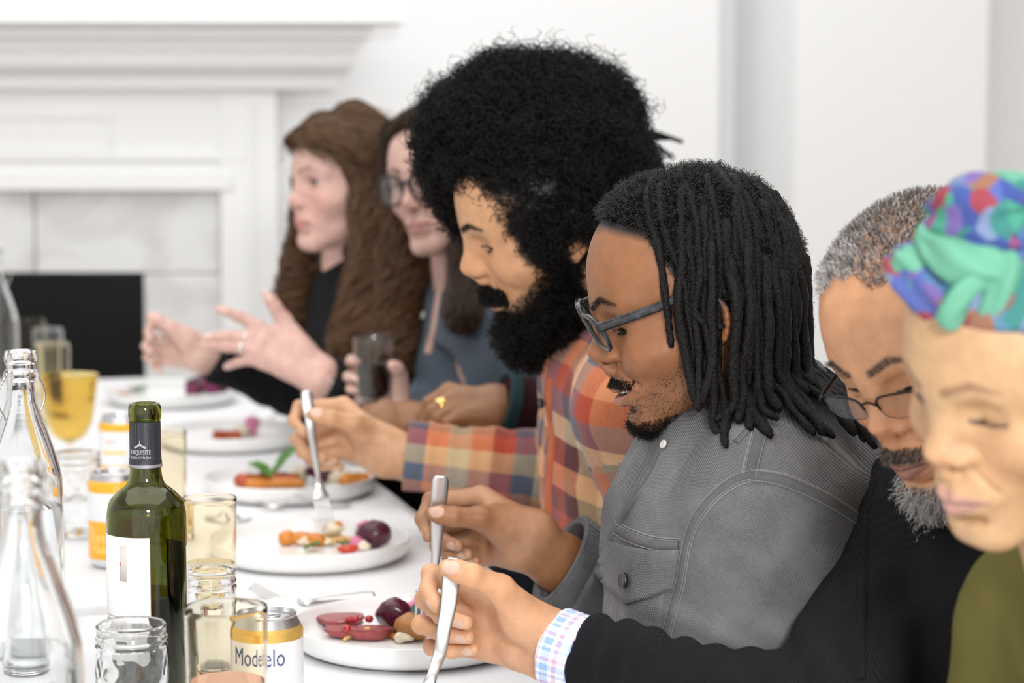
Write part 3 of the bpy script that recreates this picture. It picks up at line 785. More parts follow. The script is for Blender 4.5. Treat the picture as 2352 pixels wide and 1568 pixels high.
# man with the afro and the plaid shirt
rA = empty('person', (.28, 2.7, 0), 'person with big black curly hair and full beard in orange plaid shirt, eating', 'person')
hA = Head((.0463, 2.645, 1.1808), (186, 23, -12), 1.0, kl=1.06, ku=1.05, nx=0, nz=.006, nw=1.12, lip=1.1, open=.28, gaze=-.5, mx=.002)
A_ = Person(hA, (.120, 2.66, 1.045), [(.145, 2.47, .985), (.105, 2.85, 1.0)], [(.2, 2.45, .74), (.085, 2.92, .835)], [(.2, 2.58, .62), P(885, 1039, 2.92)],
            (.30, 2.7, .47), ((.165, 2.665, .88), (.118, .175, .19)), ((.215, 2.67, .68), (.13, .165, .19)), 188)
handA = Hand(P(885, 1039, 2.92), P(985, 1062, 2.915), [
    [P(790, 930, 2.944), P(688, 934, 2.950), P(674, 966, 2.938), P(700, 994, 2.920)],
    [P(786, 965, 2.956), P(682, 1008, 2.960), P(702, 1040, 2.934), P(742, 1052, 2.918)],
    [P(790, 1005, 2.958), P(696, 1038, 2.964), P(726, 1058, 2.938), P(768, 1060, 2.924)],
    [P(796, 1040, 2.954), P(712, 1056, 2.958), P(742, 1070, 2.940), P(782, 1072, 2.930)]],
    [P(846, 1002, 2.911), P(812, 972, 2.884), P(762, 960, 2.874), P(716, 950, 2.872)], (.1, -1, .05))
handA.tn = unit((.0, -.75, .45))
A2 = relaxed_hand(A_.wr[0], A_.el[0], (1, 0, -.3), (.2, 0, 1), curl=.5)
# man with short grey hair and dark sweater
rG = empty('person', (.55, 2.0, 0), 'person with short grey hair, goatee and thin glasses in black sweater, looking down', 'person')
hG = Head.at_nose(P(2008, 992, 1.835), (221, 29, 9), 1.0, kl=.96, ku=1.10, nx=-.006, nz=.004, nw=1.38, nos=.2, lip=1.2, open=.15, gaze=-.5, jaw=1.05, mx=.005)
G = Person(hG, (.43, 1.965, .955), [(.51, 1.78, .915), (.372, 2.02, .925)], [(.42, 1.72, .68), P(1880, 1690, 1.845)], [(.28, 1.78, .62), P(1275, 1490, 1.98)],
           (.56, 2.02, .46), ((.475, 1.955, .79), (.125, .175, .19)), ((.52, 1.98, .63), (.14, .165, .18)), 212, arm_r=(.050, .040, .034))
handG = Hand(P(1275, 1490, 1.980), P(1400, 1522, 1.955), [
    [P(1092, 1362, 2.011), P(990, 1318, 2.015), P(982, 1356, 1.995), P(1003, 1392, 1.975)],
    [P(1086, 1404, 2.023), P(976, 1376, 2.025), P(1014, 1414, 1.993), P(1070, 1430, 1.977)],
    [P(1090, 1448, 2.027), P(968, 1434, 2.029), P(1020, 1458, 1.997), P(1074, 1464, 1.983)],
    [P(1102, 1490, 2.023), P(992, 1486, 2.027), P(1038, 1496, 1.999), P(1088, 1492, 1.987)]],
    [P(1204, 1422, 1.968), P(1150, 1352, 1.949), P(1085, 1322, 1.937), P(1026, 1304, 1.941)], (.1, -1, .05))
handG.tn = unit((.0, -.8, .4))
G2 = relaxed_hand(G.wr[0], G.el[0], (.3, .3, -1), (0, 1, 0), curl=.4)
# woman with the head wrap
rW = empty('person', (.60, 1.62, 0), 'person in bright multicoloured headwrap and olive green top, eyes lowered', 'person')
hW = Head((.375, 1.528, 1.1240), (209, 21, -8), .97, kl=.92, ku=1.04, nx=-.005, nz=.003, nw=1.28, nos=.35, lip=1.15, open=.02, gaze=-.55, jaw=.98, cheek=1.05, mx=.003)
Wm = Person(hW, (.445, 1.545, .985), [(.57, 1.36, .93), (.425, 1.665, .925)], [(.55, 1.28, .68), (.375, 1.70, .69)], [(.42, 1.40, .62), (.30, 1.60, .60)],
            (.62, 1.60, .46), ((.505, 1.535, .81), (.11, .165, .18)), ((.55, 1.56, .63), (.12, .155, .18)), 209, arm_r=(.052, .042, .034), neck_r=.048)
W1h = relaxed_hand(Wm.wr[0], Wm.el[0], (0, 0, -1), (0, 1, 0), .92, .4); W2h = relaxed_hand(Wm.wr[1], Wm.el[1], (0, 0, -1), (0, -1, 0), .92, .4)
# woman with glasses and grey shirt
rB = empty('person', (.1, 3.56, 0), 'person with long brown hair and round dark glasses in slate blue shirt, holding a drink', 'person')
hB = Head.at_nose(P(927, 468, 3.395), (236, 4, 9), .96, kl=.94, ku=1.08, nw=.9, lip=.85, open=.8, gaze=-.05, jaw=.92, cheek=.96)
B = Person(hB, (-.060, 3.515, 1.045), [(.04, 3.36, .99), (-.17, 3.65, .99)], [(.05, 3.30, .75), (-.12, 3.60, .76)], [(-.08, 3.36, .79), P(905, 925, 3.375)],
           (.1, 3.56, .47), ((-.035, 3.49, .88), (.105, .165, .18)), ((.02, 3.52, .68), (.115, .15, .19)), 215, arm_r=(.048, .039, .031), neck_r=.046)
handB = Hand(P(905, 925, 3.375), P(935, 1010, 3.40), [
    [P(838, 868, 3.40), P(806, 830, 3.385), P(806, 826, 3.355), P(822, 832, 3.335)],
    [P(846, 890, 3.405), P(800, 866, 3.385), P(800, 864, 3.350), P(822, 870, 3.330)],
    [P(852, 905, 3.405), P(806, 892, 3.385), P(806, 892, 3.352), P(826, 897, 3.332)],
    [P(860, 925, 3.400), P(822, 918, 3.380), P(822, 918, 3.355), P(838, 921, 3.340)]],
    [P(910, 890, 3.362), P(916, 862, 3.345), P(912, 846, 3.328), P(900, 838, 3.318)], (-.4, -1, .2), .92)
B2 = relaxed_hand(B.wr[0], B.el[0], (0, 0, -1), (0, 1, 0), .9, .35)
# woman with long wavy hair and black top
rC = empty('person', (-.03, 3.8, 0), 'person with long wavy brown hair in black top, talking with both hands raised', 'person')
hC = Head((-.283, 3.712, 1.187), (213, 2, 0), .95, kl=.96, ku=.95, nx=-.004, nw=.95, lip=.95, open=.85, gaze=-.05, jaw=.98, cheek=1.02)
C_ = Person(hC, (-.262, 3.75, 1.055), [(-.175, 3.59, 1.0), (-.31, 3.92, 1.0)], [P(900, 980, 3.52), P(700, 905, 3.86)], [P(735, 868, 3.40), P(468, 815, 3.76)],
            (-.02, 3.8, .47), ((-.235, 3.745, .885), (.115, .165, .19)), ((-.12, 3.77, .68), (.115, .15, .19)), 205, arm_r=(.046, .038, .030), neck_r=.046)
handC = Hand(P(735, 866, 3.40), P(800, 935, 3.44), [
    [P(590, 750, 3.398), P(548, 726, 3.390), P(524, 717, 3.385), P(502, 709, 3.38)],
    [P(574, 774, 3.386), P(524, 772, 3.376), P(496, 772, 3.374), P(474, 775, 3.375)],
    [P(570, 800, 3.382), P(520, 796, 3.372), P(492, 792, 3.374), P(470, 792, 3.38)],
    [P(580, 824, 3.384), P(546, 832, 3.380), P(530, 838, 3.392), P(520, 842, 3.402)]],
    [P(690, 800, 3.412), P(655, 738, 3.410), P(632, 704, 3.402), P(612, 676, 3.396)], (-.1, 1, -.1), .95)
handC.tn = unit((-.3, -.6, .5))
handC2 = Hand(P(468, 815, 3.76), P(560, 850, 3.80), [
    [P(392, 760, 3.77), P(352, 742, 3.755), P(340, 760, 3.74), P(345, 778, 3.73)],
    [P(386, 785, 3.78), P(345, 776, 3.765), P(335, 795, 3.745), P(345, 808, 3.73)],
    [P(388, 808, 3.78), P(348, 806, 3.765), P(338, 820, 3.75), P(350, 832, 3.735)],
    [P(398, 828, 3.775), P(362, 832, 3.765), P(355, 842, 3.75), P(368, 850, 3.74)]],
    [P(430, 780, 3.745), P(392, 752, 3.732), P(365, 735, 3.728), P(345, 728, 3.728)], (.2, -1, .2), .92)
# guest mostly hidden behind the afro
rH = empty('person', (.42, 3.2, 0), 'person mostly hidden behind the curly haired diner, dark maroon sleeve and gold ring showing', 'person')
hH = Head((.120, 3.22, 1.160), (190, 10, 0), 1.0, nw=1.25, lip=1.1, open=.3, gaze=-.3)
H = Person(hH, (.205, 3.23, 1.035), [(.22, 3.04, .985), (.20, 3.42, .985)], [P(1330, 985, 3.06), (.10, 3.45, .80)], [P(1140, 935, 3.03), P(960, 975, 3.20)],
           (.40, 3.2, .47), ((.26, 3.22, .88), (.11, .17, .18)), ((.32, 3.22, .68), (.12, .16, .19)), 190)
handH = Hand(P(1140, 935, 3.03), P(1230, 940, 3.05), [
    [P(1030, 897, 3.045), P(985, 925, 3.03), P(968, 955, 3.03), P(960, 980, 3.035)],
    [P(1036, 918, 3.03), P(992, 945, 3.01), P(975, 972, 3.015), P(968, 992, 3.02)],
    [P(1044, 938, 3.02), P(1005, 960, 3.00), P(992, 984, 3.005), P(988, 998, 3.012)],
    [P(1060, 955, 3.01), P(1028, 972, 2.995), P(1018, 992, 3.00), P(1014, 1003, 3.006)]],
    [P(1110, 940, 3.05), P(1085, 960, 3.06), P(1075, 972, 3.06), P(1062, 982, 3.06)], (-.2, .3, -1), 1.0)
handH2 = Hand(P(960, 975, 3.20), P(1060, 985, 3.25), [
    [P(885, 935, 3.20), P(845, 945, 3.19), P(825, 962, 3.185), P(815, 978, 3.185)],
    [P(882, 950, 3.185), P(840, 962, 3.17), P(822, 980, 3.17), P(815, 995, 3.172)],
    [P(884, 966, 3.175), P(845, 978, 3.165), P(828, 995, 3.165), P(822, 1006, 3.168)],
    [P(892, 982, 3.17), P(862, 992, 3.162), P(848, 1005, 3.162), P(842, 1013, 3.165)]],
    [P(930, 965, 3.215), P(902, 975, 3.225), P(886, 985, 3.222), P(872, 995, 3.218)], (-.2, .3, -1), 1.0)

brn = (.012, .007, .005)
skD = [(.285, .120, .050), (.48, .26, .15), (.52, .33, .25)]
skA = [(.56, .30, .155), (.60, .35, .21), (.70, .46, .36)]
skG = [(.62, .315, .165), (.58, .34, .21), (.62, .42, .33)]
skW = [(.54, .33, .175), (.66, .43, .27), (.66, .46, .36)]
skB = [(.58, .37, .31), (.64, .43, .35), (.70, .48, .42)]
skC = [(.64, .40, .34), (.68, .46, .37), (.72, .50, .44)]
skH = [(.26, .115, .048), (.42, .22, .12), (.45, .28, .2)]
D.body('body', rD, skD, [handD, D2], dict(base=skD[0], lipc=(.36, .15, .12), brow=brn, browk=.75, stub=(.05, .028, .016), stubk=.42, seed=2), M_skin, hres=.0014)
A_.body('body', rA, skA, [handA, A2], dict(base=skA[0], lipc=(.50, .22, .17), brow=(.02, .012, .008), browk=.9, stub=(.02, .013, .01), stubk=.9, seed=3), M_skin, hres=.0017)
G.body('body', rG, skG, [handG, G2], dict(base=skG[0], lipc=(.34, .14, .12), brow=(.10, .06, .04), browk=.8, stub=(.10, .06, .045), stubk=.0, seed=4), M_skin, hres=.0014)
Wm.body('body', rW, skW, [W1h, W2h], dict(base=skW[0], lipc=(.50, .26, .22), brow=(.22, .11, .05), browk=.7, seed=5), M_skin, hres=.0019, hres_hand=.003)
B.body('body', rB, skB, [handB, B2], dict(base=skB[0], lipc=(.48, .20, .18), brow=(.10, .05, .03), browk=.8, seed=6), M_skin, hres=.0022, hres_hand=.0019)
C_.body('body', rC, skC, [handC, handC2], dict(base=skC[0], lipc=(.55, .22, .19), brow=(.22, .12, .07), browk=.8, seed=7), M_skin, hres=.0022, hres_hand=.0018)
H.body('body', rH, skH, [handH, handH2], dict(base=skH[0], lipc=(.3, .12, .1), brow=brn, seed=8), M_skin, hres=.0035, hres_hand=.0018)
eyes(hD, rD, (.05, .55)); eyes(hA, rA, (.05, .6)); eyes(hG, rG, (0, .6)); eyes(hB, rB, (0, .1)); eyes(hC, rC, (0, .05))
# ------------------------------------------------------------------ clothes
def weave(name, col, wear, scale=1.0, ang=.8, contrast=.35, rough=.85, bump=.3, blotch=.25, line=900):
    """Twill: fine diagonal threads over a blotchy dye."""
    m, N, L, b = newmat(name)
    tc = N.new('ShaderNodeTexCoord'); mp = N.new('ShaderNodeMapping'); mp.inputs['Rotation'].default_value = (.3, ang, .4)
    L.new(tc.outputs['Object'], mp.inputs['Vector'])
    w = N.new('ShaderNodeTexWave'); w.inputs['Scale'].default_value = line / 6.28; w.inputs['Distortion'].default_value = 2.0; w.inputs['Detail'].default_value = 2; w.inputs['Detail Scale'].default_value = 2
    L.new(mp.outputs[0], w.inputs['Vector'])
    n = N.new('ShaderNodeTexNoise'); n.inputs['Scale'].default_value = 9; n.inputs['Detail'].default_value = 8; n.inputs['Roughness'].default_value = .65
    L.new(tc.outputs['Object'], n.inputs['Vector'])
    n2 = N.new('ShaderNodeTexNoise'); n2.inputs['Scale'].default_value = 700; n2.inputs['Detail'].default_value = 2
    L.new(tc.outputs['Object'], n2.inputs['Vector'])
    m1 = N.new('ShaderNodeMix'); m1.data_type = 'RGBA'; m1.inputs[6].default_value = (*[c * (1 - contrast) for c in col], 1); m1.inputs[7].default_value = (*[c * (1 + contrast) for c in col], 1)
    ad = N.new('ShaderNodeMath'); ad.operation = 'ADD'; L.new(w.outputs['Fac'], ad.inputs[0]); L.new(n2.outputs['Fac'], ad.inputs[1])
    hf = N.new('ShaderNodeMath'); hf.operation = 'MULTIPLY'; hf.inputs[1].default_value = .5; L.new(ad.outputs[0], hf.inputs[0])
    L.new(hf.outputs[0], m1.inputs[0])
    m2 = N.new('ShaderNodeMix'); m2.data_type = 'RGBA'; m2.inputs[7].default_value = (*wear, 1)
    mr = N.new('ShaderNodeMapRange'); mr.inputs[1].default_value = .45; mr.inputs[2].default_value = .75; mr.inputs[3].default_value = 0; mr.inputs[4].default_value = blotch
    L.new(n.outputs['Fac'], mr.inputs[0]); L.new(mr.outputs[0], m2.inputs[0]); L.new(m1.outputs[2], m2.inputs[6]); L.new(m2.outputs[2], b.inputs['Base Color'])
    b.inputs['Roughness'].default_value = rough; b.inputs['Specular IOR Level'].default_value = .15
    bp = N.new('ShaderNodeBump'); bp.inputs['Strength'].default_value = bump; bp.inputs['Distance'].default_value = .0008
    L.new(hf.outputs[0], bp.inputs['Height']); L.new(bp.outputs[0], b.inputs['Normal'])
    return m
M_denim = weave('washed_grey_denim', (.125, .125, .13), (.27, .27, .27), line=1100, contrast=.95, blotch=.65, bump=.6)
M_denim_dk = weave('dark_grey_denim', (.05, .052, .056), (.09, .09, .095), line=1100, contrast=.5, blotch=.5)
M_thread = mat('pale_seam_thread', (.24, .24, .24), .8); M_denim_md = weave('seam_grey_denim', (.10, .10, .103), (.20, .20, .20), line=1100, contrast=.6, blotch=.8)
M_thread_dk = mat('dark_seam_thread', (.035, .035, .038), .8)
M_button = mat('dark_metal_button', (.06, .06, .062), .35, metal=.7)
M_snap = mat('pale_pearl_snap', (.62, .62, .60), .25)

def wrinkles(p, seed, el, ax, amp=.0035):
    """Gentle folds everywhere and tighter ones round an elbow."""
    d = amp * wob(p, seed, 42, 6) + amp * .35 * wob(p, seed + 1, 110, 6)
    for e, a in zip(el, ax):
        q = p - np.array(e, f32); w = np.exp(-(ln(q) / .085) ** 2)
        d = d + amp * 1.1 * w * np.sin((q @ np.array(a, f32)) * 170 + 1.5 * wob(p, seed + 3, 30))
    return d.astype(f32)
def sleeve_axis(P_, i): return unit(P_.wr[i] - P_.el[i]) * .75 + unit(P_.el[i] - P_.sh[i]) * .66
def garment(P_, g_t, g_a, ends, seed, amp, neck_cut=.062, hem=None, cuff_r=(None, None), bunch=0.):
    """Shirt-like field around a person: ends = how far down each forearm the sleeve runs."""
    ax = [sleeve_axis(P_, 0), sleeve_axis(P_, 1)]
    nd = unit(P_.h.wrld((-.02, 0, -.03))[0] - P_.neck)
    def f(p):
        d = P_.torso(p, g_t)
        for i in (0, 1):
            a = P_.upper_arm(p, i, g_a); a = smin(a, P_.fore_arm(p, i, g_a, ends[i], cuff_r[i]), .025)
            d = smin(d, a, .03)
            if ends[i] < 1:
                e = P_.el[i] + (P_.wr[i] - P_.el[i]) * ends[i]; dr = unit(P_.wr[i] - P_.el[i])
                near = ln(p - e.astype(f32)) < .12
                d = np.where(near, smax(d, ((p - e.astype(f32)) @ dr.astype(f32)), .006), d)
        d = d + wrinkles(p, seed, P_.el, ax, amp)
        if bunch:
            e, w_ = P_.el[1], P_.wr[1]; dr = unit(w_ - e); q = p - e.astype(f32); sl = q @ dr.astype(f32); near = np.clip(1 - (ln(q - sl[:, None] * dr.astype(f32)) - .03) / .06, 0, 1) * np.clip((sl + .03) / .05, 0, 1)
            d = d + (bunch * near * np.sin(sl * 210 + 2.2 * wob(p, seed + 9, 28) + 6 * q[:, 2])).astype(f32)
        nb = P_.neck
        d = smax(d, -cap(p, nb - nd * .02, nb + nd * .14, neck_cut * .86, neck_cut * 1.25), .01)
        return d
    return f
def collar(name, P_, r0, r1, z0, z1, m, root, gap=0.5, th=.0028, fall=.012, tilt=0., h=.0028):
    """A folded collar band round the neck, open at the front."""
    nd = unit(P_.h.wrld((-.02, 0, -.03))[0] - P_.neck + np.array([0, 0, .05])); fx = unit(P_.f - nd * (P_.f @ nd)); ly = np.cross(nd, fx)
    R = np.stack([fx, ly, nd], 1).astype(f32)
    def f(p):
        q = (p - P_.neck.astype(f32)) @ R
        rr = np.sqrt((q[:, 0] * .92) ** 2 + q[:, 1] ** 2); an = np.arctan2(q[:, 1], q[:, 0])
        zz = q[:, 2] + tilt * q[:, 0]
        t = (zz - z0) / (z1 - z0)
        r = r0 + (r1 - r0) * t
        inner = np.abs(rr - r) - th
        outer = np.abs(rr - (r + .004 + fall * (1 - t))) - th
        d = np.minimum(inner, outer)
        d = smax(d, np.maximum(z0 - zz, zz - z1), .004)
        return smax(d, (gap - np.abs(an)) * rr, .004).astype(f32)
    c = P_.neck + nd * (z0 + z1) / 2; V, F = sdf_mesh(f, c - .14, c + .14, h)
    return link(name, mesh_np(name, V, F), m, root)
def cuff(name, c, dr, r, ln_, th, m, root, flare=0., h=.0028, seed=1):
    dr = unit(dr); c = np.array(c, float)
    def f(p):
        q = p - c.astype(f32); z = q @ dr.astype(f32); rr = ln(q - z[:, None] * dr.astype(f32))
        d = np.abs(rr - (r + flare * z / ln_)) - th + .0016 * wob(p, seed, 90)
        return smax(d, np.abs(z) - ln_ / 2, .004)
    V, F = sdf_mesh(f, c - r - ln_, c + r + ln_, h); return link(name, mesh_np(name, V, F), m, root)
def spline(P_, n):
    t = np.linspace(0, len(P_) - 1.001, n); i = t.astype(int); f = (t - i)[:, None]
    p = [P_[np.clip(i + k, 0, len(P_) - 1)] for k in (-1, 0, 1, 2)]
    return .5 * (2 * p[1] + (p[2] - p[0]) * f + (2 * p[0] - 5 * p[1] + 4 * p[2] - p[3]) * f ** 2 + (3 * p[1] - p[0] - 3 * p[2] + p[3]) * f ** 3)
def on_surf(tree, pts, n=10, off=0.0):
    """Pixel polyline laid on a garment: surface points and normals."""
    pts = np.array(pts, float); out = []; nr = []; seg = spline(pts, n * (len(pts) - 1) + 1)
    for u, v in seg:
        h, nn = hit(tree, u, v)
        if h is None: continue
        if nn @ ray(u, v) > 0: nn = -nn
        if out and np.linalg.norm(h - out[-1]) > .05: continue
        out.append(h + nn * off); nr.append(nn)
    return np.array(out), np.array(nr)
def smooth_line(p, it=3):
    p = p.copy()
    for _ in range(it): p[1:-1] = (p[:-2] + 2 * p[1:-1] + p[2:]) / 4
    return p
def strip(p, nr, w, h):
    """Raised band w wide and h high along surface points."""
    t = np.gradient(p, axis=0); t /= np.linalg.norm(t, axis=1)[:, None] + 1e-9
    s = np.cross(nr, t); s /= np.linalg.norm(s, axis=1)[:, None] + 1e-9
    V = np.concatenate([p - s * w / 2 - nr * .002, p - s * w / 2 * .85 + nr * h, p + s * w / 2 * .85 + nr * h, p + s * w / 2 - nr * .002]); n = len(p); F = []
    for k in range(3):
        for i in range(n - 1): F.append((k * n + i, k * n + i + 1, (k + 1) * n + i + 1, (k + 1) * n + i))
    return V, F, s
def seam(name, tree, pts, root, w=.011, m=None, stitches=True, n=12):
    p, nr = on_surf(tree, pts, n)
    if len(p) < 4: return
    p = smooth_line(p); nr = smooth_line(nr, 4); V, F, s = strip(p, nr, w, .0016)
    o = quad_mesh(name, V, F, m or M_denim_md, root)
    if stitches:
        parts = []
        for k in (-.40, .40):
            parts.append(tube_np(p + s * w * k + nr * .0016, .00042, 5))
        V, F = join_np(parts); t = quad_mesh('stitching', V, F, M_thread, o)
        V, F = tube_np(p + s * w * .54 + nr * .0002, .0008, 5); quad_mesh('faded_edge', V, F, M_thread, o)
    return o
def patch(name, tree, poly, m, root, off=.003, th=.003, res=14):
    """A flat piece of cloth (flap, pocket) lying on the surface inside a pixel polygon."""
    poly = np.array(poly, float); c = poly.mean(0); n = len(poly)
    ring = np.concatenate([np.linspace(poly[i], poly[(i + 1) % n], res, endpoint=False) for i in range(n)])
    V = []; NR = []; k = 8
    for t in np.linspace(1, 0, k):
        for r in ring:
            u, v = c + (r - c) * t; h, nn = hit(tree, u, v)
            if h is None: h, nn = V[-1], NR[-1]
            V.append(np.array(h)); NR.append(np.array(nn))
    V = np.array(V); NR = np.array(NR); m_ = len(ring); NR = NR.reshape(k, m_, 3).mean((0, 1)); NR /= np.linalg.norm(NR)
    if NR @ ray(*c) > 0: NR = -NR
    V2 = V + NR * (off + th); Vb = V[:m_] - NR * .003
    F = []
    for a in range(k - 1):
        for i in range(m_): j = (i + 1) % m_; F.append((a * m_ + i, a * m_ + j, (a + 1) * m_ + j, (a + 1) * m_ + i))
    b0 = k * m_
    for i in range(m_): j = (i + 1) % m_; F.append((i, b0 + i, b0 + j, j))
    return quad_mesh(name, np.concatenate([V2, Vb]), F, m, root), NR
def disc_on(name, tree, u, v, r, m, root, h=.003, off=.004, ring=False):
    p, n = hit(tree, u, v)
    if p is None: return
    if n @ ray(u, v) > 0: n = -n
    prof = [(0, 0), (r, 0), (r, h * .7), (r * .88, h), (r * .6, h * .85), (0, h * .8)]
    V, F = lathe_np(prof, 24); n = unit(n); a = unit(np.cross(n, [0, 0, 1.])); b = np.cross(n, a)
    return quad_mesh(name, p + n * off + V[:, :1] * a + V[:, 1:2] * b + V[:, 2:] * n, F, m, root)
def allpts(P_): return [*P_.sh, *P_.el, *P_.wr, P_.pel, P_.neck]

# grey denim jacket
fe = .72
fD = garment(D, .013, .018, (1.0, fe), 11, .0062, .066)
oJ, VJ, FJ = cloth_mesh('denim_jacket', fD, allpts(D), .24, .0042, M_denim, rD)
oJ['label'] = 'washed grey denim jacket'
tJ = bvh(VJ, FJ)
collar('jacket_collar', D, .070, .066, -.030, .030, M_denim, rD, .75, .003, .016, .25)
cuD = D.el[1] + (D.wr[1] - D.el[1]) * .755
cuff('rolled_cuff', cuD, D.wr[1] - D.el[1], .0475, .038, .0050, M_denim, rD, .006)
cuff('rolled_cuff_edge', cuD + unit(D.wr[1] - D.el[1]) * .017, D.wr[1] - D.el[1], .0520, .006, .0035, M_denim_md, rD)
cuff('undershirt_collar', D.neck + unit(D.f) * .012 + [0, 0, .006], unit(hD.wrld((-.02, 0, -.03))[0] - D.neck), .062, .03, .003, mat('dark_teeshirt', (.02, .022, .026), .9), rD)
seam('shoulder_seam', tJ, [(1722, 1092), (1732, 1050), (1745, 1000), (1757, 940), (1775, 885)], rD, .014)
seam('armhole_seam', tJ, [(1722, 1092), (1690, 1102), (1650, 1130), (1615, 1168), (1588, 1215), (1572, 1280), (1562, 1340), (1545, 1400), (1528, 1470), (1515, 1540)], rD, .011)
seam('yoke_seam', tJ, [(1722, 1092), (1790, 1102), (1850, 1125), (1910, 1155), (1965, 1190), (2020, 1225)], rD, .013)
seam('pocket_yoke_seam', tJ, [(1412, 1212), (1450, 1233), (1500, 1249), (1560, 1255)], rD, .013)
seam('collar_seam', tJ, [(1690, 1015), (1740, 962), (1790, 905), (1850, 858)], rD, .008)
fl, _ = patch('pocket_flap', tJ, [(1402, 1243), (1450, 1256), (1500, 1264), (1560, 1262), (1553, 1310), (1546, 1352), (1495, 1372), (1443, 1386), (1404, 1352), (1367, 1314)], M_denim, rD, .0015, .0025)
seam('flap_edge_seam', tJ, [(1372, 1312), (1405, 1345), (1444, 1378), (1495, 1364), (1545, 1345)], rD, .009)
pk, _ = patch('chest_pocket', tJ, [(1402, 1350), (1443, 1388), (1495, 1374), (1525, 1362), (1518, 1450), (1512, 1530), (1430, 1540), (1408, 1480)], M_denim, rD, .0003, .0012)
for dx in (0, 14): seam('pocket_seam', tJ, [(1408 + dx, 1385), (1406 + dx, 1440), (1412 + dx, 1480), (1428 + dx, 1535)], rD, .004)
disc_on('flap_button', tJ, 1450, 1333, .0078, M_button, rD, .004, .007)
disc_on('collar_snap', tJ, 1528, 1022, .0045, M_snap, rD, .003, .001)
seam('front_placket', tJ, [(1520, 1040), (1495, 1095), (1455, 1150), (1425, 1195), (1398, 1240)], rD, .010, M_denim_md, False)

# plaid flannel shirt
def plaid_mat(name, warp, weft, bg=.06):
    m, N, L, b = newmat(name)
    uv = N.new('ShaderNodeUVMap'); uv.uv_map = 'UVMap'; sx = N.new('ShaderNodeSeparateXYZ'); L.new(uv.outputs[0], sx.inputs[0])
    def ramp(cols, out):
        fr = N.new('ShaderNodeMath'); fr.operation = 'FRACT'; L.new(out, fr.inputs[0])
        r = N.new('ShaderNodeValToRGB'); r.color_ramp.interpolation = 'CONSTANT'; e = r.color_ramp.elements
        n = len(cols)
        while len(e) < n: e.new(.5)
        for i, c in enumerate(cols): e[i].position = i / n; e[i].color = (*c, 1)
        L.new(fr.outputs[0], r.inputs[0]); return r
    a = ramp(warp, sx.outputs[0]); c = ramp(weft, sx.outputs[1])
    mx = N.new('ShaderNodeMix'); mx.data_type = 'RGBA'; L.new(a.outputs[0], mx.inputs[6]); L.new(c.outputs[0], mx.inputs[7])
    tc = N.new('ShaderNodeTexCoord'); n = N.new('ShaderNodeTexNoise'); n.inputs['Scale'].default_value = 500; n.inputs['Detail'].default_value = 2; L.new(tc.outputs['Object'], n.inputs['Vector'])
    mr = N.new('ShaderNodeMapRange'); mr.inputs[1].default_value = .2; mr.inputs[2].default_value = .8; mr.inputs[3].default_value = .25; mr.inputs[4].default_value = .75; L.new(n.outputs['Fac'], mr.inputs[0]); L.new(mr.outputs[0], mx.inputs[0])
    L.new(mx.outputs[2], b.inputs['Base Color']); b.inputs['Roughness'].default_value = .9; b.inputs['Specular IOR Level'].default_value = .15; b.inputs['Sheen Weight'].default_value = .15
    bp = N.new('ShaderNodeBump'); bp.inputs['Strength'].default_value = .25; bp.inputs['Distance'].default_value = .0007; L.new(n.outputs['Fac'], bp.inputs['Height']); L.new(bp.outputs[0], b.inputs['Normal'])
    return m
OR, RD, BL, BG, MR, CR = (.66, .27, .12), (.42, .065, .032), (.10, .125, .18), (.52, .40, .22), (.10, .03, .03), (.70, .58, .36)
M_plaid = plaid_mat('orange_plaid_flannel', [OR, BG, OR, BL, RD, MR, BG, CR, BL, RD], [OR, MR, CR, BL, RD, OR, BL, BG, RD, MR])
def shirt_uv(P_, per):
    def reg(V):
        ds = np.stack([P_.torso(V.astype(f32), 0) - .012] + [np.minimum(P_.upper_arm(V.astype(f32), i), P_.fore_arm(V.astype(f32), i)) for i in (0, 1)], 1)
        return ds.argmin(1)
    def t_uv(V):
        q = (V - P_.neck) @ P_.R; an = np.arctan2(q[:, 1], -q[:, 0] * 1.0 + .0)
        front = (V - (P_.pel * .4 + P_.neck * .6)) @ P_.lat
        return np.stack([front / per + .17, (V[:, 2] + .12 * np.abs(front)) / per], 1)
    def arm(i):
        def g(V):
            a, e, w = P_.sh[i], P_.el[i], P_.wr[i]
            l1, l2 = np.linalg.norm(e - a), np.linalg.norm(w - e); d1, d2 = (e - a) / l1, (w - e) / l2
            s1 = np.clip((V - a) @ d1, -.1, l1); s2 = np.clip((V - e) @ d2, 0, l2 * 1.2); use2 = ((V - e) @ (d1 + d2)) > 0
            s = np.where(use2, l1 + s2, s1)
            dr = np.where(use2[:, None], d2, d1); base = np.where(use2[:, None], e, a); q = V - base; q = q - dr * np.einsum('ij,ij->i', q, dr)[:, None]
            up = np.array([0, 0, 1.]) - dr * dr[:, 2:3]; up /= np.linalg.norm(up, axis=1)[:, None] + 1e-9; sd = np.cross(dr, up)
            an = np.arctan2(np.einsum('ij,ij->i', q, sd), np.einsum('ij,ij->i', q, up))
            an = np.where(an > 2.6, an - 2 * math.pi, an)
            return np.stack([s / per, an * .055 / per], 1)
        return g
    def f(V): return reg(V), [t_uv, arm(0), arm(1)]
    return f
fA = garment(A_, .012, .014, (1.0, .80), 23, .0048, .060, cuff_r=(None, .033), bunch=.0016)
oS, VS, FS = cloth_mesh('plaid_shirt', fA, allpts(A_), .22, .0048, M_plaid, rA, uvf=shirt_uv(A_, .295))
tS = bvh(VS, FS)
collar('shirt_collar', A_, .062, .060, -.035, .022, mat('rust_flannel', (.40, .07, .03), .9, noise=.4, nscale=30), rA, .55, .0025, .014, .3)
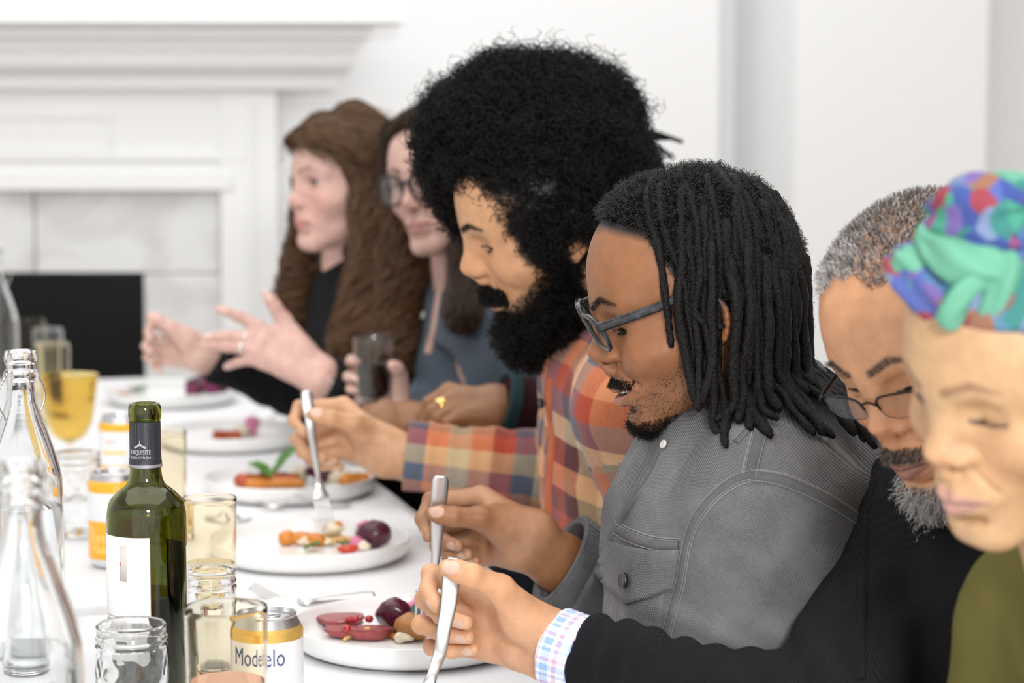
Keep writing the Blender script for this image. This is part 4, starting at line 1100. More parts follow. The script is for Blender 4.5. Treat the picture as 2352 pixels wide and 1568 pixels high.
cA = A_.el[1] + (A_.wr[1] - A_.el[1]) * .76
def cuff_plaid():
    dr = unit(A_.wr[1] - A_.el[1])
    def f(p):
        q = p - cA.astype(f32); z = q @ dr.astype(f32); rr = ln(q - z[:, None] * dr.astype(f32))
        return smax(np.abs(rr - (.0435 + .05 * z)) - .0035 + .0016 * wob(p, 3, 90), np.abs(z) - .034, .004)
    cloth_mesh('shirt_cuff', f, [cA], .085, .0028, M_plaid, rA, uvf=shirt_uv(A_, .295))
cuff_plaid()
M_blackbtn = mat('black_plastic_button', (.015, .014, .014), .3)
disc_on('cuff_button', tS, 953, 1117, .0075, M_blackbtn, rA, .004, .010)
disc_on('collar_button', tS, 1252, 925, .0065, M_blackbtn, rA, .004, .004)
def plain_placket(tree, pts, m, root, w=.028): 
    p, nr = on_surf(tree, pts, 10)
    if len(p) > 3:
        p = smooth_line(p); nr = smooth_line(nr, 4); V, F, s = strip(p, nr, w, .0022); quad_mesh('placket', V, F, m, root)
plain_placket(tS, [(1262, 870), (1262, 940), (1268, 1010), (1262, 1090), (1262, 1180)], mat('rust_placket_flannel', (.48, .12, .05), .9, noise=.35, nscale=40), rA, .02)

# black knit sweater with a checked shirt cuff
def knit(name, col, axis_scale=420):
    m, N, L, b = newmat(name)
    b.inputs['Base Color'].default_value = (*col, 1); b.inputs['Roughness'].default_value = .92; b.inputs['Specular IOR Level'].default_value = .10; b.inputs['Sheen Weight'].default_value = .03; b.inputs['Sheen Roughness'].default_value = .6
    tc = N.new('ShaderNodeTexCoord'); mp = N.new('ShaderNodeMapping'); mp.inputs['Rotation'].default_value = (0, .5, .35); L.new(tc.outputs['Object'], mp.inputs['Vector'])
    w = N.new('ShaderNodeTexWave'); w.inputs['Scale'].default_value = axis_scale / 6.28; w.inputs['Distortion'].default_value = 1.5; w.inputs['Detail'].default_value = 2; L.new(mp.outputs[0], w.inputs['Vector'])
    n = N.new('ShaderNodeTexNoise'); n.inputs['Scale'].default_value = 350; L.new(tc.outputs['Object'], n.inputs['Vector'])
    ad = N.new('ShaderNodeMath'); ad.operation = 'ADD'; L.new(w.outputs['Fac'], ad.inputs[0]); L.new(n.outputs['Fac'], ad.inputs[1])
    bp = N.new('ShaderNodeBump'); bp.inputs['Strength'].default_value = .9; bp.inputs['Distance'].default_value = .002; L.new(ad.outputs[0], bp.inputs['Height']); L.new(bp.outputs[0], b.inputs['Normal'])
    return m
M_knit = knit('black_wool_knit', (.0105, .0105, .013), 1050)
fG = garment(G, .016, .016, (1.0, .90), 31, .0062, .056, cuff_r=(None, .024), bunch=.0030)
oG, VG, FG = cloth_mesh('sweater', fG, allpts(G), .22, .0048, M_knit, rG)
tG = bvh(VG, FG)
cuff('sweater_neckband', G.neck + [0, 0, -.004], unit(hG.wrld((-.02, 0, -.03))[0] - G.neck), .060, .034, .005, M_knit, rG)
seam('armhole_seam', tG, [(2010, 1105), (1992, 1170), (1985, 1260), (1982, 1360), (1980, 1460), (1980, 1560)], rG, .007, M_knit, False)
BLU, PNK, WHT = (.30, .43, .68), (.66, .33, .48), (.74, .76, .83)
M_check = plaid_mat('pastel_check_cotton', [WHT, BLU, WHT, WHT, PNK, WHT, BLU, BLU], [WHT, BLU, BLU, WHT, PNK, WHT, WHT, BLU])
def cuff_check():
    c = G.el[1] + (G.wr[1] - G.el[1]) * .905; dr = unit(G.wr[1] - G.el[1]); c = c + dr * .004
    def f(p):
        q = p - c.astype(f32); z = q @ dr.astype(f32); rr = ln(q - z[:, None] * dr.astype(f32))
        return smax(np.abs(rr - (.0365 + .04 * z)) - .0028, np.abs(z) - .020, .003)
    o, V, F = cloth_mesh('shirt_cuff', f, [c], .075, .0026, M_check, rG, uvf=shirt_uv(G, .034)); o['label'] = 'blue and pink checked shirt cuff'
    cuff('cuff_lining', c + dr * .017, dr, .0350, .012, .0018, mat('white_cuff_cotton', (.78, .78, .78), .8), rG)
cuff_check()
# olive top
M_olive = weave('olive_cotton', (.105, .092, .022), (.15, .13, .04), line=1500, contrast=.15, blotch=.4)
fW = garment(Wm, .012, .014, (1.0, 1.0), 41, .0045, .056)
cloth_mesh('olive_top', fW, allpts(Wm), .2, .007, M_olive, rW)
# slate shirt
M_slate = weave('slate_blue_chambray', (.085, .105, .135), (.12, .145, .18), line=1500, contrast=.2, blotch=.5)
fB = garment(B, .010, .012, (1.0, .85), 51, .0040, .055)
oB, VB, FB = cloth_mesh('slate_shirt', fB, allpts(B), .2, .007, M_slate, rB)
tB = bvh(VB, FB)
collar('shirt_collar', B, .055, .060, -.030, .020, M_slate, rB, .7, .0025, .014, .3, .0035)
M_skinB = mat('fair_skin_chest', skB[0], .5)
p_, n_ = on_surf(tB, [(1012, 655), (1004, 700), (995, 760), (982, 812)], 8)
if len(p_) > 3: V, F, _ = strip(smooth_line(p_), smooth_line(n_), .014, .003); quad_mesh('open_neckline', V, F, M_skinB, rB)
plain_placket(tB, [(1000, 665), (985, 740), (968, 810), (950, 880), (940, 930)], M_slate, rB, .024)
for u, v in ((990, 725), (958, 850)): disc_on('shirt_button', tB, u - 14, v, .006, M_snap, rB, .003, .003)
# black top
M_blk = weave('black_jersey', (.008, .008, .009), (.012, .012, .013), line=900, contrast=.2, blotch=.3)
fC = garment(C_, .010, .010, (.95, .9), 61, .0035, .050)
cloth_mesh('black_top', fC, allpts(C_), .2, .007, M_blk, rC)
nc = C_.neck; hn = hC.wrld((-.02, 0, -.045))[0]; cuff('turtleneck', nc * .45 + hn * .55, hn - nc, .0545, .085, .005, M_blk, rC)
# maroon jumper
M_maroon = knit('dark_maroon_knit', (.035, .006, .010), 1500)
fH = garment(H, .012, .014, (.93, .80), 71, .004, .056)
cloth_mesh('maroon_jumper', fH, allpts(H), .2, .009, M_maroon, rH)
cuff('sleeve_cuff', H.el[0] + (H.wr[0] - H.el[0]) * .90, H.wr[0] - H.el[0], .050, .02, .004, mat('dark_teal_rib', (.006, .035, .04), .9), rH, .004)
for P_, r_ in ((D, rD), (A_, rA), (G, rG), (Wm, rW), (B, rB), (C_, rC), (H, rH)): P_.legs(r_, M_trous, M_shoe)
# ------------------------------------------------------------------ hair, beards, glasses
def hairmat(name, col, rough=.45, spec=.4, vary=.35):
    m, N, L, b = newmat(name)
    b.inputs['Roughness'].default_value = rough; b.inputs['Specular IOR Level'].default_value = spec
    hi = N.new('ShaderNodeHairInfo'); mx = N.new('ShaderNodeMix'); mx.data_type = 'RGBA'
    mx.inputs[6].default_value = (*[c * (1 - vary) for c in col], 1); mx.inputs[7].default_value = (*[min(1, c * (1 + vary)) for c in col], 1)
    L.new(hi.outputs['Random'], mx.inputs[0]); L.new(mx.outputs[2], b.inputs['Base Color'])
    return m
def coremat(name, col, bump=.9, scale=260):
    m = mat(name, col, .8, spec=.06, noise=.5, nscale=scale * .6, bump=bump, bscale=scale); return m
M_hblack = hairmat('black_hair', (.0040, .0032, .0028), .5, .16)
M_cblack = coremat('black_hair_mass', (.003, .0026, .0022))
M_hbrown = hairmat('brown_hair', (.12, .058, .024), .4, .5, .75)
M_cbrown = coremat('brown_hair_mass', (.05, .024, .010))
M_hdbrown = hairmat('dark_brown_hair', (.045, .021, .011), .4, .5)
M_cdbrown = coremat('dark_brown_hair_mass', (.022, .011, .006))
M_hwhite = hairmat('white_hair', (.55, .54, .53), .45, .4)
M_hgrey = hairmat('grey_hair', (.22, .19, .17), .45, .4)
M_hpepper = hairmat('dark_pepper_hair', (.05, .03, .022), .45, .4)
def pick(V, w, n, rng):
    w = np.clip(w, 0, None).astype(float); return rng.choice(len(V), n, p=w / w.sum())
def curls(base, nrm, length, amp, turns, k, rng, droop=0., spread=.5):
    """Little coils growing out from base along nrm."""
    n = len(base); L_ = np.broadcast_to(np.asarray(length, float), (n,)) * rng.uniform(.6, 1.25, n)
    d = nrm + rng.normal(size=(n, 3)) * spread; d[:, 2] -= droop; d /= np.linalg.norm(d, axis=1)[:, None]
    a = np.cross(d, rng.normal(size=(n, 3))); a /= np.linalg.norm(a, axis=1)[:, None]; b = np.cross(d, a)
    t = np.linspace(0, 1, k); ph = rng.uniform(0, 6.28, (n, 1)); tw = rng.uniform(.7, 1.3, (n, 1)) * turns * 6.28
    am = rng.uniform(.6, 1.4, (n, 1)) * amp * np.minimum(t * 3, 1)[None]
    an = ph + tw * t[None]
    return base[:, None] + d[:, None] * (L_[:, None] * t[None])[..., None] + a[:, None] * (am * np.cos(an))[..., None] + b[:, None] * (am * np.sin(an))[..., None]

# ---- afro and beard
rng = np.random.default_rng(21)
aC = P(1225, 385, 2.70)
def afro(p):
    d = ell(p, aC, (.126, .140, .106))
    d = smin(d, sph(p, P(1050, 300, 2.66), .040), .05); d = smin(d, sph(p, P(1180, 258, 2.70), .056), .06); d = smin(d, sph(p, P(1330, 275, 2.71), .060), .05)
    d = smin(d, sph(p, P(1370, 460, 2.68), .062), .05); d = smin(d, sph(p, P(1300, 520, 2.595), .044), .04); d = smin(d, sph(p, P(1200, 470, 2.605), .036), .03); d = smin(d, sph(p, P(1235, 545, 2.585), .018), .02)
    d = d + .006 * wob(p, 5, 75) + .004 * wob(p, 6, 160)
    q = hA.loc(p)
    d = smax(d, -ell(q, (.112, .02, .006), (.080, .115, .106)), .012)
    return smax(d, -ell(q, (-.012, .095, -.012), (.024, .05, .030)), .012)
V, F = sdf_mesh(afro, aC - .27, aC + .27, .0045)
oH_ = link('hair', mesh_np('hair', V, F), M_cblack, rA); oH_['label'] = 'large rounded black curly hair'
N_ = vnormals(V, F); i = pick(V, np.ones(len(V)), 15000, rng)
hv = A_.head_geo[0].astype(f32); hq = hA.loc(hv); A_.repaint(np.clip((.016 - afro(hv)) / .008, 0, 1) * (hq[:, 0] < .065), (.010, .007, .006))
strands('curls', curls(V[i] - N_[i] * .004, N_[i], .024, .0042, 2.4, 16, rng), .00055, M_hblack, oH_, .7)
i = pick(V, np.clip(N_[:, 2] + .3, 0, 1), 900, rng)
strands('flyaway_curls', curls(V[i], N_[i], .036, .0055, 2.4, 18, rng, spread=.7), .0004, M_hblack, oH_, .6)
def beard_core(p):
    q = hA.loc(p); Q = q.copy(); Q[:, 1] = np.abs(Q[:, 1])
    d = cap(Q, (.004, .058, -.028), (.028, .046, -.080), .012, .026); d = smin(d, cap(Q, (.028, .046, -.080), (.070, .010, -.105), .026, .030), .03)
    d = smin(d, cap(Q, (.070, 0, -.100), (.055, 0, -.128), .030, .018), .03)
    d = smax(d, -ell(Q, (.102, 0, -.044), (.03, .030, .032)), .01)
    return d + .003 * wob(p, 9, 140)
c = hA.wrld((.04, 0, -.08))[0]; V, F = sdf_mesh(beard_core, c - .12, c + .12, .004)
oB_ = link('beard', mesh_np('beard', V, F), M_cblack, rA); N_ = vnormals(V, F)
i = pick(V, np.ones(len(V)), 4200, rng)
strands('beard_curls', curls(V[i] - N_[i] * .002, N_[i], .017, .0030, 2., 13, rng, .5), .0005, M_hblack, oB_, .7)
def face_strands(P_, mask, n, length, k, rng, droop, amp=.0012, turns=1.2, spread=.35, off=0.0):
    V, F = P_.head_geo; N = vnormals(V, F); w = mask(V.astype(f32)); i = pick(V, w, n, rng)
    return curls(V[i] + N[i] * off, N[i] * .8, length, amp, turns, k, rng, droop, spread)
def mous(h, w=.030, zc=-.0335, zr=.0075):
    def f(p):
        q = h.loc(p); Q = q.copy(); Q[:, 1] = np.abs(Q[:, 1]); zz = zc - .22 * np.clip(Q[:, 1] - .008, 0, 1)
        return ((np.abs(Q[:, 2] - zz) < zr) & (Q[:, 1] < w) & (Q[:, 0] > .07)).astype(float)
    return f
strands('moustache', face_strands(A_, mous(hA, .034), 1500, .012, 8, rng, 1.0), .0005, M_hblack, rA, .6)
strands('stubble', face_strands(A_, lambda p: hA.beard_mask(p), 2600, .010, 8, rng, .5, .002), .00045, M_hblack, rA, .6)

# ---- locs
def hang(roots, nrm, L_, nseg, coll, g, rng, it=140, r=.006, push=None):
    """Lets ropes fall from their roots over the colliding fields."""
    n = len(roots); seg = np.broadcast_to(np.asarray(L_, float), (n,))[:, None] / nseg
    X = roots[:, None] + nrm[:, None] * (np.linspace(0, 1, nseg + 1)[None, :, None] * np.broadcast_to(np.asarray(L_, float), (n,))[:, None, None])
    Vp = np.zeros_like(X); gv = np.array(g, float)
    for step in range(it):
        Vp = Vp * .86 + gv * .0011
        if push is not None: Vp += push[:, None] * .0004 * (1 - step / it)
        X = X + Vp; X0 = X.copy()
        X[:, 0] = roots; X[:, 1] = roots + nrm * seg
        for _ in range(3):
            for s in range(1, nseg):
                d = X[:, s + 1] - X[:, s]; l = np.linalg.norm(d, axis=1)[:, None] + 1e-9; X[:, s + 1] = X[:, s] + d / l * seg
        q = X.reshape(-1, 3).astype(f32); d = coll(q); e = f32(.002)
        gr = np.stack([coll(q + A(*(e if a == b else 0 for a in range(3)))) - d for b in range(3)], 1) / e
        gr /= np.linalg.norm(gr, axis=1)[:, None] + 1e-6
        pen = np.clip(r - d, 0, .02)[:, None] * gr; pen = pen.reshape(X.shape); pen[:, :2] = 0
        if step % 3 == 2:
            Q_ = X[:, 2:].reshape(-1, 3); own = np.repeat(np.arange(n), nseg - 1); g2 = (Q_ * Q_).sum(1); D2 = g2[:, None] + g2[None] - 2 * Q_ @ Q_.T
            ii, jj = np.nonzero((D2 < (2 * r) ** 2) & (own[:, None] != own[None])); dv = Q_[ii] - Q_[jj]; dl = np.linalg.norm(dv, axis=1)[:, None] + 1e-6
            ac = np.zeros_like(Q_); np.add.at(ac, ii, dv / dl * (2 * r - dl) * .25); sh_ = np.zeros_like(X); sh_[:, 2:] = ac.reshape(n, nseg - 1, 3); X = X + sh_
        X = X + pen; Vp = (Vp + (X - X0) * .5) * np.where(np.abs(pen).sum(-1, keepdims=True) > 0, .6, 1)
    return X
def locs(P_, root, h, n, length, rng, rad=.0058, coll=None, fuzz=True, keep=None):
    sk = []; gold = math.pi * (3 - 5 ** .5)
    for k in range(n * 4):
        z = 1 - 2 * (k + .5) / (n * 4); a = gold * k; s = math.sqrt(1 - z * z); sk.append((s * math.cos(a), s * math.sin(a), z))
    sk = np.array(sk); loc = np.array((-.010, 0, .050)) + sk * (.098, .077, .084)
    x, y, z = loc.T
    line = np.interp(x, [-.11, -.05, -.01, .012, .024, .034], [-.015, .005, .024, .042, .080, .108])
    ok = (z > line) & (x < .032) & (np.abs(y) > .008)
    if keep is not None: ok &= keep(loc)
    loc = loc[ok]; base = h.wrld(loc); out = h.wrld(loc + sk[ok] * .01) - base; out /= np.linalg.norm(out, axis=1)[:, None]
    L_ = length(loc) * rng.uniform(.85, 1.12, len(loc))
    X = hang(base - out * .004, out, L_, 15, coll, (0, 0, -1), rng, r=rad * 1.05, push=rng.normal(size=out.shape) * .55 + (np.sign(loc[:, 1:2]) * h.R.astype(float)[:, 1] * 1.2 - h.R.astype(float)[:, 0] * np.clip((loc[:, :1] + .04) / .06, 0, 1) * 2.2))
    fz = []
    for c, l in zip(X, L_):
        lq = h.loc(c.astype(f32))
        if ((lq[:, 0] > .047) & (lq[:, 2] < .122)).any(): continue
        if lq[0, 1] > 0 and lq[0, 0] > -.035 and rng.random() < .24: continue
        m_ = 34; p = spline(c, m_); p = smooth_line(p, 2); p += hair_noise(1, m_, .0022, rng, 1.2)[0]
        rr = rad * rng.uniform(.8, 1.2) * (1 + .10 * np.sin(np.linspace(0, rng.uniform(14, 26), m_) + rng.uniform(0, 6)) + rng.normal(size=m_) * .05)
        rr[0] *= 1.25; rr[-1] *= .45; rr[-2] *= .85
        V, F = tube_np(p, rr, 9); V = V + rng.normal(size=V.shape) * rad * .07
        quad_mesh('dreadlock', V, F, M_loc, root)
        t = np.gradient(p, axis=0); t /= np.linalg.norm(t, axis=1)[:, None]
        for _ in range(110):
            j = rng.integers(0, m_); u = np.cross(t[j], rng.normal(size=3)); u /= np.linalg.norm(u); fz.append((p[j] + u * rr[j] * .85, u + t[j] * rng.normal() * .9))
    return fz
def loc_mat():
    m, N, L, b = newmat('black_loc_fibre')
    tc = N.new('ShaderNodeTexCoord'); n = N.new('ShaderNodeTexNoise'); n.inputs['Scale'].default_value = 420; n.inputs['Detail'].default_value = 4; L.new(tc.outputs['Object'], n.inputs['Vector'])
    r = N.new('ShaderNodeValToRGB'); r.color_ramp.elements[0].position = .35; r.color_ramp.elements[0].color = (.002, .0018, .0016, 1); r.color_ramp.elements[1].position = .75; r.color_ramp.elements[1].color = (.018, .0165, .016, 1)
    L.new(n.outputs['Fac'], r.inputs[0]); L.new(r.outputs[0], b.inputs['Base Color']); b.inputs['Roughness'].default_value = .5; b.inputs['Specular IOR Level'].default_value = .16
    bp = N.new('ShaderNodeBump'); bp.inputs['Strength'].default_value = 1; bp.inputs['Distance'].default_value = .002; L.new(n.outputs['Fac'], bp.inputs['Height']); L.new(bp.outputs[0], b.inputs['Normal'])
    return m
M_loc = loc_mat()
rng = np.random.default_rng(5)
def collD(p):
    q = hD.loc(p); Q = q.copy(); Q[:, 1] = np.abs(Q[:, 1])
    d = smin(hD.skull(Q), ell(Q, (.028, 0, -.012), (.058, .063, .078)), .03)
    d = smin(d, cap(Q, (.008, .047, -.050), (.070, .016, -.083), .020, .0165), .028)
    d = np.minimum(d, cap(Q, (-.02, .078, -.015), (-.022, .086, .03), .009, .009))
    d = np.minimum(d, D.neckf(p)); return np.minimum(d, D.torso(p, .018))
def cap_hair(p):
    q = hD.loc(p); Q = q.copy(); Q[:, 1] = np.abs(Q[:, 1])
    d = hD.skull(Q) - .007 + .0022 * wob(p, 31, 170)
    line = np.interp(Q[:, 0], [-.11, -.05, -.01, .012, .024, .036, .068], [-.02, .0, .020, .038, .074, .103, .119]).astype(f32)
    return smax(d, (line - Q[:, 2]) * .7, .006)
c = hD.wrld((-.01, 0, .05))[0]; V, F = sdf_mesh(cap_hair, c - .15, c + .15, .0032)
oc = link('hair', mesh_np('hair', V, F), M_cblack, rD); hv = D.head_geo[0].astype(f32); D.repaint(np.clip((.010 - cap_hair(hv)) / .006, 0, 1), (.008, .006, .005)); N_ = vnormals(V, F)
i = pick(V, np.ones(len(V)), 15000, rng)
strands('fuzz', curls(V[i] - N_[i] * .001, N_[i], .0072, .0011, 1.5, 8, rng, spread=.6), .00021, hairmat('black_fuzz', (.012, .011, .010), .4, .4), oc, .6)
fz = locs(D, rD, hD, 54, lambda l: np.interp(l[:, 0], [-.11, -.02, .03, .06], [.19, .20, .20, .20]) + .45 * np.clip(l[:, 2] - .06, 0, 1), rng, .0048, collD)
b_ = np.array([x[0] for x in fz]); n_ = np.array([x[1] for x in fz])
strands('loc_fuzz', curls(b_, n_, .0034, .0007, .8, 5, rng, spread=.5), .00017, M_hblack, oc, .5)
# his goatee and whiskers
def goat(p):
    q = hD.loc(p); Q = q.copy(); Q[:, 1] = np.abs(Q[:, 1])
    return ((Q[:, 2] < -.083) & (Q[:, 0] > .040)).astype(float)
strands('goatee', face_strands(D, goat, 3400, .008, 7, rng, .9, .0012, 1.4), .00019, M_hblack, rD, .6)
strands('moustache', face_strands(D, mous(hD, .031, -.0345, .0045), 900, .0040, 5, rng, 1.2, .0005), .00017, M_hblack, rD, .6)
strands('stubble', face_strands(D, lambda p: hD.beard_mask(p), 3600, .0026, 4, rng, .4, .0004), .00013, M_hblack, rD, .6)
def brows(P_, h, n, m, root, ln_=.006, r=.0002):
    def f(p):
        q = h.loc(p); Q = q.copy(); Q[:, 1] = np.abs(Q[:, 1]); F2 = Q.copy(); F2[:, 0] = np.where(Q[:, 0] > .058, 0, 1)
        d = np.minimum(cap(F2, (0, .012, .0465), (0, .032, .0535), .0028, .0028), cap(F2, (0, .032, .0535), (0, .050, .0475), .0028, .0010)); return (d < 0).astype(float)
    V, F = P_.head_geo; N = vnormals(V, F); i = pick(V, f(V.astype(f32)), n, rng)
    q = h.loc(V[i].astype(f32)); side = np.sign(q[:, 1]); latw = h.R.astype(float)[:, 1]
    nn = N[i] * .45 + side[:, None] * latw * .8
    strands('eyebrows', curls(V[i], nn, ln_, .0004, .5, 5, rng, -.1, .18), r, m, root, .4)
brows(D, hD, 300, M_hblack, rD, .006, .00015); brows(A_, hA, 300, M_hblack, rA, .006, .00018); brows(G, hG, 220, M_hpepper, rG, .006, .00016)
def lashes(P_, h, root, m, n=60):
    V = []; rngl = np.random.default_rng(3)
    for sd in (1, -1):
        for t in np.linspace(-.9, 1, n):
            op = h.p['open']; z = .0265 + h.p['gaze'] * .012 + (.0056 * op) * (1 - t * t) - (1 - op) * .0035 * (1 - t * t)
            y = .033 + .015 * t; e = np.array((.0655, .032, .0265)); d = np.array((math.sqrt(max(.0138 ** 2 - (y - e[1]) ** 2 - (z - e[2]) ** 2, 1e-6)), 0, 0))
            b = np.array((e[0] + d[0], y, z)); tip = b + np.array((.006, .004 * t, -.0035 + .002 * abs(t)))
            mid = (b + tip) / 2 + np.array((.0006, 0, -.0012)); V.append(h.wrld([b * (1, sd, 1), mid * (1, sd, 1), tip * (1, sd, 1)]))
    strands('eyelashes', np.array(V), .00022, m, root, .3)
for P_, h, r_ in ((D, hD, rD), (A_, hA, rA), (G, hG, rG), (Wm, hW, rW)): lashes(P_, h, r_, M_hblack)

# ---- short grey hair and goatee
rng = np.random.default_rng(8)
def gmask(p):
    q = hG.loc(p); Q = q.copy(); Q[:, 1] = np.abs(Q[:, 1])
    line = np.interp(Q[:, 0], [-.11, -.05, -.015, .01, .035, .050, .075, .09], [-.03, -.02, .02, .045, .080, .098, .112, .118])
    line = line + .006 * np.sin(Q[:, 1] * 160)
    return np.clip((Q[:, 2] - line) / .008, 0, 1)
def gfront(p): q = hG.loc(p); return np.clip((q[:, 0] - .02) / .04, 0, 1) * np.clip((.03 - q[:, 1]) / .05, 0.12, 1)
V, F = G.head_geo; N_ = vnormals(V, F); gm = gmask(V.astype(f32)); gf = gfront(V.astype(f32))
back = -hG.R.astype(float)[:, 0]
for nm, m_, n, w in (('hair', M_hpepper, 9000, gm * (1 - .55 * gf)), ('grey_hair', M_hgrey, 6500, gm), ('white_hair', M_hwhite, 4200, gm * (.18 + gf))):
    i = pick(V, w, n, rng); strands(nm, curls(V[i], N_[i] + back * .35, .0085, .0009, 1., 6, rng, spread=.3), .00028, m_, rG, .5)
def ggoat(p):
    q = hG.loc(p); Q = q.copy(); Q[:, 1] = np.abs(Q[:, 1])
    return ((Q[:, 2] < -.074) & (Q[:, 0] > .035) & (Q[:, 1] < .045)).astype(float) * np.clip((-.066 - Q[:, 2]) / .012, .25, 1)
for m_, n in ((M_hwhite, 1500), (M_hgrey, 1300), (M_hpepper, 250)):
    strands('goatee', face_strands(G, ggoat, n, .018, 8, rng, .9, .0016, 1.1, .3), .00034, m_, rG, .4)
strands('moustache', face_strands(G, mous(hG, .027, -.0335, .0055), 420, .0060, 6, rng, 1.3, .0005), .00020, M_hpepper, rG, .5)
strands('moustache', face_strands(G, mous(hG, .027, -.0335, .0055), 260, .0065, 6, rng, 1.3, .0005), .00020, M_hgrey, rG, .5)

# ---- long hair
def guides(name, paths, n, k, amp, freq, m, root, rng, rad=.0005, jit=.5):
    """Strands along polylines [(points, start radius, end radius, share)]."""
    out = []; tot = sum(s for *_, s in paths)
    for pts, r0, r1, s in paths:
        c = int(n * s / tot); p = spline(np.array(pts, float), k); rr = np.linspace(r0, r1, k)[None, :, None]
        off = rng.normal(size=(c, 1, 3)); off /= np.linalg.norm(off, axis=2, keepdims=True); off = off * rng.uniform(.55, 1.05, (c, 1, 1))
        t = np.linspace(0, 1, k)[None, :, None]; end = rng.uniform(.86, 1.06, (c, 1, 1))
        w = rng.uniform(.8, 1.25, (c, 1, 1)) * freq * 6.28; cl = rng.integers(0, 26, c); ph = (cl * .83)[:, None, None] + np.array([0, 1.6, 3.1]) + rng.normal(size=(c, 1, 3)) * .25
        out.append(p[None] + off * rr + amp * np.minimum(t * 3, 1) * np.sin(w * t + ph))
    strands(name, np.concatenate(out), rad, m, root, .6)
rng = np.random.default_rng(12)
def scalp(h, th, line, noise, seed):
    def f(p):
        q = h.loc(p); Q = q.copy(); Q[:, 1] = np.abs(Q[:, 1])
        d = hC.skull(Q) - th + noise * wob(p, seed, 90)
        l = np.interp(Q[:, 0], *line).astype(f32)
        return smax(d, (l - Q[:, 2]) * .8, .012)
    return f
fs = scalp(hC, .019, ([-.12, -.03, .02, .05, .075, .10], [-.12, -.09, -.02, .060, .098, .104]), .004, 3)
CM = [[P(800, 300, 3.70), P(850, 420, 3.66), P(865, 560, 3.62), P(845, 700, 3.58), P(815, 810, 3.56)],
      [P(850, 320, 3.72), P(915, 450, 3.64), P(935, 600, 3.56), P(925, 720, 3.52), P(900, 820, 3.50)],
      [P(700, 420, 3.82), P(695, 560, 3.80), P(680, 640, 3.79), P(665, 720, 3.78)],
      [P(820, 300, 3.78), P(880, 480, 3.76), P(890, 640, 3.74), P(860, 780, 3.70)]]
def cmass(p):
    d = fs(p)
    for g, (r0, r1) in zip(CM, ((.030, .034), (.036, .040), (.020, .024), (.05, .05))):
        for j in range(len(g) - 1):
            a = r0 + (r1 - r0) * j / len(g); d = smin(d, cap(p, g[j], g[j + 1], a, a + (r1 - r0) / len(g)), .022)
    d = smin(d, sph(p, P(735, 292, 3.75), .030), .03); d = smin(d, sph(p, P(815, 285, 3.72), .040), .03)
    return d + .0065 * wob(p, 77, 75) + .002 * wob(p, 78, 190)
c = P(800, 530, 3.70); V, F = sdf_mesh(cmass, c - [.24, .3, .33], c + [.24, .3, .33], .006)
oc = link('hair', mesh_np('hair', V, F), M_cbrown, rC); oc['label'] = 'long loose wavy brown hair'; N_ = vnormals(V, F)
guides('waves', [(g, r0, r1, s) for g, (r0, r1, s) in zip(CM, ((.034, .042, 3), (.038, .044, 3), (.020, .028, 1.2), (.05, .055, 2)))], 5200, 30, .012, 2.6, M_hbrown, oc, rng, .0009)
# strands over the scalp, combed back from the face
def combed(V, N, h, sel, n, length, k, amp, m, root, rng, rad=.0005):
    i = pick(V, sel, n, rng); R = h.R.astype(float); q = h.loc(V[i].astype(f32))
    d = -R[:, 0] * .8 + R[:, 1] * np.sign(q[:, 1])[:, None] * .5 - np.array([0, 0, .5]); nn = N[i]; d = d - nn * np.einsum('ij,ij->i', d, nn)[:, None] * .9; d /= np.linalg.norm(d, axis=1)[:, None] + 1e-9
    t = np.linspace(0, 1, k)[None, :, None]; L_ = length * rng.uniform(.6, 1.2, (n, 1, 1))
    w = rng.uniform(.7, 1.3, (n, 1, 1)) * 9; ph = rng.uniform(0, 6.28, (n, 1, 3))
    pts = V[i][:, None] - nn[:, None] * (t * t * L_ * .32 - .002) + d[:, None] * t * L_ + amp * t * np.sin(w * t + ph)
    strands('combed_strands', pts, rad, m, root, .5)
zz = hC.loc(V.astype(f32)); combed(V, N_, hC, ((zz[:, 2] > .03) & (np.linalg.norm(zz, axis=1) < .17)).astype(float), 3200, .085, 10, .006, M_hbrown, oc, rng, .0005)
fs2 = scalp(hB, .013, ([-.12, -.03, .01, .045, .075, .10], [-.12, -.08, -.03, .065, .108, .116]), .002, 4)
BM = [[P(1000, 300, 3.50), P(1050, 450, 3.46), P(1075, 600, 3.42), P(1060, 730, 3.36)],
      [P(1040, 320, 3.56), P(1090, 480, 3.54), P(1110, 640, 3.48), P(1095, 740, 3.44)],
      [P(905, 300, 3.58), P(905, 480, 3.60), P(945, 640, 3.58), P(960, 760, 3.50), P(940, 850, 3.50)]]
def bmass(p):
    d = fs2(p)
    for g, r in zip(BM, (.026, .036, .020)):
        for j in range(len(g) - 1): d = smin(d, cap(p, g[j], g[j + 1], r), .02)
    return d + .002 * wob(p, 78, 120)
c = P(1000, 520, 3.48); V, F = sdf_mesh(bmass, c - [.2, .26, .3], c + [.2, .26, .3], .006)
oc = link('hair', mesh_np('hair', V, F), M_cdbrown, rB); oc['label'] = 'long straight dark brown hair parted at the middle'; N_ = vnormals(V, F)
guides('strands', [(g, r, r * 1.15, s) for g, r, s in zip(BM, (.030, .040, .024), (2, 2, 1.4))], 3200, 22, .0035, 1.3, M_hdbrown, oc, rng, .0005)
zz = hB.loc(V.astype(f32)); combed(V, N_, hB, ((zz[:, 2] > .03) & (np.linalg.norm(zz, axis=1) < .17)).astype(float), 2600, .08, 8, .002, M_hdbrown, oc, rng, .0004)
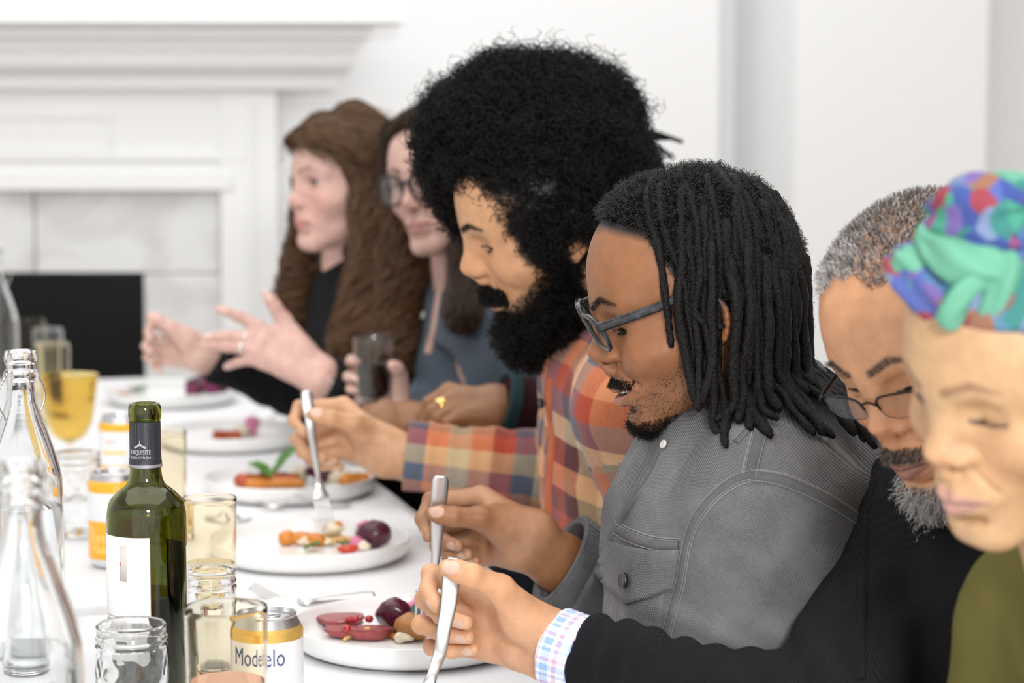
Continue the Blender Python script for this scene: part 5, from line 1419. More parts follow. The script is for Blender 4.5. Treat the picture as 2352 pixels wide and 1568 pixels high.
# ---- hidden guest's locs
rng = np.random.default_rng(15)
def hcap(p):
    q = hH.loc(p); Q = q.copy(); Q[:, 1] = np.abs(Q[:, 1])
    d = hH.skull(Q) - .014 + .003 * wob(p, 33, 120); l = np.interp(Q[:, 0], [-.12, 0, .06, .09], [-.05, .0, .09, .11]).astype(f32); return smax(d, (l - Q[:, 2]) * .8, .01)
V, F = sdf_mesh(hcap, hH.o - .17, hH.o + .19, .006); oc = link('hair', mesh_np('hair', V, F), M_cblack, rH)
for a, b, c_ in (((1440, 330), (1500, 305), (1568, 326)), ((1450, 345), (1505, 335), (1545, 362)), ((1460, 370), (1510, 385), (1530, 440)), ((1455, 400), (1500, 430), (1515, 520)), ((1440, 350), (1490, 318), (1535, 318))):
    p = spline(np.array([P(*a, 3.28), P((a[0] + b[0]) / 2, (a[1] + b[1]) / 2 - 6, 3.28), P(*b, 3.29), P(*c_, 3.30)]), 16); V, F = tube_np(p, np.linspace(.006, .0035, 16), 8); quad_mesh('dreadlock', V, F, M_loc, rH)

# ---- glasses
def lensmat(name, tint, g=.10):
    m = bpy.data.materials.new(name); m.use_nodes = True; N = m.node_tree.nodes; L = m.node_tree.links; N.clear()
    o = N.new('ShaderNodeOutputMaterial'); t = N.new('ShaderNodeBsdfTransparent'); t.inputs[0].default_value = (*tint, 1); gl = N.new('ShaderNodeBsdfGlossy'); gl.inputs['Roughness'].default_value = .02
    lw = N.new('ShaderNodeLayerWeight'); lw.inputs[0].default_value = .25; mr = N.new('ShaderNodeMapRange'); mr.inputs[3].default_value = g * .35; mr.inputs[4].default_value = .5
    L.new(lw.outputs['Fresnel'], mr.inputs[0]); mx = N.new('ShaderNodeMixShader'); L.new(mr.outputs[0], mx.inputs[0]); L.new(t.outputs[0], mx.inputs[1]); L.new(gl.outputs[0], mx.inputs[2]); L.new(mx.outputs[0], o.inputs[0]); return m
M_lens = lensmat('clear_spectacle_lens', (.93, .94, .95), .12)
def glasses(h, root, label, m, mt, shape, x, z, tilt, wrap, hw, hh, rimr, gap, temple_z, roll=0., top_only=False, tw=(.0022, .0042), yaw=0.):
    g = empty('eyeglasses', tuple(root.location)); g.parent = root; g.location = (0, 0, 0); g['label'] = label
    def place(p):
        p = np.atleast_2d(np.array(p, float)).copy(); cr, sr = math.cos(roll), math.sin(roll)
        y, zz = p[:, 1] * cr - (p[:, 2] - z) * sr, p[:, 1] * sr + (p[:, 2] - z) * cr + z; p[:, 1], p[:, 2] = y, zz
        return (p * h.k) @ h.R.T.astype(float) + h.o
    def fr(name, V, F, mm, par):
        me = bpy.data.meshes.new(name); me.from_pydata([tuple(map(float, v)) for v in V], [], [tuple(dict.fromkeys(int(i) for i in q)) for q in F], shade_flat=False)
        o = bpy.data.objects.new(name, me); COL.objects.link(o); me.materials.append(mm); o.parent = par; o.matrix_parent_inverse = Matrix.Translation(root.location).inverted(); return o
    cy = gap / 2 + hw; a = np.linspace(0, 2 * math.pi, 40, endpoint=False)
    parts = []
    for sd in (1, -1):
        e = shape; cx_ = np.sign(np.cos(a)) * np.abs(np.cos(a)) ** (2 / e) * hw; cz = np.sign(np.sin(a)) * np.abs(np.sin(a)) ** (2 / e) * hh
        cz = np.where(cz < 0, cz * (1 + .10 * np.abs(cx_) / hw * 0), cz)
        X = x - wrap * (np.abs(cx_ + cy) / .07) ** 2 - tilt * (cz)
        ring = np.stack([X, sd * (cy + cx_), z + cz], 1)
        ring = place(ring)
        rr = np.where(cz > -hh * .25, rimr, rimr * (.25 if top_only else .85))
        parts.append(tube_np(ring, rr, 8, True))
        n = len(ring); V = np.concatenate([ring, ring.mean(0)[None]]); F = [(i, (i + 1) % n, n, n) for i in range(n)]
        fr('lens', V, F, M_lens, g)
    br = place([(x - wrap * ((gap / 2) / .07) ** 2 + .001 - tilt * hh * .3, gap / 2 * s, z + hh * .30 + .003 * (1 - s * s)) for s in np.linspace(-1, 1, 9)])
    parts.append(tube_np(br, rimr * .95, 8))
    V, F = join_np(parts); fr('frame', V, F, m, g)
    for sd in (1, -1):
        y0 = cy + hw; x0 = x - wrap * (y0 / .07) ** 2 - tilt * hh * .55
        pts = [(x0 + .003, sd * (y0 - .001), z + hh * .55), (x0 - .006, sd * (y0 + .0035), z + hh * .57), (.045, sd * max(.0755, y0 + .001), z + hh * .55 + (temple_z - z - hh * .55) * .45), (.005, sd * .0815, temple_z), (-.012, sd * .0825, temple_z - .002), (-.028, sd * .080, temple_z - .022)]
        p = spline(np.array(pts), 24); p = place(p); V, F = tube_np(p, 1.0, 8); t = np.repeat(p, 8, 0)
        d = V[:len(t)] - t; up = h.R.astype(float)[:, 2]; lt = h.R.astype(float)[:, 1]; fw_ = h.R.astype(float)[:, 0]
        V[:len(t)] = t + np.outer(d @ up, up) * tw[1] + np.outer(d @ lt, lt) * tw[0] + np.outer(d @ fw_, fw_) * .003
        fr('temple', V, F, mt, g)
    return g
def tort():
    m, N, L, b = newmat('grey_tortoiseshell'); tc = N.new('ShaderNodeTexCoord'); n = N.new('ShaderNodeTexNoise'); n.inputs['Scale'].default_value = 120; n.inputs['Detail'].default_value = 2; L.new(tc.outputs['Object'], n.inputs['Vector'])
    r = N.new('ShaderNodeValToRGB'); r.color_ramp.elements[0].position = .42; r.color_ramp.elements[0].color = (.012, .013, .015, 1); r.color_ramp.elements[1].position = .62; r.color_ramp.elements[1].color = (.040, .043, .046, 1)
    L.new(n.outputs['Fac'], r.inputs[0]); L.new(r.outputs[0], b.inputs['Base Color']); b.inputs['Roughness'].default_value = .15; return m
M_tort = tort(); M_blkmetal = mat('black_metal_frame', (.012, .012, .014), .3, metal=.5); M_dkplastic = mat('dark_brown_acetate', (.03, .018, .016), .2)
glasses(hD, rD, 'dark grey tortoiseshell glasses', M_tort, M_tort, 2.9, .1070, .0325, -.24, .010, .0265, .0178, .0029, .018, .054, roll=-.10, tw=(.0018, .0048))
glasses(hG, rG, 'thin black metal half rim glasses', M_blkmetal, M_blkmetal, 3.2, .1040, .017, -.18, .012, .0265, .0132, .0012, .018, .030, top_only=True, tw=(.0012, .0028))
glasses(hB, rB, 'round dark framed glasses', M_dkplastic, M_dkplastic, 2.2, .1050, .020, -.10, .010, .0265, .0245, .0030, .016, .036)
# ------------------------------------------------------------------ head wrap
def wrap_mat():
    m, N, L, b = newmat('multicolour_wrap_cloth'); tc = N.new('ShaderNodeTexCoord'); mp = N.new('ShaderNodeMapping'); mp.inputs['Scale'].default_value = (1, 1, .6); mp.inputs['Rotation'].default_value = (.4, .5, .2); L.new(tc.outputs['Object'], mp.inputs['Vector'])
    n = N.new('ShaderNodeTexNoise'); n.inputs['Scale'].default_value = 30; n.inputs['Detail'].default_value = 2; L.new(mp.outputs[0], n.inputs['Vector'])
    ad = N.new('ShaderNodeMix'); ad.data_type = 'RGBA'; ad.inputs[0].default_value = .03; L.new(mp.outputs[0], ad.inputs[6]); L.new(n.outputs['Color'], ad.inputs[7])
    v = N.new('ShaderNodeTexVoronoi'); v.inputs['Scale'].default_value = 85; v.inputs['Randomness'].default_value = 1; L.new(ad.outputs[2], v.inputs['Vector'])
    sp = N.new('ShaderNodeSeparateColor'); L.new(v.outputs['Color'], sp.inputs[0])
    r = N.new('ShaderNodeValToRGB'); r.color_ramp.interpolation = 'CONSTANT'; e = r.color_ramp.elements
    cols = [(.05, .10, .42), (.16, .10, .45), (.09, .24, .50), (.42, .05, .08), (.04, .30, .27), (.10, .16, .55), (.42, .18, .10), (.22, .14, .50), (.06, .42, .28), (.11, .30, .48), (.38, .07, .24), (.22, .32, .55)]
    while len(e) < len(cols): e.new(.5)
    cols = [tuple(.62 * x + .12 * sum(c) / 3 for x in c) for c in cols]
    for i, c in enumerate(cols): e[i].position = i / len(cols); e[i].color = (*c, 1)
    L.new(sp.outputs[0], r.inputs[0]); L.new(r.outputs[0], b.inputs['Base Color']); b.inputs['Roughness'].default_value = .85; b.inputs['Specular IOR Level'].default_value = .2
    return m
M_wrap = wrap_mat(); M_mint = mat('mint_wrap_cloth', (.14, .38, .26), .8, spec=.2, noise=.25, nscale=30)
hw = empty('headwrap', tuple(rW.location)); hw.parent = rW; hw.location = (0, 0, 0); hw['label'] = 'knotted multicoloured blue, red and mint headwrap'
def wlink(name, f, c, pad, h, m):
    V, F = sdf_mesh(f, np.array(c) - pad, np.array(c) + pad, h); o = bpy.data.objects.new(name, mesh_np(name, V, F)); COL.objects.link(o); o.data.materials.append(m)
    o.parent = hw; o.matrix_parent_inverse = Matrix.Translation(rW.location).inverted(); return o
def wbase(p):
    q = hW.loc(p); Q = q.copy(); Q[:, 1] = np.abs(Q[:, 1])
    d = ell(Q, (-.018, 0, .058), (.116, .092, .090)); d = smin(d, ell(Q, (-.07, 0, .06), (.075, .075, .075)), .03)
    fold = .0030 * np.sin((q[:, 2] * 150 + q[:, 0] * 55 + 8 * q[:, 1])) + .002 * wob(p, 4, 70)
    l = np.interp(Q[:, 0], [-.12, -.02, .02, .06, .10], [-.05, -.02, .035, .085, .092]).astype(f32) - .12 * (Q[:, 1] > 2)
    return smax(d + fold, (l - Q[:, 2]) * .8, .012)
wlink('wrap_base', wbase, hW.wrld((-.03, 0, .06))[0], .20, .0035, M_wrap)
def roll(name, pts, r0, r1, m, seed, twist=0, h=.0028):
    p_ = spline(np.array([P(*x) for x in pts]), 9); rr = np.linspace(r0, r1, 9)
    def f(p):
        d = None
        for a, b, x, y in zip(p_[:-1], p_[1:], rr[:-1], rr[1:]):
            g = cap(p, a, b, x, y); d = g if d is None else smin(d, g, .006)
        ax = unit(p_[-1] - p_[0]); q = (p - p_[0].astype(f32)); s = q @ ax.astype(f32)
        u = unit(np.cross(ax, [0, 1, 0])); w_ = np.cross(ax, u); an = np.arctan2((q - p_.mean(0).astype(f32) + p_[0].astype(f32)) @ u.astype(f32), (q - p_.mean(0).astype(f32) + p_[0].astype(f32)) @ w_.astype(f32))
        return d + .0022 * np.sin(an * 5 + s * 60 + seed) * min(r0, r1) / .014 + .0012 * wob(p, seed, 160)
    wlink(name, f, p_.mean(0), np.abs(p_ - p_.mean(0)).max(0) + max(r0, r1) + .012, h, m)
roll('wrap_roll', [(2190, 500, 1.472), (2230, 478, 1.456), (2290, 490, 1.452)], .018, .021, M_wrap, 1)
roll('wrap_roll', [(2200, 545, 1.462), (2250, 540, 1.452), (2300, 560, 1.452)], .013, .016, M_wrap, 2)
roll('mint_fold', [(2140, 550, 1.470), (2205, 600, 1.446), (2285, 615, 1.446)], .0105, .0150, M_mint, 3)
roll('wrap_roll', [(2088, 612, 1.492), (2130, 640, 1.480), (2185, 690, 1.470)], .0150, .0190, M_wrap, 4)
roll('mint_fold', [(2078, 598, 1.484), (2100, 600, 1.478), (2124, 622, 1.472)], .0075, .0085, M_mint, 5)
roll('wrap_roll', [(2290, 600, 1.462), (2230, 650, 1.452), (2200, 720, 1.458)], .0135, .0125, M_wrap, 6)
roll('mint_fold', [(2298, 600, 1.444), (2220, 660, 1.438), (2178, 735, 1.442)], .0058, .0062, M_mint, 7)
roll('wrap_roll', [(2310, 600, 1.462), (2270, 660, 1.455), (2250, 725, 1.458)], .0120, .0120, M_wrap, 8)
roll('mint_fold', [(2312, 585, 1.444), (2306, 650, 1.440), (2282, 722, 1.444)], .0062, .0098, M_mint, 9)
roll('wrap_roll', [(2325, 590, 1.468), (2350, 660, 1.468), (2385, 750, 1.48)], .0160, .0170, M_wrap, 10)
roll('mint_fold', [(2285, 432, 1.50), (2340, 442, 1.49), (2420, 470, 1.50)], .0100, .0120, M_mint, 11)
roll('wrap_roll', [(2310, 520, 1.475), (2360, 500, 1.47), (2430, 530, 1.48)], .0210, .0260, M_wrap, 12)
# ------------------------------------------------------------------ tableware
M_porc = mat('white_porcelain', (.84, .84, .83), .14, spec=.5)
M_steel = mat('polished_steel', (.66, .65, .64), .28, metal=1.0)
M_clear = glass('clear_glass', (.97, .98, .98)); M_amber = glass('amber_glass', (.985, .930, .80), 0, 1.2); M_amberd = glass('deep_amber_glass', (.90, .72, .30), 0, 1.32)
M_green = glass('green_bottle_glass', (.235, .26, .014), 0, 1.5); M_water = glass('water', (.98, .99, 1), 0, 1.33)
M_cola = mat('dark_drink', (.012, .006, .005), .1); M_redwine = mat('red_wine', (.012, .002, .004), .08); M_rose = glass('rose_drink', (.80, .45, .36), 0, 1.34); M_pale = glass('pale_drink', (.95, .88, .68), 0, 1.34)
M_alu = mat('brushed_aluminium', (.62, .62, .63), .28, metal=1.0); M_canw = mat('white_can_lacquer', (.78, .79, .81), .3, coat=.3)
M_cano = mat('orange_can_print', (.90, .42, .015), .3, coat=.3); M_canlo = mat('light_orange_can_print', (.95, .60, .16), .3); M_gold = mat('gold_can_band', (.75, .48, .12), .28, metal=.6); M_blue = mat('navy_can_print', (.03, .06, .20), .35); M_ink = mat('grey_label_ink', (.35, .34, .34), .7); M_paper = mat('white_label_paper', (.82, .81, .79), .7)
M_ring = mat('gold_ring_metal', (.80, .55, .20), .15, metal=1.0); M_silver = mat('silver_jewellery', (.75, .74, .72), .15, metal=1.0)
def at(u, d): return np.array([(u - CX) / FPX * d, d, TABZ])     # where a base at distance d stands on the table
PLR = .136
PROF_K = .965
PROF = smooth_prof([(.0001, .0), (.100, .0), (.122, .003), (.1325, .011), (.1355, .0265)], 5).tolist() + [(.1350, .0282), (.1338, .0284), (.1328, .0272)] + smooth_prof([(.1318, .0235), (.1275, .0115), (.1180, .0068), (.100, .006), (.0001, .0058)], 5).tolist()
PROF = [(r * PROF_K, z) for r, z in [(0, 0)] + PROF[1:-1] + [(0, .0058)]]
def plate(u, d, label, w=None):
    c = at(u, d); o = lathe('plate', PROF, M_porc, None, tuple(c + [0, 0, .0005]), 72)
    return tag(o, label, 'plate', 'white dinner plates down the table'), c
plate1, c1 = plate(942, 2.32, 'white rimmed plate of beetroot slices in front of the denim jacket')
plate2, c2 = plate(706, 2.80, 'white rimmed plate under the fork held by the plaid sleeve')
plate3, c3 = plate(660, 3.29, 'white rimmed plate topped with a big upright green leaf')
plate4, c4 = plate(528, 3.79, 'white rimmed plate with a fork leaning in it')
plate5, c5 = plate(390, 4.36, 'white rimmed plate heaped with purple beetroot, nearest the fireplace')
plate6, c6 = plate(-125, 2.42, 'white rimmed plate behind the front swing bottle, mostly hidden')
FZ = TABZ + .0068
# ---- food
def blobmesh(name, loc, r, m, seed, label, cat, rough=.12, freq=3.0, flat=1.0, rot=0., cut=0., group=None, n=3):
    bm = bmesh.new(); bmesh.ops.create_icosphere(bm, subdivisions=n, radius=1); g = np.random.default_rng(seed)
    V = np.array([v.co for v in bm.verts]); d = 1 + rough * wob((V * freq).astype(f32), seed, 1.6) + rough * .4 * wob((V * freq).astype(f32), seed + 1, 5)
    V = V * d[:, None]
    if cut:
        for k in range(4):
            nn = g.normal(size=3); nn /= np.linalg.norm(nn); h = V @ nn; V = V - np.clip(h - cut, 0, None)[:, None] * nn
    V = V * np.array(r); c, s = math.cos(rot), math.sin(rot); V = np.stack([V[:, 0] * c - V[:, 1] * s, V[:, 0] * s + V[:, 1] * c, V[:, 2]], 1)
    V[:, 2] -= V[:, 2].min() * .96
    for v, x in zip(bm.verts, V): v.co = Vector(x)
    for f in bm.faces: f.smooth = True
    me = bpy.data.meshes.new(name); bm.to_mesh(me); bm.free()
    o = link(name, me, m, None, tuple(loc)); return tag(o, label, cat, group)
def food(name, u, v, r, m, seed, label, cat, z=FZ, **k):
    p = onplane(u, v, z); return blobmesh(name, p, r, m, seed, label, cat, **k)
M_beet = mat('dark_beetroot', (.060, .004, .018), .25, noise=.6, nscale=90, bump=.4, bscale=150, coat=.3)
M_pinkbeet = mat('pink_beetroot', (.30, .055, .060), .3, noise=.3, nscale=140, bump=.3, bscale=300, coat=.2)
M_purple = mat('magenta_cabbage', (.22, .015, .09), .35, noise=.6, nscale=70)
M_carrot = mat('roasted_carrot', (.58, .20, .025), .35, noise=.45, nscale=60, bump=.3, bscale=120, coat=.2)
M_redcarrot = mat('roasted_red_carrot', (.40, .07, .018), .35, noise=.5, nscale=70, bump=.3, bscale=120, coat=.2)
M_cream = mat('crumbled_cheese', (.80, .70, .52), .6, noise=.15, nscale=80, bump=.4, bscale=200)
M_shred = mat('golden_shreds', (.66, .42, .16), .45, noise=.35, nscale=90)
M_leaf = mat('green_leaf', (.075, .20, .035), .45, noise=.35, nscale=60)
M_darkleaf = mat('dark_green_leaf', (.02, .085, .05), .4, noise=.3, nscale=60)
M_seed = mat('pomegranate_seed', (.35, .008, .015), .1, coat=.6)
M_pink = mat('pink_radish', (.70, .22, .38), .4, noise=.3, nscale=100); M_tom = mat('tomato_red', (.55, .05, .025), .3, coat=.3); M_potato = mat('roast_potato', (.36, .15, .04), .4, noise=.5, nscale=80, bump=.4, bscale=120)
def leafmesh(u, v, L_, w, rise, rotz, m, label, seed, z=FZ, name='leaf'):
    p = onplane(u, v, z); n, k = 12, 7; V = []; F = []
    g = np.random.default_rng(seed); c, s = math.cos(rotz), math.sin(rotz)
    for i in range(n):
        t = i / (n - 1); ww = w * math.sin(math.pi * min(1, t * .93 + .07)) ** .7 * (1 + .12 * math.sin(t * 26))
        for j in range(k):
            q = (j / (k - 1) - .5) * 2; x = L_ * t; y = ww * q; zz = rise * math.sin(t * 1.9) + .22 * w * q * q + .0012 * math.sin(q * 7 + t * 20)
            V.append((x * c - y * s, x * s + y * c, zz + .001))
    for i in range(n - 1):
        for j in range(k - 1): F.append((i * k + j, i * k + j + 1, (i + 1) * k + j + 1, (i + 1) * k + j))
    o = quad_mesh(name, np.array(V), F, m, None, tuple(p)); md = o.modifiers.new('thick', 'SOLIDIFY'); md.thickness = .0006
    return tag(o, label, 'leaf')
def stick(name, uv0, uv1, r0, r1, m, label, cat, seed, z=FZ, lift=0.0, bend=.004):
    a, b = onplane(*uv0, z + r0 * .9), onplane(*uv1, z + r1 * .9 + lift); n = 14; t = np.linspace(0, 1, n)[:, None]; g = np.random.default_rng(seed)
    p = a + (b - a) * t; p[:, 1] += bend * np.sin(t[:, 0] * 3.1) * 2; rr = (r0 + (r1 - r0) * t[:, 0]) * (1 + .10 * g.normal(size=n)); rr[0] *= .55; rr[-1] *= .5
    V, F = tube_np(p, rr, 12); return tag(quad_mesh(name, V, F, m), label, cat)
# plate one
def slab(u, v, sx, sy, sz, rot, seed, label, z=FZ):
    o = blobmesh('beetroot_slice', onplane(u, v, z), (sx * 1.15, sy * 1.1, sz * 1.25), M_pinkbeet, seed, label, 'beetroot', rough=.16, rot=rot)
    for vv in o.data.vertices:
        h = sz * 1.25; vv.co.z = max(min(vv.co.z, h * 1.15), h * .15) - h * .15
    return o
slab(785, 1440, .024, .018, .010, .2, 3, 'pink beetroot slice lying furthest back on the nearest plate')
slab(790, 1462, .021, .016, .008, -.2, 4, 'pink beetroot slice at the front edge of the nearest plate')
slab(845, 1468, .024, .013, .010, .1, 6, 'pink beetroot slice with a glossy cut face by the pomegranate seeds')
food('beetroot_chunk', 905, 1448, (.021, .020, .019), M_beet, 8, 'large dark beetroot chunk on the nearest plate', 'beetroot', cut=.72, rough=.08)
for k, (u, v, h) in enumerate(((803, 1452, .010), (816, 1455, .012), (848, 1450, .010), (797, 1473, .010), (829, 1458, .003))):
    tag(blobmesh('pomegranate_seed', onplane(u, v, FZ) + [0, 0, h], (.0048, .0042, .0045), M_seed, 30 + k, None, None, rough=.06, n=2), ('leftmost red pomegranate seed of the three behind the front pink slice', 'middle red pomegranate seed of the three behind the front pink slice', 'red pomegranate seed lying alone beside the dark beetroot chunk', 'red pomegranate seed sitting on the front pink beetroot slice', 'red pomegranate seed lowest in the gap between the pink slices')[k], 'seed', 'pomegranate seeds on the nearest plate')
stick('carrot_strip', (850, 1445), (925, 1470), .0045, .0035, M_carrot, 'thin roasted carrot strip beside the dark beetroot chunk', 'carrot', 40)
stick('shredded_topping', (788, 1470), (850, 1442), .0022, .0018, M_shred, 'pale crisp shred arching over the pomegranate seeds', 'topping', 41, lift=.012)
food('roast_potato', 948, 1470, (.020, .017, .016), M_potato, 12, 'golden roast potato piece beside the raised hand', 'potato', rough=.1)
food('cheese_crumb', 925, 1475, (.010, .008, .006), M_cream, 14, 'cream cheese crumb in front of the roast potato', 'cheese', rough=.25)
food('cheese_crumb', 884, 1425, (.008, .007, .006), M_pink, 16, 'pink stained cheese crumb behind the dark beetroot chunk', 'cheese', rough=.25)
leafmesh(935, 1432, .026, .012, .016, .5, M_darkleaf, 'dark green leaf behind the roast potato', 2)
food('radish_slice', 955, 1420, (.014, .012, .010), M_pink, 18, 'pink radish piece at the back of the nearest plate', 'radish', rough=.2)
# plate two
stick('roasted_carrot', (640, 1236), (745, 1242), .0105, .0085, M_carrot, 'roasted orange carrot on the plate under the raised fork', 'carrot', 42)
for k, (u0, v0, u1, v1) in enumerate(((720, 1232, 770, 1246), (735, 1245, 790, 1238), (755, 1230, 815, 1244), (700, 1240, 760, 1230), (770, 1240, 840, 1238))):
    tag(stick('onion_shred', (u0, v0), (u1, v1), .0035, .0028, M_shred, None, None, 50 + k, lift=.004), ('golden onion shred lying over the end of the orange carrot', 'golden onion shred lowest in the pile beside the orange carrot', 'golden onion shred right under the raised fork bite', 'golden onion shred lying along the orange carrot', 'golden onion shred reaching farthest towards the purple beetroot')[k], 'onion', 'onion shreds on the second plate')
food('cheese_crumb', 702, 1252, (.011, .008, .007), M_cream, 20, 'white cheese crumb beside a small green leaf', 'cheese', rough=.25); food('cheese_crumb', 745, 1252, (.013, .008, .005), M_cream, 21, 'white cheese crumb in front of the onion shreds', 'cheese', rough=.3)
leafmesh(700, 1263, .022, .010, .008, -.3, M_leaf, 'small green herb leaf at the front of the second plate', 3)
leafmesh(785, 1252, .030, .007, .006, -.5, M_leaf, 'narrow green leaf beside the purple beetroot', 4)
food('beetroot_chunk', 858, 1256, (.024, .020, .019), M_beet, 22, 'dark purple beetroot chunk on the plate under the raised fork', 'beetroot', cut=.8, rough=.1)
for k, (u, v, r) in enumerate(((838, 1246, .010), (850, 1259, .008), (872, 1248, .008), (822, 1258, .011), (835, 1266, .008))):
    tag(blobmesh('cheese_crumb', onplane(u, v, FZ) + [0, 0, .016 if k < 3 else .001], (r, r * .8, r * .7), M_pink if k in (3, 0) else M_cream, 60 + k, None, None, rough=.3), ('pink cheese crumb on the shoulder of the purple beetroot', 'cream cheese crumb on the front of the purple beetroot', 'cream cheese crumb on top of the purple beetroot', 'pink cheese crumb on the plate beside the purple beetroot', 'cream cheese crumb on the plate in front of the purple beetroot')[k], 'cheese', 'crumbs on the purple beetroot')
food('tomato_piece', 800, 1270, (.013, .009, .006), M_tom, 23, 'red tomato piece at the front rim of the second plate', 'tomato', rough=.2)
tag(blobmesh('bite_of_food', P(766, 1218, 2.880) - [0, 0, .008], (.013, .010, .009), M_cream, 24, None, None, rough=.3), 'creamy bite of food on the tines of the raised fork', 'food')
tag(blobmesh('carrot_piece', P(777, 1207, 2.880) - [0, 0, .006], (.006, .006, .006), M_carrot, 25, None, None, rough=.2), 'orange carrot cube speared on the raised fork', 'carrot')
# plate three
stick('roasted_carrot', (540, 1105), (690, 1102), .0125, .0105, M_redcarrot, 'red roasted carrot under the upright green leaf', 'carrot', 43)
stick('roasted_carrot', (560, 1110), (700, 1110), .0090, .0075, M_carrot, 'slim orange carrot in front of the red roasted carrot', 'carrot', 44)
food('cheese_crumb', 690, 1104, (.016, .011, .011), M_cream, 26, 'pale cheese crumb at the end of the red roasted carrot', 'cheese', rough=.25)
leafmesh(625, 1098, .050, .022, .040, .35, M_leaf, 'big fresh green leaf standing on the red carrot', 5, z=FZ + .012); leafmesh(622, 1098, .040, .016, .018, 2.7, M_leaf, 'smaller green leaf curling left off the red carrot', 6, z=FZ + .016)
food('beetroot_chunk', 738, 1105, (.026, .018, .014), M_beet, 27, 'dark beetroot piece half hidden behind the fork hand', 'beetroot', cut=.8); food('cheese_crumb', 775, 1106, (.020, .013, .010), M_cream, 28, 'white cheese crumb between beetroot and orange carrot', 'cheese', rough=.25)
stick('roasted_carrot', (785, 1106), (862, 1098), .0115, .0085, M_carrot, 'orange carrot at the far rim under the fork hand', 'carrot', 45)
# plate four and five
stick('roasted_carrot', (490, 1000), (555, 1000), .010, .008, M_redcarrot, 'brown roasted carrot on the plate with the leaning fork', 'carrot', 46)
food('radish_slice', 580, 997, (.014, .012, .016), M_pink, 29, 'pink radish piece on the plate with the leaning fork', 'radish', rough=.2); food('cheese_crumb', 558, 1000, (.012, .010, .009), M_cream, 31, 'pale cheese crumb between brown carrot and pink radish', 'cheese', rough=.3)
leafmesh(560, 990, .030, .010, .020, .4, M_leaf, 'small green leaf beside the pink radish', 8)
leafmesh(275, 905, .055, .016, .012, .1, M_leaf, 'green leaf on the plate nearest the fireplace', 7); stick('carrot_strip', (255, 905), (300, 908), .006, .005, M_redcarrot, 'thin brown carrot strip beside the green leaf', 'carrot', 47)
for k, (u, v, r, h) in enumerate(((455, 905, .022, 0), (490, 905, .024, 0), (515, 905, .018, 0), (478, 900, .018, .018), (505, 900, .016, .014), (440, 906, .014, 0))):
    tag(blobmesh('beetroot_chunk', onplane(u, v, FZ) + [0, 0, h], (r, r * .85, r * .8), M_purple if k % 2 else M_beet, 70 + k, None, None, rough=.2), ('dark beetroot chunk at the heap\'s side nearest the green leaf', 'magenta cabbage chunk at the middle of the farthest heap', 'dark beetroot chunk at the heap\'s side away from the green leaf', 'magenta cabbage chunk on top, nearer the green leaf', 'dark beetroot chunk on top of the farthest heap', 'small magenta cabbage piece fallen off the farthest heap')[k], 'beetroot', 'beetroot heap on the farthest plate')
for k, (u, v, h) in enumerate(((470, 898, .030), (495, 897, .034), (510, 900, .022), (482, 905, .018))):
    tag(blobmesh('cheese_crumb', onplane(u, v, FZ) + [0, 0, h], (.009, .007, .006), M_pink, 80 + k, None, None, rough=.3), ('pink crumb on the farthest heap, nearest the green leaf', 'pink crumb highest on the farthest beetroot heap', 'pink crumb on the far side of the farthest heap', 'pink crumb lowest on the front of the farthest heap')[k], 'cheese', 'crumbs on the farthest beetroot heap')
# ---- cutlery
def fork(label, spine, wdir, neck=.62, wend=.0085, wneck=.0032, whead=.0125, th=.0012, tines=4, lens=None):
    """spine: points from handle end to tine tips; wdir: the flat width direction."""
    n = 44; p = spline(np.array(spine, float), n); L_ = np.concatenate([[0], np.cumsum(np.linalg.norm(np.diff(p, axis=0), axis=1))]); s = L_ / L_[-1]
    w = unit(wdir); t = np.gradient(p, axis=0); t /= np.linalg.norm(t, axis=1)[:, None]
    root = empty('fork', tuple(p[0]), label, 'fork')
    wd = np.interp(s, [0, .02, .10, neck * .8, neck, neck + .07, neck + .16, .80, 1], [wend * .6, wend * .95, wend, wneck * 1.25, wneck, whead * .55, whead, whead, whead])
    hd = s <= .80
    def ribbon(idx, off, half):
        V = []; F = []
        for i, o_, h_ in zip(idx, off, half):
            ww = unit(w - t[i] * (w @ t[i])); nn = np.cross(t[i], ww); c = p[i] + ww * o_
            for a in np.linspace(0, 2 * math.pi, 10, endpoint=False): V.append(c + ww * h_ * math.cos(a) + nn * th * (1.25 if h_ < .006 else 1) * math.sin(a))
        k = len(idx)
        for i in range(k - 1):
            for j in range(10): F.append((i * 10 + j, i * 10 + (j + 1) % 10, (i + 1) * 10 + (j + 1) % 10, (i + 1) * 10 + j))
        V.append(p[idx[0]] + w * off[0]); V.append(p[idx[-1]] + w * off[-1]); m_ = len(V)
        for j in range(10): F.append((m_ - 2, (j + 1) % 10, j, m_ - 2)); F.append((m_ - 1, (k - 1) * 10 + j, (k - 1) * 10 + (j + 1) % 10, m_ - 1))
        return np.array(V), F
    ih = [i for i in range(n) if s[i] <= .80]; it = [i for i in range(n) if s[i] >= .78]
    V, F = ribbon(ih, [0] * len(ih), wd[ih]); quad_mesh('handle', V, F, M_steel, root)
    for k in range(tines):
        o_ = (k - (tines - 1) / 2) * whead * 2 / tines * .96; hw_ = [whead / tines * .62 * (1 - .55 * (s[i] - .78) / .22) for i in it]
        V, F = ribbon(it, [o_] * len(it), hw_); quad_mesh('tine', V, F, M_steel, root)
    return root
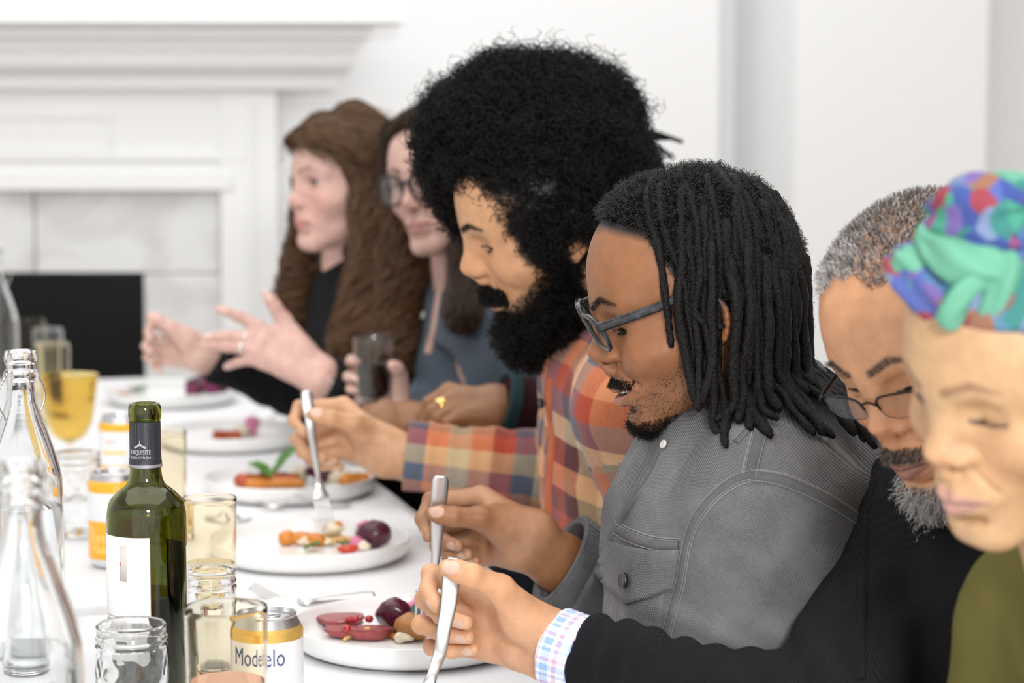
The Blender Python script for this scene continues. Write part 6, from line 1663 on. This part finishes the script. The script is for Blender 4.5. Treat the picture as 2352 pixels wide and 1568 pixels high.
def flat_fork(label, u0, v0, u1, v1, arch=.012):
    a, b = onplane(u0, v0, TABZ + .0045), onplane(u1, v1, TABZ + .0045); d = b - a
    return fork(label, [a, a + d * .35 + [0, 0, .004], a + d * .62 + [0, 0, arch], a + d * .75 + [0, 0, arch * .35], a + d * .88 + [0, 0, .003], b + [0, 0, arch * .7]], np.cross(unit(d), [0, 0, 1]))
fork('steel fork held upright by the denim jacket diner', [P(1012, 1092, 2.316), P(1009, 1140, 2.317), P(1005, 1200, 2.319), P(1000, 1290, 2.320), P(990, 1345, 2.318), P(978, 1372, 2.308), P(972, 1440, 2.312)], (1, .1, 0), wend=.0094, wneck=.0044)
fork('blurred steel fork held in front by the black sweater diner', [P(1043, 1280, 1.955), P(1036, 1330, 1.958), P(1030, 1390, 1.952), P(1020, 1440, 1.948), P(1010, 1500, 1.938), P(985, 1575, 1.915), P(950, 1720, 1.925)], (1, .1, 0), wend=.0085, wneck=.0046, whead=.0145)
fork('shiny steel fork held over a plate by the plaid shirt diner', [P(703, 897, 2.893), P(712, 960, 2.884), P(720, 1020, 2.884), P(730, 1085, 2.892), P(733, 1112, 2.896), P(738, 1150, 2.886), P(756, 1214, 2.880)], (1, .25, .05), wend=.0080, wneck=.0036, whead=.0118)
z_ = [0, 0, .003]
fork('steel fork lying behind the nearest plate, tines pointing left', [onplane(860, 1370, TABZ) + z_, onplane(780, 1378, TABZ) + z_, onplane(735, 1384, TABZ) + z_, onplane(700, 1391, TABZ) + z_, P(668, 1386, 2.555), P(630, 1371, 2.565), P(578, 1344, 2.57)], (.1, 1, .25), neck=.55)
flat_fork('steel fork lying on the cloth between the leaf plate and the next', 805, 1158, 592, 1168, .018)
flat_fork('steel fork half hidden by the amber tumbler beside the second plate', 470, 1188, 570, 1206, .014)
fork('steel fork leaning in the plate behind the leaf plate', [P(672, 930, 3.90), P(640, 948, 3.92), P(610, 968, 3.93), P(596, 980, 3.94), P(588, 988, 3.94), P(570, 998, 3.95)], (.2, .8, .4))
fork('steel fork with its handle up, leftmost in the plate behind the leaf plate', [P(605, 945, 4.02), P(580, 955, 4.01), P(560, 970, 4.00), P(550, 982, 4.00), P(545, 990, 4.00), P(532, 998, 3.99)], (.2, .8, .4))
# ---- glassware: closed lathe profiles, outside up and inside down
def vessel(outer, inner): return outer + inner[::-1]
SW_O = [(0, 0)] + smooth_prof([(.030, .0), (.038, .003), (.0405, .010), (.0405, .10), (.0403, .185), (.0370, .212), (.0270, .245), (.0165, .275), (.0140, .290), (.0142, .300)], 5).tolist() + [(.0175, .3015), (.0182, .306), (.0172, .3105), (.0150, .312), (.0150, .318), (.0165, .3195), (.0170, .327), (.0160, .3310), (.0135, .332)]
SW_I = [(0, .007)] + smooth_prof([(.030, .007), (.0365, .012), (.0378, .10), (.0376, .185), (.0342, .210), (.0240, .243), (.0138, .273), (.0112, .290), (.0108, .318), (.0112, .330)], 5).tolist()
def swing_bottle(u, d, label, fill=None, rot=0.):
    c = at(u, d) + [0, 0, .001]; root = empty('swing_bottle', tuple(c), label, 'bottle')
    lathe('bottle_glass', vessel(SW_O, SW_I), M_clear, root, (0, 0, 0), 56)
    if fill:
        pr = [(0, .0075)] + [(r - .0004, z) for r, z in SW_I[1:] if .0075 <= z <= fill]; pr += [(pr[-1][0], fill), (0, fill)]; lathe('water', pr, M_water, root, (0, 0, 0), 48)
    for sd in (1, -1):
        a = np.linspace(0, 1, 12); pts = np.stack([np.cos(rot) * sd * (.0185 + .010 * np.sin(a * 3.14)), np.sin(rot) * sd * (.0185 + .010 * np.sin(a * 3.14)), .306 - .045 * a], 1)
        V, F = tube_np(pts, .0011, 6); quad_mesh('wire_bail', V, F, M_steel, root, (0, 0, 0))
    return root
swing_bottle(35, 1.50, 'blurred clear swing bottle in the front corner', .165, .4)
swing_bottle(40, 2.23, 'clear swing bottle standing behind the front swing bottle', .17, .8)
swing_bottle(-14, 4.0, 'far clear swing bottle in front of the black firebox', None, .3)
# wine bottle
WB_O = [(0, .012)] + smooth_prof([(.020, .010), (.031, .001), (.0365, .002), (.0380, .008), (.0380, .10), (.0380, .170), (.0379, .186), (.0371, .1985), (.0342, .2080), (.0262, .2165), (.0182, .2235), (.0152, .233), (.0145, .247), (.0141, .262), (.0138, .283)], 6).tolist() + [(.0138, .2845), (.0152, .2855), (.0157, .290), (.0152, .2975), (.0138, .3005), (.0115, .301)]
WB_I = [(0, .016)] + smooth_prof([(.020, .015), (.033, .007), (.0352, .012), (.0355, .10), (.0355, .186), (.0348, .197), (.0315, .2065), (.0235, .215), (.0158, .2228), (.0127, .233), (.0121, .247), (.0117, .262), (.0105, .283), (.0103, .300)], 6).tolist()
cw = at(325, 2.05) + [0, 0, .001]; wb = empty('wine_bottle', tuple(cw), 'open dark green wine bottle with white label and grey neck sleeve', 'bottle')
lathe('bottle_glass', vessel(WB_O, WB_I), M_green, wb, (0, 0, 0), 64)
pr = [(0, .0165)] + [(r - .0005, z) for r, z in WB_I[1:] if .016 <= z <= .118]; lathe('wine', pr + [(pr[-1][0], .118), (0, .118)], M_redwine, wb, (0, 0, 0), 48)
def cyl_patch(name, R, a0, a1, z0, z1, m, parent, th=.0004, n=28):
    V = []; F = []
    for i in range(n + 1):
        a = a0 + (a1 - a0) * i / n
        for r, z in ((R, z0), (R + th, z0), (R + th, z1), (R, z1)): V.append((r * math.cos(a), r * math.sin(a), z))
    for i in range(n):
        for j in range(4): F.append((i * 4 + j, (i + 1) * 4 + j, (i + 1) * 4 + (j + 1) % 4, i * 4 + (j + 1) % 4))
    F += [(0, 1, 2, 3), (n * 4 + 3, n * 4 + 2, n * 4 + 1, n * 4)]
    return quad_mesh(name, np.array(V), F, m, parent, (0, 0, 0))
def facing(c): return math.atan2(-c[1], -c[0])        # the side turned to the camera
fa = facing(cw)
# seen from the camera, angles fall from right to left
lb = cyl_patch('label', .0381, fa - 1.75, fa + .07, .055, .178, M_paper, wb); cyl_patch('label', .0381, fa + 1.32, fa + 2.6, .055, .164, M_paper, wb)['label'] = 'front label turned away'
g_ = np.random.default_rng(2)
def strip_text(parent, R, a0, a1, z, h, m, wmin=.02, wmax=.07):
    a = a0; parts = []
    V = []; F = []
    while a < a1:
        w = g_.uniform(wmin, wmax); b = min(a + w, a1); k = len(V)
        for x in (a, b):
            for zz in (z, z + h): V.append((R * math.cos(x), R * math.sin(x), zz))
        F.append((k, k + 2, k + 3, k + 1)); a = b + .018
    return np.array(V), F
vs = []; 
for r in range(9): vs.append(strip_text(lb, .0386, fa - 1.30, fa - .55, .1005 - r * .0032, .0012, M_ink))
V, F = join_np(vs); quad_mesh('small_print', V, F, M_ink, lb, (0, 0, 0))
V = []; F = []
for k in range(22):
    a = fa - .42 + k * .0185; w = g_.choice([.004, .008, .011]); i = len(V)
    for x in (a, a + w):
        for zz in (.074, .093): V.append((.0386 * math.cos(x), .0386 * math.sin(x), zz))
    F.append((i, i + 2, i + 3, i + 1))
quad_mesh('barcode', np.array(V), F, M_ink, lb, (0, 0, 0))
blot = mat('beige_label_drawing', (.62, .56, .52), .8); cyl_patch('label_drawing', .0385, fa - .72, fa - .52, .136, .170, blot, lb, .0001, 6); cyl_patch('label_drawing', .0387, fa - .72, fa - .69, .151, .154, M_tom, lb, .0001, 3)
def sleeve_mat():
    m, N, L, b = newmat('grey_dotted_neck_sleeve'); tc = N.new('ShaderNodeTexCoord'); v = N.new('ShaderNodeTexVoronoi'); v.inputs['Scale'].default_value = 900; v.inputs['Randomness'].default_value = .1; L.new(tc.outputs['Object'], v.inputs['Vector'])
    r = N.new('ShaderNodeValToRGB'); r.color_ramp.elements[0].position = .25; r.color_ramp.elements[0].color = (.10, .10, .115, 1); r.color_ramp.elements[1].position = .45; r.color_ramp.elements[1].color = (.025, .025, .032, 1)
    L.new(v.outputs['Distance'], r.inputs[0]); L.new(r.outputs[0], b.inputs['Base Color']); b.inputs['Roughness'].default_value = .4; b.inputs['Metallic'].default_value = .3; return m
lathe('neck_sleeve', [(.0152, .240), (.0158, .240), (.0156, .244), (.0149, .250), (.0148, .2835), (.0141, .2838)], sleeve_mat(), wb, (0, 0, 0), 48)
lathe('sleeve_band', [(.0158, .2405), (.01595, .2405), (.01585, .2432), (.0155, .2432)], mat('silver_sleeve_line', (.35, .35, .38), .4, metal=.4), wb, (0, 0, 0), 48)
def text_cyl(name, txt, size, R, z, a_mid, m, parent, sx=1.0, depth=.0002):
    cu = bpy.data.curves.new('txt', 'FONT'); cu.body = txt; cu.size = size; cu.align_x = 'CENTER'; cu.extrude = depth; cu.resolution_u = 3
    o = bpy.data.objects.new('txt', cu); COL.objects.link(o); dg = bpy.context.evaluated_depsgraph_get(); me = bpy.data.meshes.new_from_object(o.evaluated_get(dg))
    bpy.data.objects.remove(o); bpy.data.curves.remove(cu)
    bm = bmesh.new(); bm.from_mesh(me); bmesh.ops.subdivide_edges(bm, edges=[e for e in bm.edges if e.calc_length() > size * .3], cuts=2)
    for v in bm.verts:
        a = a_mid + v.co.x * sx / R; r = R + v.co.z; v.co = Vector((r * math.cos(a), r * math.sin(a), z + v.co.y))
    bm.to_mesh(me); bm.free(); me.name = name; me.materials.clear(); return link(name, me, m, parent, (0, 0, 0))
M_sil = mat('silver_print', (.45, .45, .48), .4)
text_cyl('lettering', 'EXQUISITE', .0062, .0151, .2535, fa - .35, M_sil, wb, .72); text_cyl('lettering', 'COLLECTION', .0034, .0151, .2492, fa - .35, M_sil, wb, 1.0)
V = []; F = []
def orn(parts, a, z, w, h):
    k = len(V)
    for x, y in ((-w, -h), (w, -h), (w, h), (-w, h)): V.append((.0153 * math.cos(a + x / .0153), .0153 * math.sin(a + x / .0153), z + y))
    F.append((k, k + 1, k + 2, k + 3))
for k in range(9): orn(0, fa - .35 + (k - 4) * .085, .2612 + .0012 * math.cos((k - 4) * .7), .0007, .0009)
orn(0, fa - .35, .2645, .0003, .0022); orn(0, fa - .35, .2630, .0014, .0005)
quad_mesh('emblem', np.array(V), F, M_sil, wb, (0, 0, 0))
# tumblers
def tumbler(u, d, r, h, m, label, fill=None, mf=None, name='tumbler', taper=.93, z=None, tilt=None, group=None):
    c = at(u, d) + [0, 0, .001]; root = empty(name, tuple(c), label, 'glass', group)
    if z is not None: root.location = tuple(z)
    O = [(0, 0), (r * taper * .92, 0), (r * taper, .003), (r * (taper + .004), .010), (r * (taper + (1 - taper) * .5), h * .5), (r * .9995, h - .006), (r, h - .0012), (r - .0006, h), (r - .0013, h - .0006)]
    I = [(0, .009), (r * taper - .006, .009), (r * taper - .0028, .014), (r * (taper + .006) - .0026, .021), (r * (taper + (1 - taper) * .5) - .0018, h * .5), (r * .9995 - .0015, h - .006), (r - .0015, h - .001)]
    lathe('glass_body', vessel(O, I), m, root, (0, 0, 0), 56)
    if fill:
        rt = np.interp(fill, [.014, h * .5, h], [r * taper - .0028, r * (taper + (1 - taper) * .5) - .0018, r - .0015]) - .0003
        lathe('drink', [(0, .0095), (r * taper - .0064, .0095), (r * taper - .0032, .0145), (rt, fill), (0, fill)], mf, root, (0, 0, 0), 48)
    return root
tumbler(472, 2.40, .0302, .149, M_amber, 'tall amber tumbler right behind the wine bottle', .075, M_pale)
tumbler(369, 2.92, .0302, .149, M_amber, 'amber tumbler seen between wine bottle neck and the plates', .055, M_pale)
tumbler(507, 1.80, .0352, .161, M_amber, 'blurred amber tumbler in front of the white beer can', .097, M_rose)
tumbler(112, 4.05, .034, .152, M_amber, 'far amber tumbler behind the goblet'); tumbler(62, 4.42, .032, .165, M_amber, 'farthest amber tumbler beside the far swing bottle')
tumbler(104, 4.28, .030, .158, M_clear, 'far clear glass of pale drink between the amber tumblers', .12, M_pale)
tumbler(858, 3.345, .032, .105, M_clear, 'short glass of dark drink held in a hand', .062, M_cola, z=P(858, 925, 3.345))
# goblet
gb = empty('goblet', tuple(at(150, 3.46) + [0, 0, .001]), 'amber stemmed goblet left of the orange cans', 'glass')
GO = [(.0055, .052)] + smooth_prof([(.012, .0545), (.026, .064), (.036, .085), (.0415, .115), (.0455, .145), (.0485, .162)], 6).tolist() + [(.0478, .1628)]
GI = [(0, .058)] + smooth_prof([(.010, .0585), (.0235, .067), (.0338, .087), (.0395, .116), (.0437, .146), (.0470, .162)], 6).tolist()
lathe('bowl', [(0, .0505)] + vessel(GO, GI), M_amberd, gb, (0, 0, 0), 56)
lathe('stem', [(0, 0), (.033, 0), (.0335, .002), (.022, .0045), (.008, .010), (.0052, .022), (.0062, .030), (.0050, .040), (.0058, .0504), (0, .0504)], M_amber, gb, (0, 0, 0), 40)
# mason jars
def mason(u, d, r, h, label, quilt=False, fill=None, mf=None):
    root = empty('mason_jar', tuple(at(u, d) + [0, 0, .001]), label, 'jar'); n = 72; rn = r * .965
    prof = [(0, 0, 0), (r * .82, 0, 0), (r * .97, .005, 0), (r, .012, 0)] + [(r, .012 + (h * .70 - .012) * t, 1) for t in np.linspace(.06, .94, 18)] + [(r * .995, h * .72, 0), (r * .975, h * .77, 0), (rn, h * .80, 0), (rn, h * .82, 0), (rn + .0016, h * .828, 0), (rn + .0016, h * .838, 0), (rn, h * .85, 0), (rn, h * .875, 0), (rn + .0014, h * .885, 0), (rn + .0014, h * .90, 0), (rn, h * .915, 0), (rn, h * .965, 0), (rn + .0008, h * .985, 0), (rn - .0006, h, 0), (rn - .0022, h * .99, 0)]
    inn = [(rn - .0026, h * .80, 0), (r * .93, h * .74, 0), (r - .0032, h * .66, 0), (r - .0032, .016, 0), (r * .8, .008, 0), (0, .007, 0)]
    V = []; F = []; A_n = np.linspace(0, 2 * math.pi, n, endpoint=False); pr = prof + inn
    for rr, z, q in pr:
        for a in A_n:
            b = 0
            if q and quilt: s = a * 9 / 2; t = z / .021 * math.pi; b = .0016 * (abs(math.sin(s + t)) * abs(math.sin(s - t))) - .0004
            V.append(((rr + b) * math.cos(a), (rr + b) * math.sin(a), z))
    for i in range(len(pr) - 1):
        for j in range(n): F.append((i * n + j, i * n + (j + 1) % n, (i + 1) * n + (j + 1) % n, (i + 1) * n + j))
    quad_mesh('jar_glass', np.array(V), F, M_clear, root, (0, 0, 0))
    root.children[0].data.set_sharp_from_angle(angle=.9)
    if fill: lathe('drink', [(0, .0075), (r * .79, .0085), (r - .0036, .0165), (r - .0036, fill), (0, fill)], mf, root, (0, 0, 0), 40)
    return root
mason(285, 1.93, .0322, .116, 'quilted clear mason jar in front of the wine bottle', True)
mason(470, 2.19, .0270, .112, 'plain clear mason jar between the amber tumblers', False)
mason(165, 2.95, .0325, .116, 'clear mason jar left of the orange cans', True, .05, M_water)
# cans
CANP = [(0, .004), (.018, .004), (.0225, .0005), (.0250, 0), (.0270, .002), (.0325, .011), (.0331, .016), (.0331, .060), (.0331, .103), (.0325, .1075), (.0275, .1175), (.0268, .1190), (.0274, .1202), (.0274, .1212), (.0266, .1220), (.0256, .1213), (.0250, .1175), (0, .1175)]
def can(u, d, label, deco, name='drink_can'):
    c = at(u, d) + [0, 0, .001]; root = empty(name, tuple(c), label, 'can'); fa_ = facing(c)
    lathe('can_body', [p for p in CANP[4:10]], M_canw, root, (0, 0, 0), 56)
    lathe('can_lid', [CANP[9], (.0302, .1125)] + CANP[10:], M_alu, root, (0, 0, 0), 56); lathe('can_base', CANP[:5], M_alu, root, (0, 0, 0), 48)
    V, F = tube_np(np.array([(.004 + .008 * math.cos(a), .006 * math.sin(a), .1186) for a in np.linspace(0, 6.28, 16, endpoint=False)]), .0011, 6, True); quad_mesh('pull_tab', V, F, M_alu, root, (0, 0, 0))
    deco(root, fa_); return root
def ring(name, z0, z1, m, root, R=.0332): lathe(name, [(R - .0006, z0), (R, z0), (R, z1), (R - .0006, z1)], m, root, (0, 0, 0), 56)
def cone_ring(name, m, root): lathe(name, [(.0327, .1073), (.0329, .1075), (.0292, .1142), (.0289, .1141)], m, root, (0, 0, 0), 56)
def slice_deco(root, R, a, z, r, m1):
    V = []; F = []
    for k in range(8):
        t0, t1 = k * math.pi / 4 + .07, (k + 1) * math.pi / 4 - .07; i = len(V)
        for rr, t in ((.18, (t0 + t1) / 2), (.9, t0), (1, (t0 + t1) / 2), (.9, t1)):
            x, y = r * rr * math.cos(t), r * rr * math.sin(t); V.append((R * math.cos(a + x / R), R * math.sin(a + x / R), z + y))
        F.append((i, i + 1, i + 2, i + 3))
    quad_mesh('orange_slice_print', np.array(V), F, m1, root, (0, 0, 0))
def deco_orange(root, fa_):
    cone_ring('orange_shoulder', M_cano, root); ring('orange_shoulder_band', .0975, .1074, M_cano, root); ring('orange_lower_band', .012, .0615, M_cano, root)
    slice_deco(root, .03345, fa_ + .1, .1025, .0052, M_canlo); slice_deco(root, .03345, fa_ - .55, .032, .013, M_canlo); slice_deco(root, .03345, fa_ + .5, .026, .013, M_canlo); slice_deco(root, .03345, fa_ - 1.1, .045, .010, M_canlo)
def deco_orange2(root, fa_):
    cone_ring('orange_shoulder', M_cano, root); ring('orange_shoulder_band', .1000, .1074, M_cano, root); ring('orange_lower_band', .012, .048, M_cano, root)
    vs = [strip_text(root, .0334, fa_ - .9, fa_ + .2, .0655, .0055, M_canlo, .10, .16)]; V, F = join_np(vs); quad_mesh('blurred_print', V, F, M_canlo, root, (0, 0, 0))
    vs = [strip_text(root, .0334, fa_ - .75, fa_ - .2, .0825, .0045, M_canlo, .08, .12)]; V, F = join_np(vs); quad_mesh('blurred_print', V, F, mat('faded_pink_print', (.85, .50, .42), .4), root, (0, 0, 0))
    vs = [strip_text(root, .0334, fa_ - .8, fa_ + .1, .036 - k * .010, .005, M_canw, .10, .2) for k in range(2)]; V, F = join_np(vs); quad_mesh('blurred_print', V, F, mat('pale_yellow_print', (.93, .70, .35), .4), root, (0, 0, 0))
can(250, 2.75, 'orange and white drink can behind the wine bottle, orange slice print', deco_orange); can(268, 3.28, 'orange and white drink can standing farther back beside the goblet', deco_orange2)
def deco_beer(root, fa_):
    ring('gold_band', .1000, .1074, M_gold, root); lathe('gold_shoulder', [(.0327, .1073), (.0329, .1075), (.0308, .1112), (.0305, .1111)], M_gold, root, (0, 0, 0), 56)
    text_cyl('lettering', 'Modelo', .0235, .0332, .079, fa_ - .25, M_blue, root, .70)
    ring('blue_line', .0135, .0150, M_blue, root)
can(602, 1.95, 'white beer can with gold band and navy lettering beside the nearest plate', deco_beer)
# napkin
def napkin(u, v, sx, sy, rot, label):
    p = onplane(u, v, TABZ + .002); n = 22; V = []; F = []; c, s = math.cos(rot), math.sin(rot)
    for i in range(n):
        for j in range(n):
            x, y = (i / (n - 1) - .5) * sx, (j / (n - 1) - .5) * sy; z = -.0025 + (.012 + .004 * math.sin(x * 60 + 2 * math.sin(y * 30)) * math.sin(y * 45 + 1)) * max(0, (1 - (2 * x / sx) ** 2) * (1 - (2 * y / sy) ** 2)) ** .3
            V.append((x * c - y * s, x * s + y * c, z))
    for i in range(n - 1):
        for j in range(n - 1): F.append((i * n + j, (i + 1) * n + j, (i + 1) * n + j + 1, i * n + j + 1))
    o = quad_mesh('napkin', np.array(V), F, M_linen, None, tuple(p)); return tag(o, label, 'napkin')
napkin(205, 1390, .12, .09, .3, 'crumpled white napkin left of the wine bottle')
# ---- jewellery
def band(name, c, ax, r, w, th, m, root, label=None):
    ax = unit(ax); u = unit(np.cross(ax, [0.3, .2, 1])); v = np.cross(ax, u); V = []; F = []; n = 36
    for i in range(n):
        a = 2 * math.pi * i / n; d = u * math.cos(a) + v * math.sin(a)
        for rr, z in ((r, -w), (r + th, -w * .8), (r + th, w * .8), (r, w)): V.append(np.array(c) + d * rr + ax * z)
    for i in range(n):
        for j in range(4): F.append((i * 4 + j, ((i + 1) % n) * 4 + j, ((i + 1) % n) * 4 + (j + 1) % 4, i * 4 + (j + 1) % 4))
    o = quad_mesh(name, np.array(V), F, m, root)
    if label: o['label'] = label
    return o
f = handH.f[1]; band('finger_ring', f[0] * .48 + f[1] * .52, f[1] - f[0], .0106, .0070, .0016, M_ring, rH, 'wide gold ring')
f = handC.f[2]; band('finger_ring', f[0] * .62 + f[1] * .38, f[1] - f[0], .0088, .003, .0016, M_silver, rC, 'silver ring')
f = handC.f[1]; band('finger_ring', f[0] * .72 + f[1] * .28, f[1] - f[0], .0092, .002, .0014, M_silver, rC, 'thin silver ring')
f = handC2.f[1]; band('finger_ring', f[0] * .5 + f[1] * .5, f[1] - f[0], .0088, .003, .0014, M_silver, rC, 'silver ring')
wc = handC.w + (handC.a - handC.w) * .10; ax = unit(handC.a - handC.w); u_ = unit(handC.lat); v_ = np.cross(ax, u_)
br = empty('bracelet', tuple(rC.location)); br.parent = rC; br.location = (0, 0, 0); br['label'] = 'chunky silver link bracelet'
for k in range(18):
    a = 2 * math.pi * k / 18; c = wc + u_ * .0300 * math.cos(a) + v_ * .0235 * math.sin(a) + ax * .003 * math.sin(3 * a)
    tdir = unit(-u_ * math.sin(a) * .03 + v_ * math.cos(a) * .0235); pts = np.array([c + tdir * .0062 * math.cos(b) + ax * .0042 * math.sin(b) for b in np.linspace(0, 6.28, 14, endpoint=False)])
    V, F = tube_np(pts, .0016, 6, True); o = quad_mesh('bracelet_link', V, F, M_silver); o.parent = br; o.matrix_parent_inverse = Matrix.Translation(rC.location).inverted()

# ---- teeth of the smiling diner
for k in range(-4, 5):
    y = k * .0052; x = .0945 - 17 * y * y; z = -.0462 + 4.5 * y * y
    V = []
    for dx in (-.0015, .0012):
        for dy in (-.0024, .0024):
            for dz in (-.0042, .0030): V.append(hD.wrld((x + dx * (1 if dz < 0 else .8), y + dy * (.92 if dz < 0 else 1), z + dz))[0])
    quad_mesh('tooth', np.array(V), [(0, 1, 3, 2), (4, 6, 7, 5), (0, 4, 5, 1), (2, 3, 7, 6), (0, 2, 6, 4), (1, 5, 7, 3)], M_tooth, rD)
